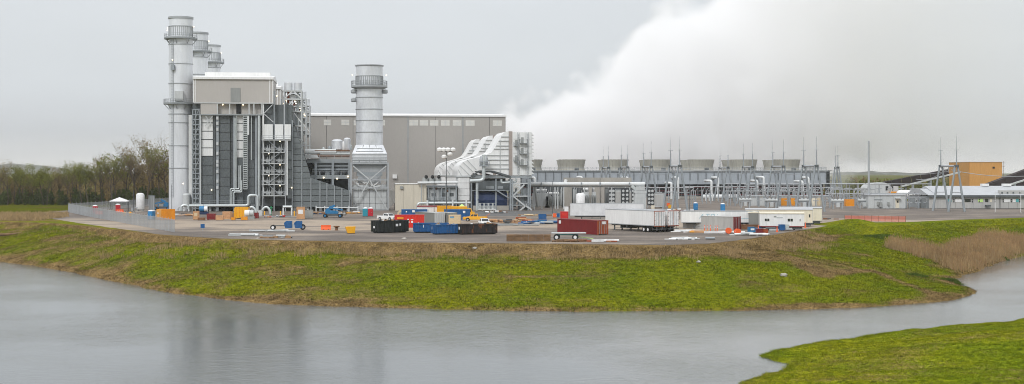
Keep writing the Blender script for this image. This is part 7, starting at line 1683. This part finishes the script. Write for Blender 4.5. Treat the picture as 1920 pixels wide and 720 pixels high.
for k, px in enumerate(pxs):
    vi = rd.choice((0,0,1,2,2,1,4,1,0,5)); Y = rd.uniform(482, 500)
    ht = np.interp(px, [-40,60,130,200,240,300,340], [10.2,10.4,10.4,12.8,14.5,16.3,16.3])*rd.uniform(.85,1.08); H0 = (15,13,16,12,14,11)[vi]*1.02; sc = ht/H0
    t_ = thing('woodland_tree', KN[vi]+' tree, '+ORD[k]+' along the front of the woods, counting from the left edge', 'tree', (X(px,Y),Y,0), rd.uniform(0,6.28), 'trees along the front of the woods'); t_.scale = (sc*rd.uniform(.9,1.15), sc*rd.uniform(.9,1.15), sc)
    for nm, me in zip(('trunk','crown'), TV[vi]):
        c = bpy.data.objects.new(nm, me); COL.objects.link(c); c.parent = t_
def wood_mass(name, lab, n, pfun, hfun, lm, lsz, per, seed):
    """distant wood that reads as one mass: trunks and foliage of many trees"""
    r2 = np.random.default_rng(seed); leaf = []; mb = MB()
    for k in range(n):
        x_, y_ = pfun(r2); h_ = hfun(x_, y_, r2); cr_ = h_*r2.uniform(.2,.32); mm = per
        u = r2.random(mm)**.5; th = r2.uniform(0, 6.28, mm); zz_ = .06+.94*r2.random(mm)**1.25; rad = cr_*np.sin(np.clip(zz_,0,1)**.75*np.pi*.93+.12)*u
        c = np.stack([x_+rad*np.cos(th), y_+rad*np.sin(th), h_*zz_+r2.normal(0,.3,mm)], 1); co = np.zeros((mm,3,3))
        for j in range(3): co[:,j] = c+r2.normal(0,1,(mm,3))*lsz
        leaf.append(co.reshape(-1,3)); mb.cyl((x_,y_,0), (x_+r2.normal(0,.3),y_,h_*.95), h_*.012, .03, 4, False)
        for b_ in range(7):
            z0 = h_*r2.uniform(.3,.85); an = r2.uniform(0,6.28); mb.cyl((x_,y_,z0), (x_+cr_*.8*math.cos(an),y_+cr_*.8*math.sin(an),z0+h_*.16), .06, .015, 3, False)
    me = tri_mesh(name, np.concatenate(leaf), M(lm)); o = bpy.data.objects.new(name, me); COL.objects.link(o); tag(o, lab, 'woods', kind='stuff')
    t2 = mb.ob('trunks', 'twig', o)
wood_mass('woods', 'mass of brown spring woodland behind the front trees at left', 130, lambda r: ((lambda px, Y: (X(px,Y),Y))(r.uniform(-60,360), r.uniform(500,560))), lambda x_, y_, r: np.interp(x_/y_*F+960, [-40,100,200,260,340], [10.2,10.2,12.6,14.6,16.3])*r.uniform(.75,1.05), 'leaf_brown', .26, 420, 3)
wood_mass('underwood', 'dark green undergrowth at the foot of the woods at left', 130, lambda r: ((lambda px, Y: (X(px,Y),Y))(r.uniform(-60,360), r.uniform(486,512))), lambda x_, y_, r: r.uniform(2.5,6), 'leaf_dark', .25, 260, 4)
wood_mass('woods', 'grey-green strip of trees on the horizon behind the switchyard', 150, lambda r: ((lambda px, Y: (X(px,Y),Y))(r.uniform(1535,2080), r.uniform(780,900))), lambda x_, y_, r: r.uniform(4.5,7.5), 'leaf_green', .34, 200, 6)
wood_mass('woods', 'brown strip of trees on the horizon behind the conveyors', 90, lambda r: ((lambda px, Y: (X(px,Y),Y))(r.uniform(1535,2080), r.uniform(900,1000))), lambda x_, y_, r: r.uniform(6,8.5), 'leaf_brown', .36, 180, 7)

# ================================================================== STEAM PLUME (a real cloud of scattering droplets)
def steam():
    ng = bpy.data.node_groups.new('steam_field', 'GeometryNodeTree'); ng.interface.new_socket('Geometry', in_out='INPUT', socket_type='NodeSocketGeometry'); ng.interface.new_socket('Geometry', in_out='OUTPUT', socket_type='NodeSocketGeometry')
    N = ng.nodes.new; K = ng.links.new
    go = N('NodeGroupOutput'); vc = N('GeometryNodeVolumeCube'); sm_ = N('GeometryNodeSetMaterial')
    X0, X1, Y0, Y1, Z0, Z1 = -26.0, 420.0, 636.0, 780.0, 2.0, 178.0
    vc.inputs['Min'].default_value = (X0, Y0, Z0); vc.inputs['Max'].default_value = (X1, Y1, Z1)
    vs = 1.6
    vc.inputs['Resolution X'].default_value = int((X1-X0)/vs); vc.inputs['Resolution Y'].default_value = int((Y1-Y0)/(vs*1.25)); vc.inputs['Resolution Z'].default_value = int((Z1-Z0)/vs)
    def mth(op, a, b=None, c=None):
        n = N('ShaderNodeMath'); n.operation = op
        for i, q in enumerate((a, b, c)):
            if q is None: continue
            if isinstance(q, (int, float)): n.inputs[i].default_value = q
            else: K(q, n.inputs[i])
        return n.outputs[0]
    def curve(src, pts, lo, hi):
        """piecewise line through (x,value)"""
        fc = N('ShaderNodeFloatCurve'); u = mth('DIVIDE', mth('SUBTRACT', src, X0), X1-X0); K(u, fc.inputs['Value'])
        c = fc.mapping.curves[0]; q = [((x-X0)/(X1-X0), (v-lo)/(hi-lo)) for x, v in pts]
        c.points[0].location = q[0]; c.points[1].location = q[-1]
        for p in q[1:-1]: c.points.new(*p)
        for p in c.points: p.handle_type = 'VECTOR'
        fc.mapping.update()
        return mth('ADD', mth('MULTIPLY', fc.outputs[0], hi-lo), lo)
    ps = N('GeometryNodeInputPosition'); sp = N('ShaderNodeSeparateXYZ'); K(ps.outputs[0], sp.inputs[0]); x, y, z = sp.outputs
    ztop = curve(x, [(-26,20),(-14,35),(-4,43),(24,47),(32,54),(46,63),(53,69),(59,77),(66,87),(74,92),(97,93),(108,102),(150,140),(200,160),(420,172)], 0, 180)
    zbot = curve(x, [(-26,2),(120,2),(150,9),(165,17),(195,22),(260,20),(420,30)], 0, 180)
    half = curve(x, [(-26,14),(0,22),(60,42),(140,55),(420,62)], 0, 180)
    dns = curve(x, [(-26,0.0),(-18,0.7),(0,1),(60,1),(110,0.72),(150,0.46),(185,0.26),(215,0.13),(260,0.045),(330,0.01),(420,0)], 0, 2)
    def noise(sc, det, off):
        n = N('ShaderNodeTexNoise'); m = N('ShaderNodeVectorMath'); m.operation = 'MULTIPLY_ADD'; K(ps.outputs[0], m.inputs[0]); m.inputs[1].default_value = (1,.5,1.15); m.inputs[2].default_value = off
        K(m.outputs[0], n.inputs['Vector']); n.inputs['Scale'].default_value = sc; n.inputs['Detail'].default_value = det; n.inputs['Roughness'].default_value = 0.56
        return mth('SUBTRACT', n.outputs['Fac'], 0.5)
    nb = mth('MULTIPLY', noise(0.042, 4.5, (11,3,5)), 44.0)
    ns = mth('MULTIPLY', noise(0.10, 5, (2,9,7)), 26.0)
    nn = mth('ADD', nb, ns)
    dt = mth('SUBTRACT', ztop, z); db = mth('SUBTRACT', z, zbot)
    dy = mth('SUBTRACT', half, mth('ABSOLUTE', mth('SUBTRACT', y, 708.0)))
    f = mth('ADD', mth('MINIMUM', mth('MINIMUM', dt, mth('ADD', db, 3.0)), dy), nn)
    mr = N('ShaderNodeMapRange'); mr.interpolation_type = 'SMOOTHSTEP'; K(f, mr.inputs['Value']); mr.inputs['From Min'].default_value = -1.0; mr.inputs['From Max'].default_value = 6.5
    # fade well before the limits of the domain
    d = mth('MULTIPLY', mth('MULTIPLY', mr.outputs['Result'], dns), 0.065)
    K(d, vc.inputs['Density'])
    K(vc.outputs[0], sm_.inputs['Geometry'])
    m = bpy.data.materials.new('steam'); m.use_nodes = True; t = m.node_tree; t.nodes.clear()
    o = t.nodes.new('ShaderNodeOutputMaterial'); pv = t.nodes.new('ShaderNodeVolumePrincipled')
    pv.inputs['Color'].default_value = (1.0, 0.998, 1.0, 1); pv.inputs['Density'].default_value = 1.0; pv.inputs['Anisotropy'].default_value = 0.0
    t.links.new(pv.outputs[0], o.inputs['Volume'])
    sm_.inputs['Material'].default_value = m
    K(sm_.outputs[0], go.inputs[0])
    me = bpy.data.meshes.new('steam_plume'); me.from_pydata([(X0,Y0,Z0),(X1,Y1,Z1)], [], []); me.materials.append(m)
    ob = bpy.data.objects.new('steam_plume', me); COL.objects.link(ob)
    md = ob.modifiers.new('field', 'NODES'); md.node_group = ng
    tag(ob, 'broad white steam plume drifting up from behind the cooling towers', 'steam', kind='stuff')
steam()

# ================================================================== HAZE
mh = bpy.data.materials.new('haze_air'); mh.use_nodes = True; t = mh.node_tree; t.nodes.clear()
o = t.nodes.new('ShaderNodeOutputMaterial'); pv = t.nodes.new('ShaderNodeVolumePrincipled')
pv.inputs['Color'].default_value = (0.95, 0.97, 1.0, 1); pv.inputs['Density'].default_value = HAZE
t.links.new(pv.outputs[0], o.inputs['Volume'])
mb = MB(); mb.box(-9200, 9200, -700, 9200, -12, 182)
o = mb.ob('haze', mh); tag(o, 'thin pale haze in the air over the whole place', 'haze', kind='stuff')
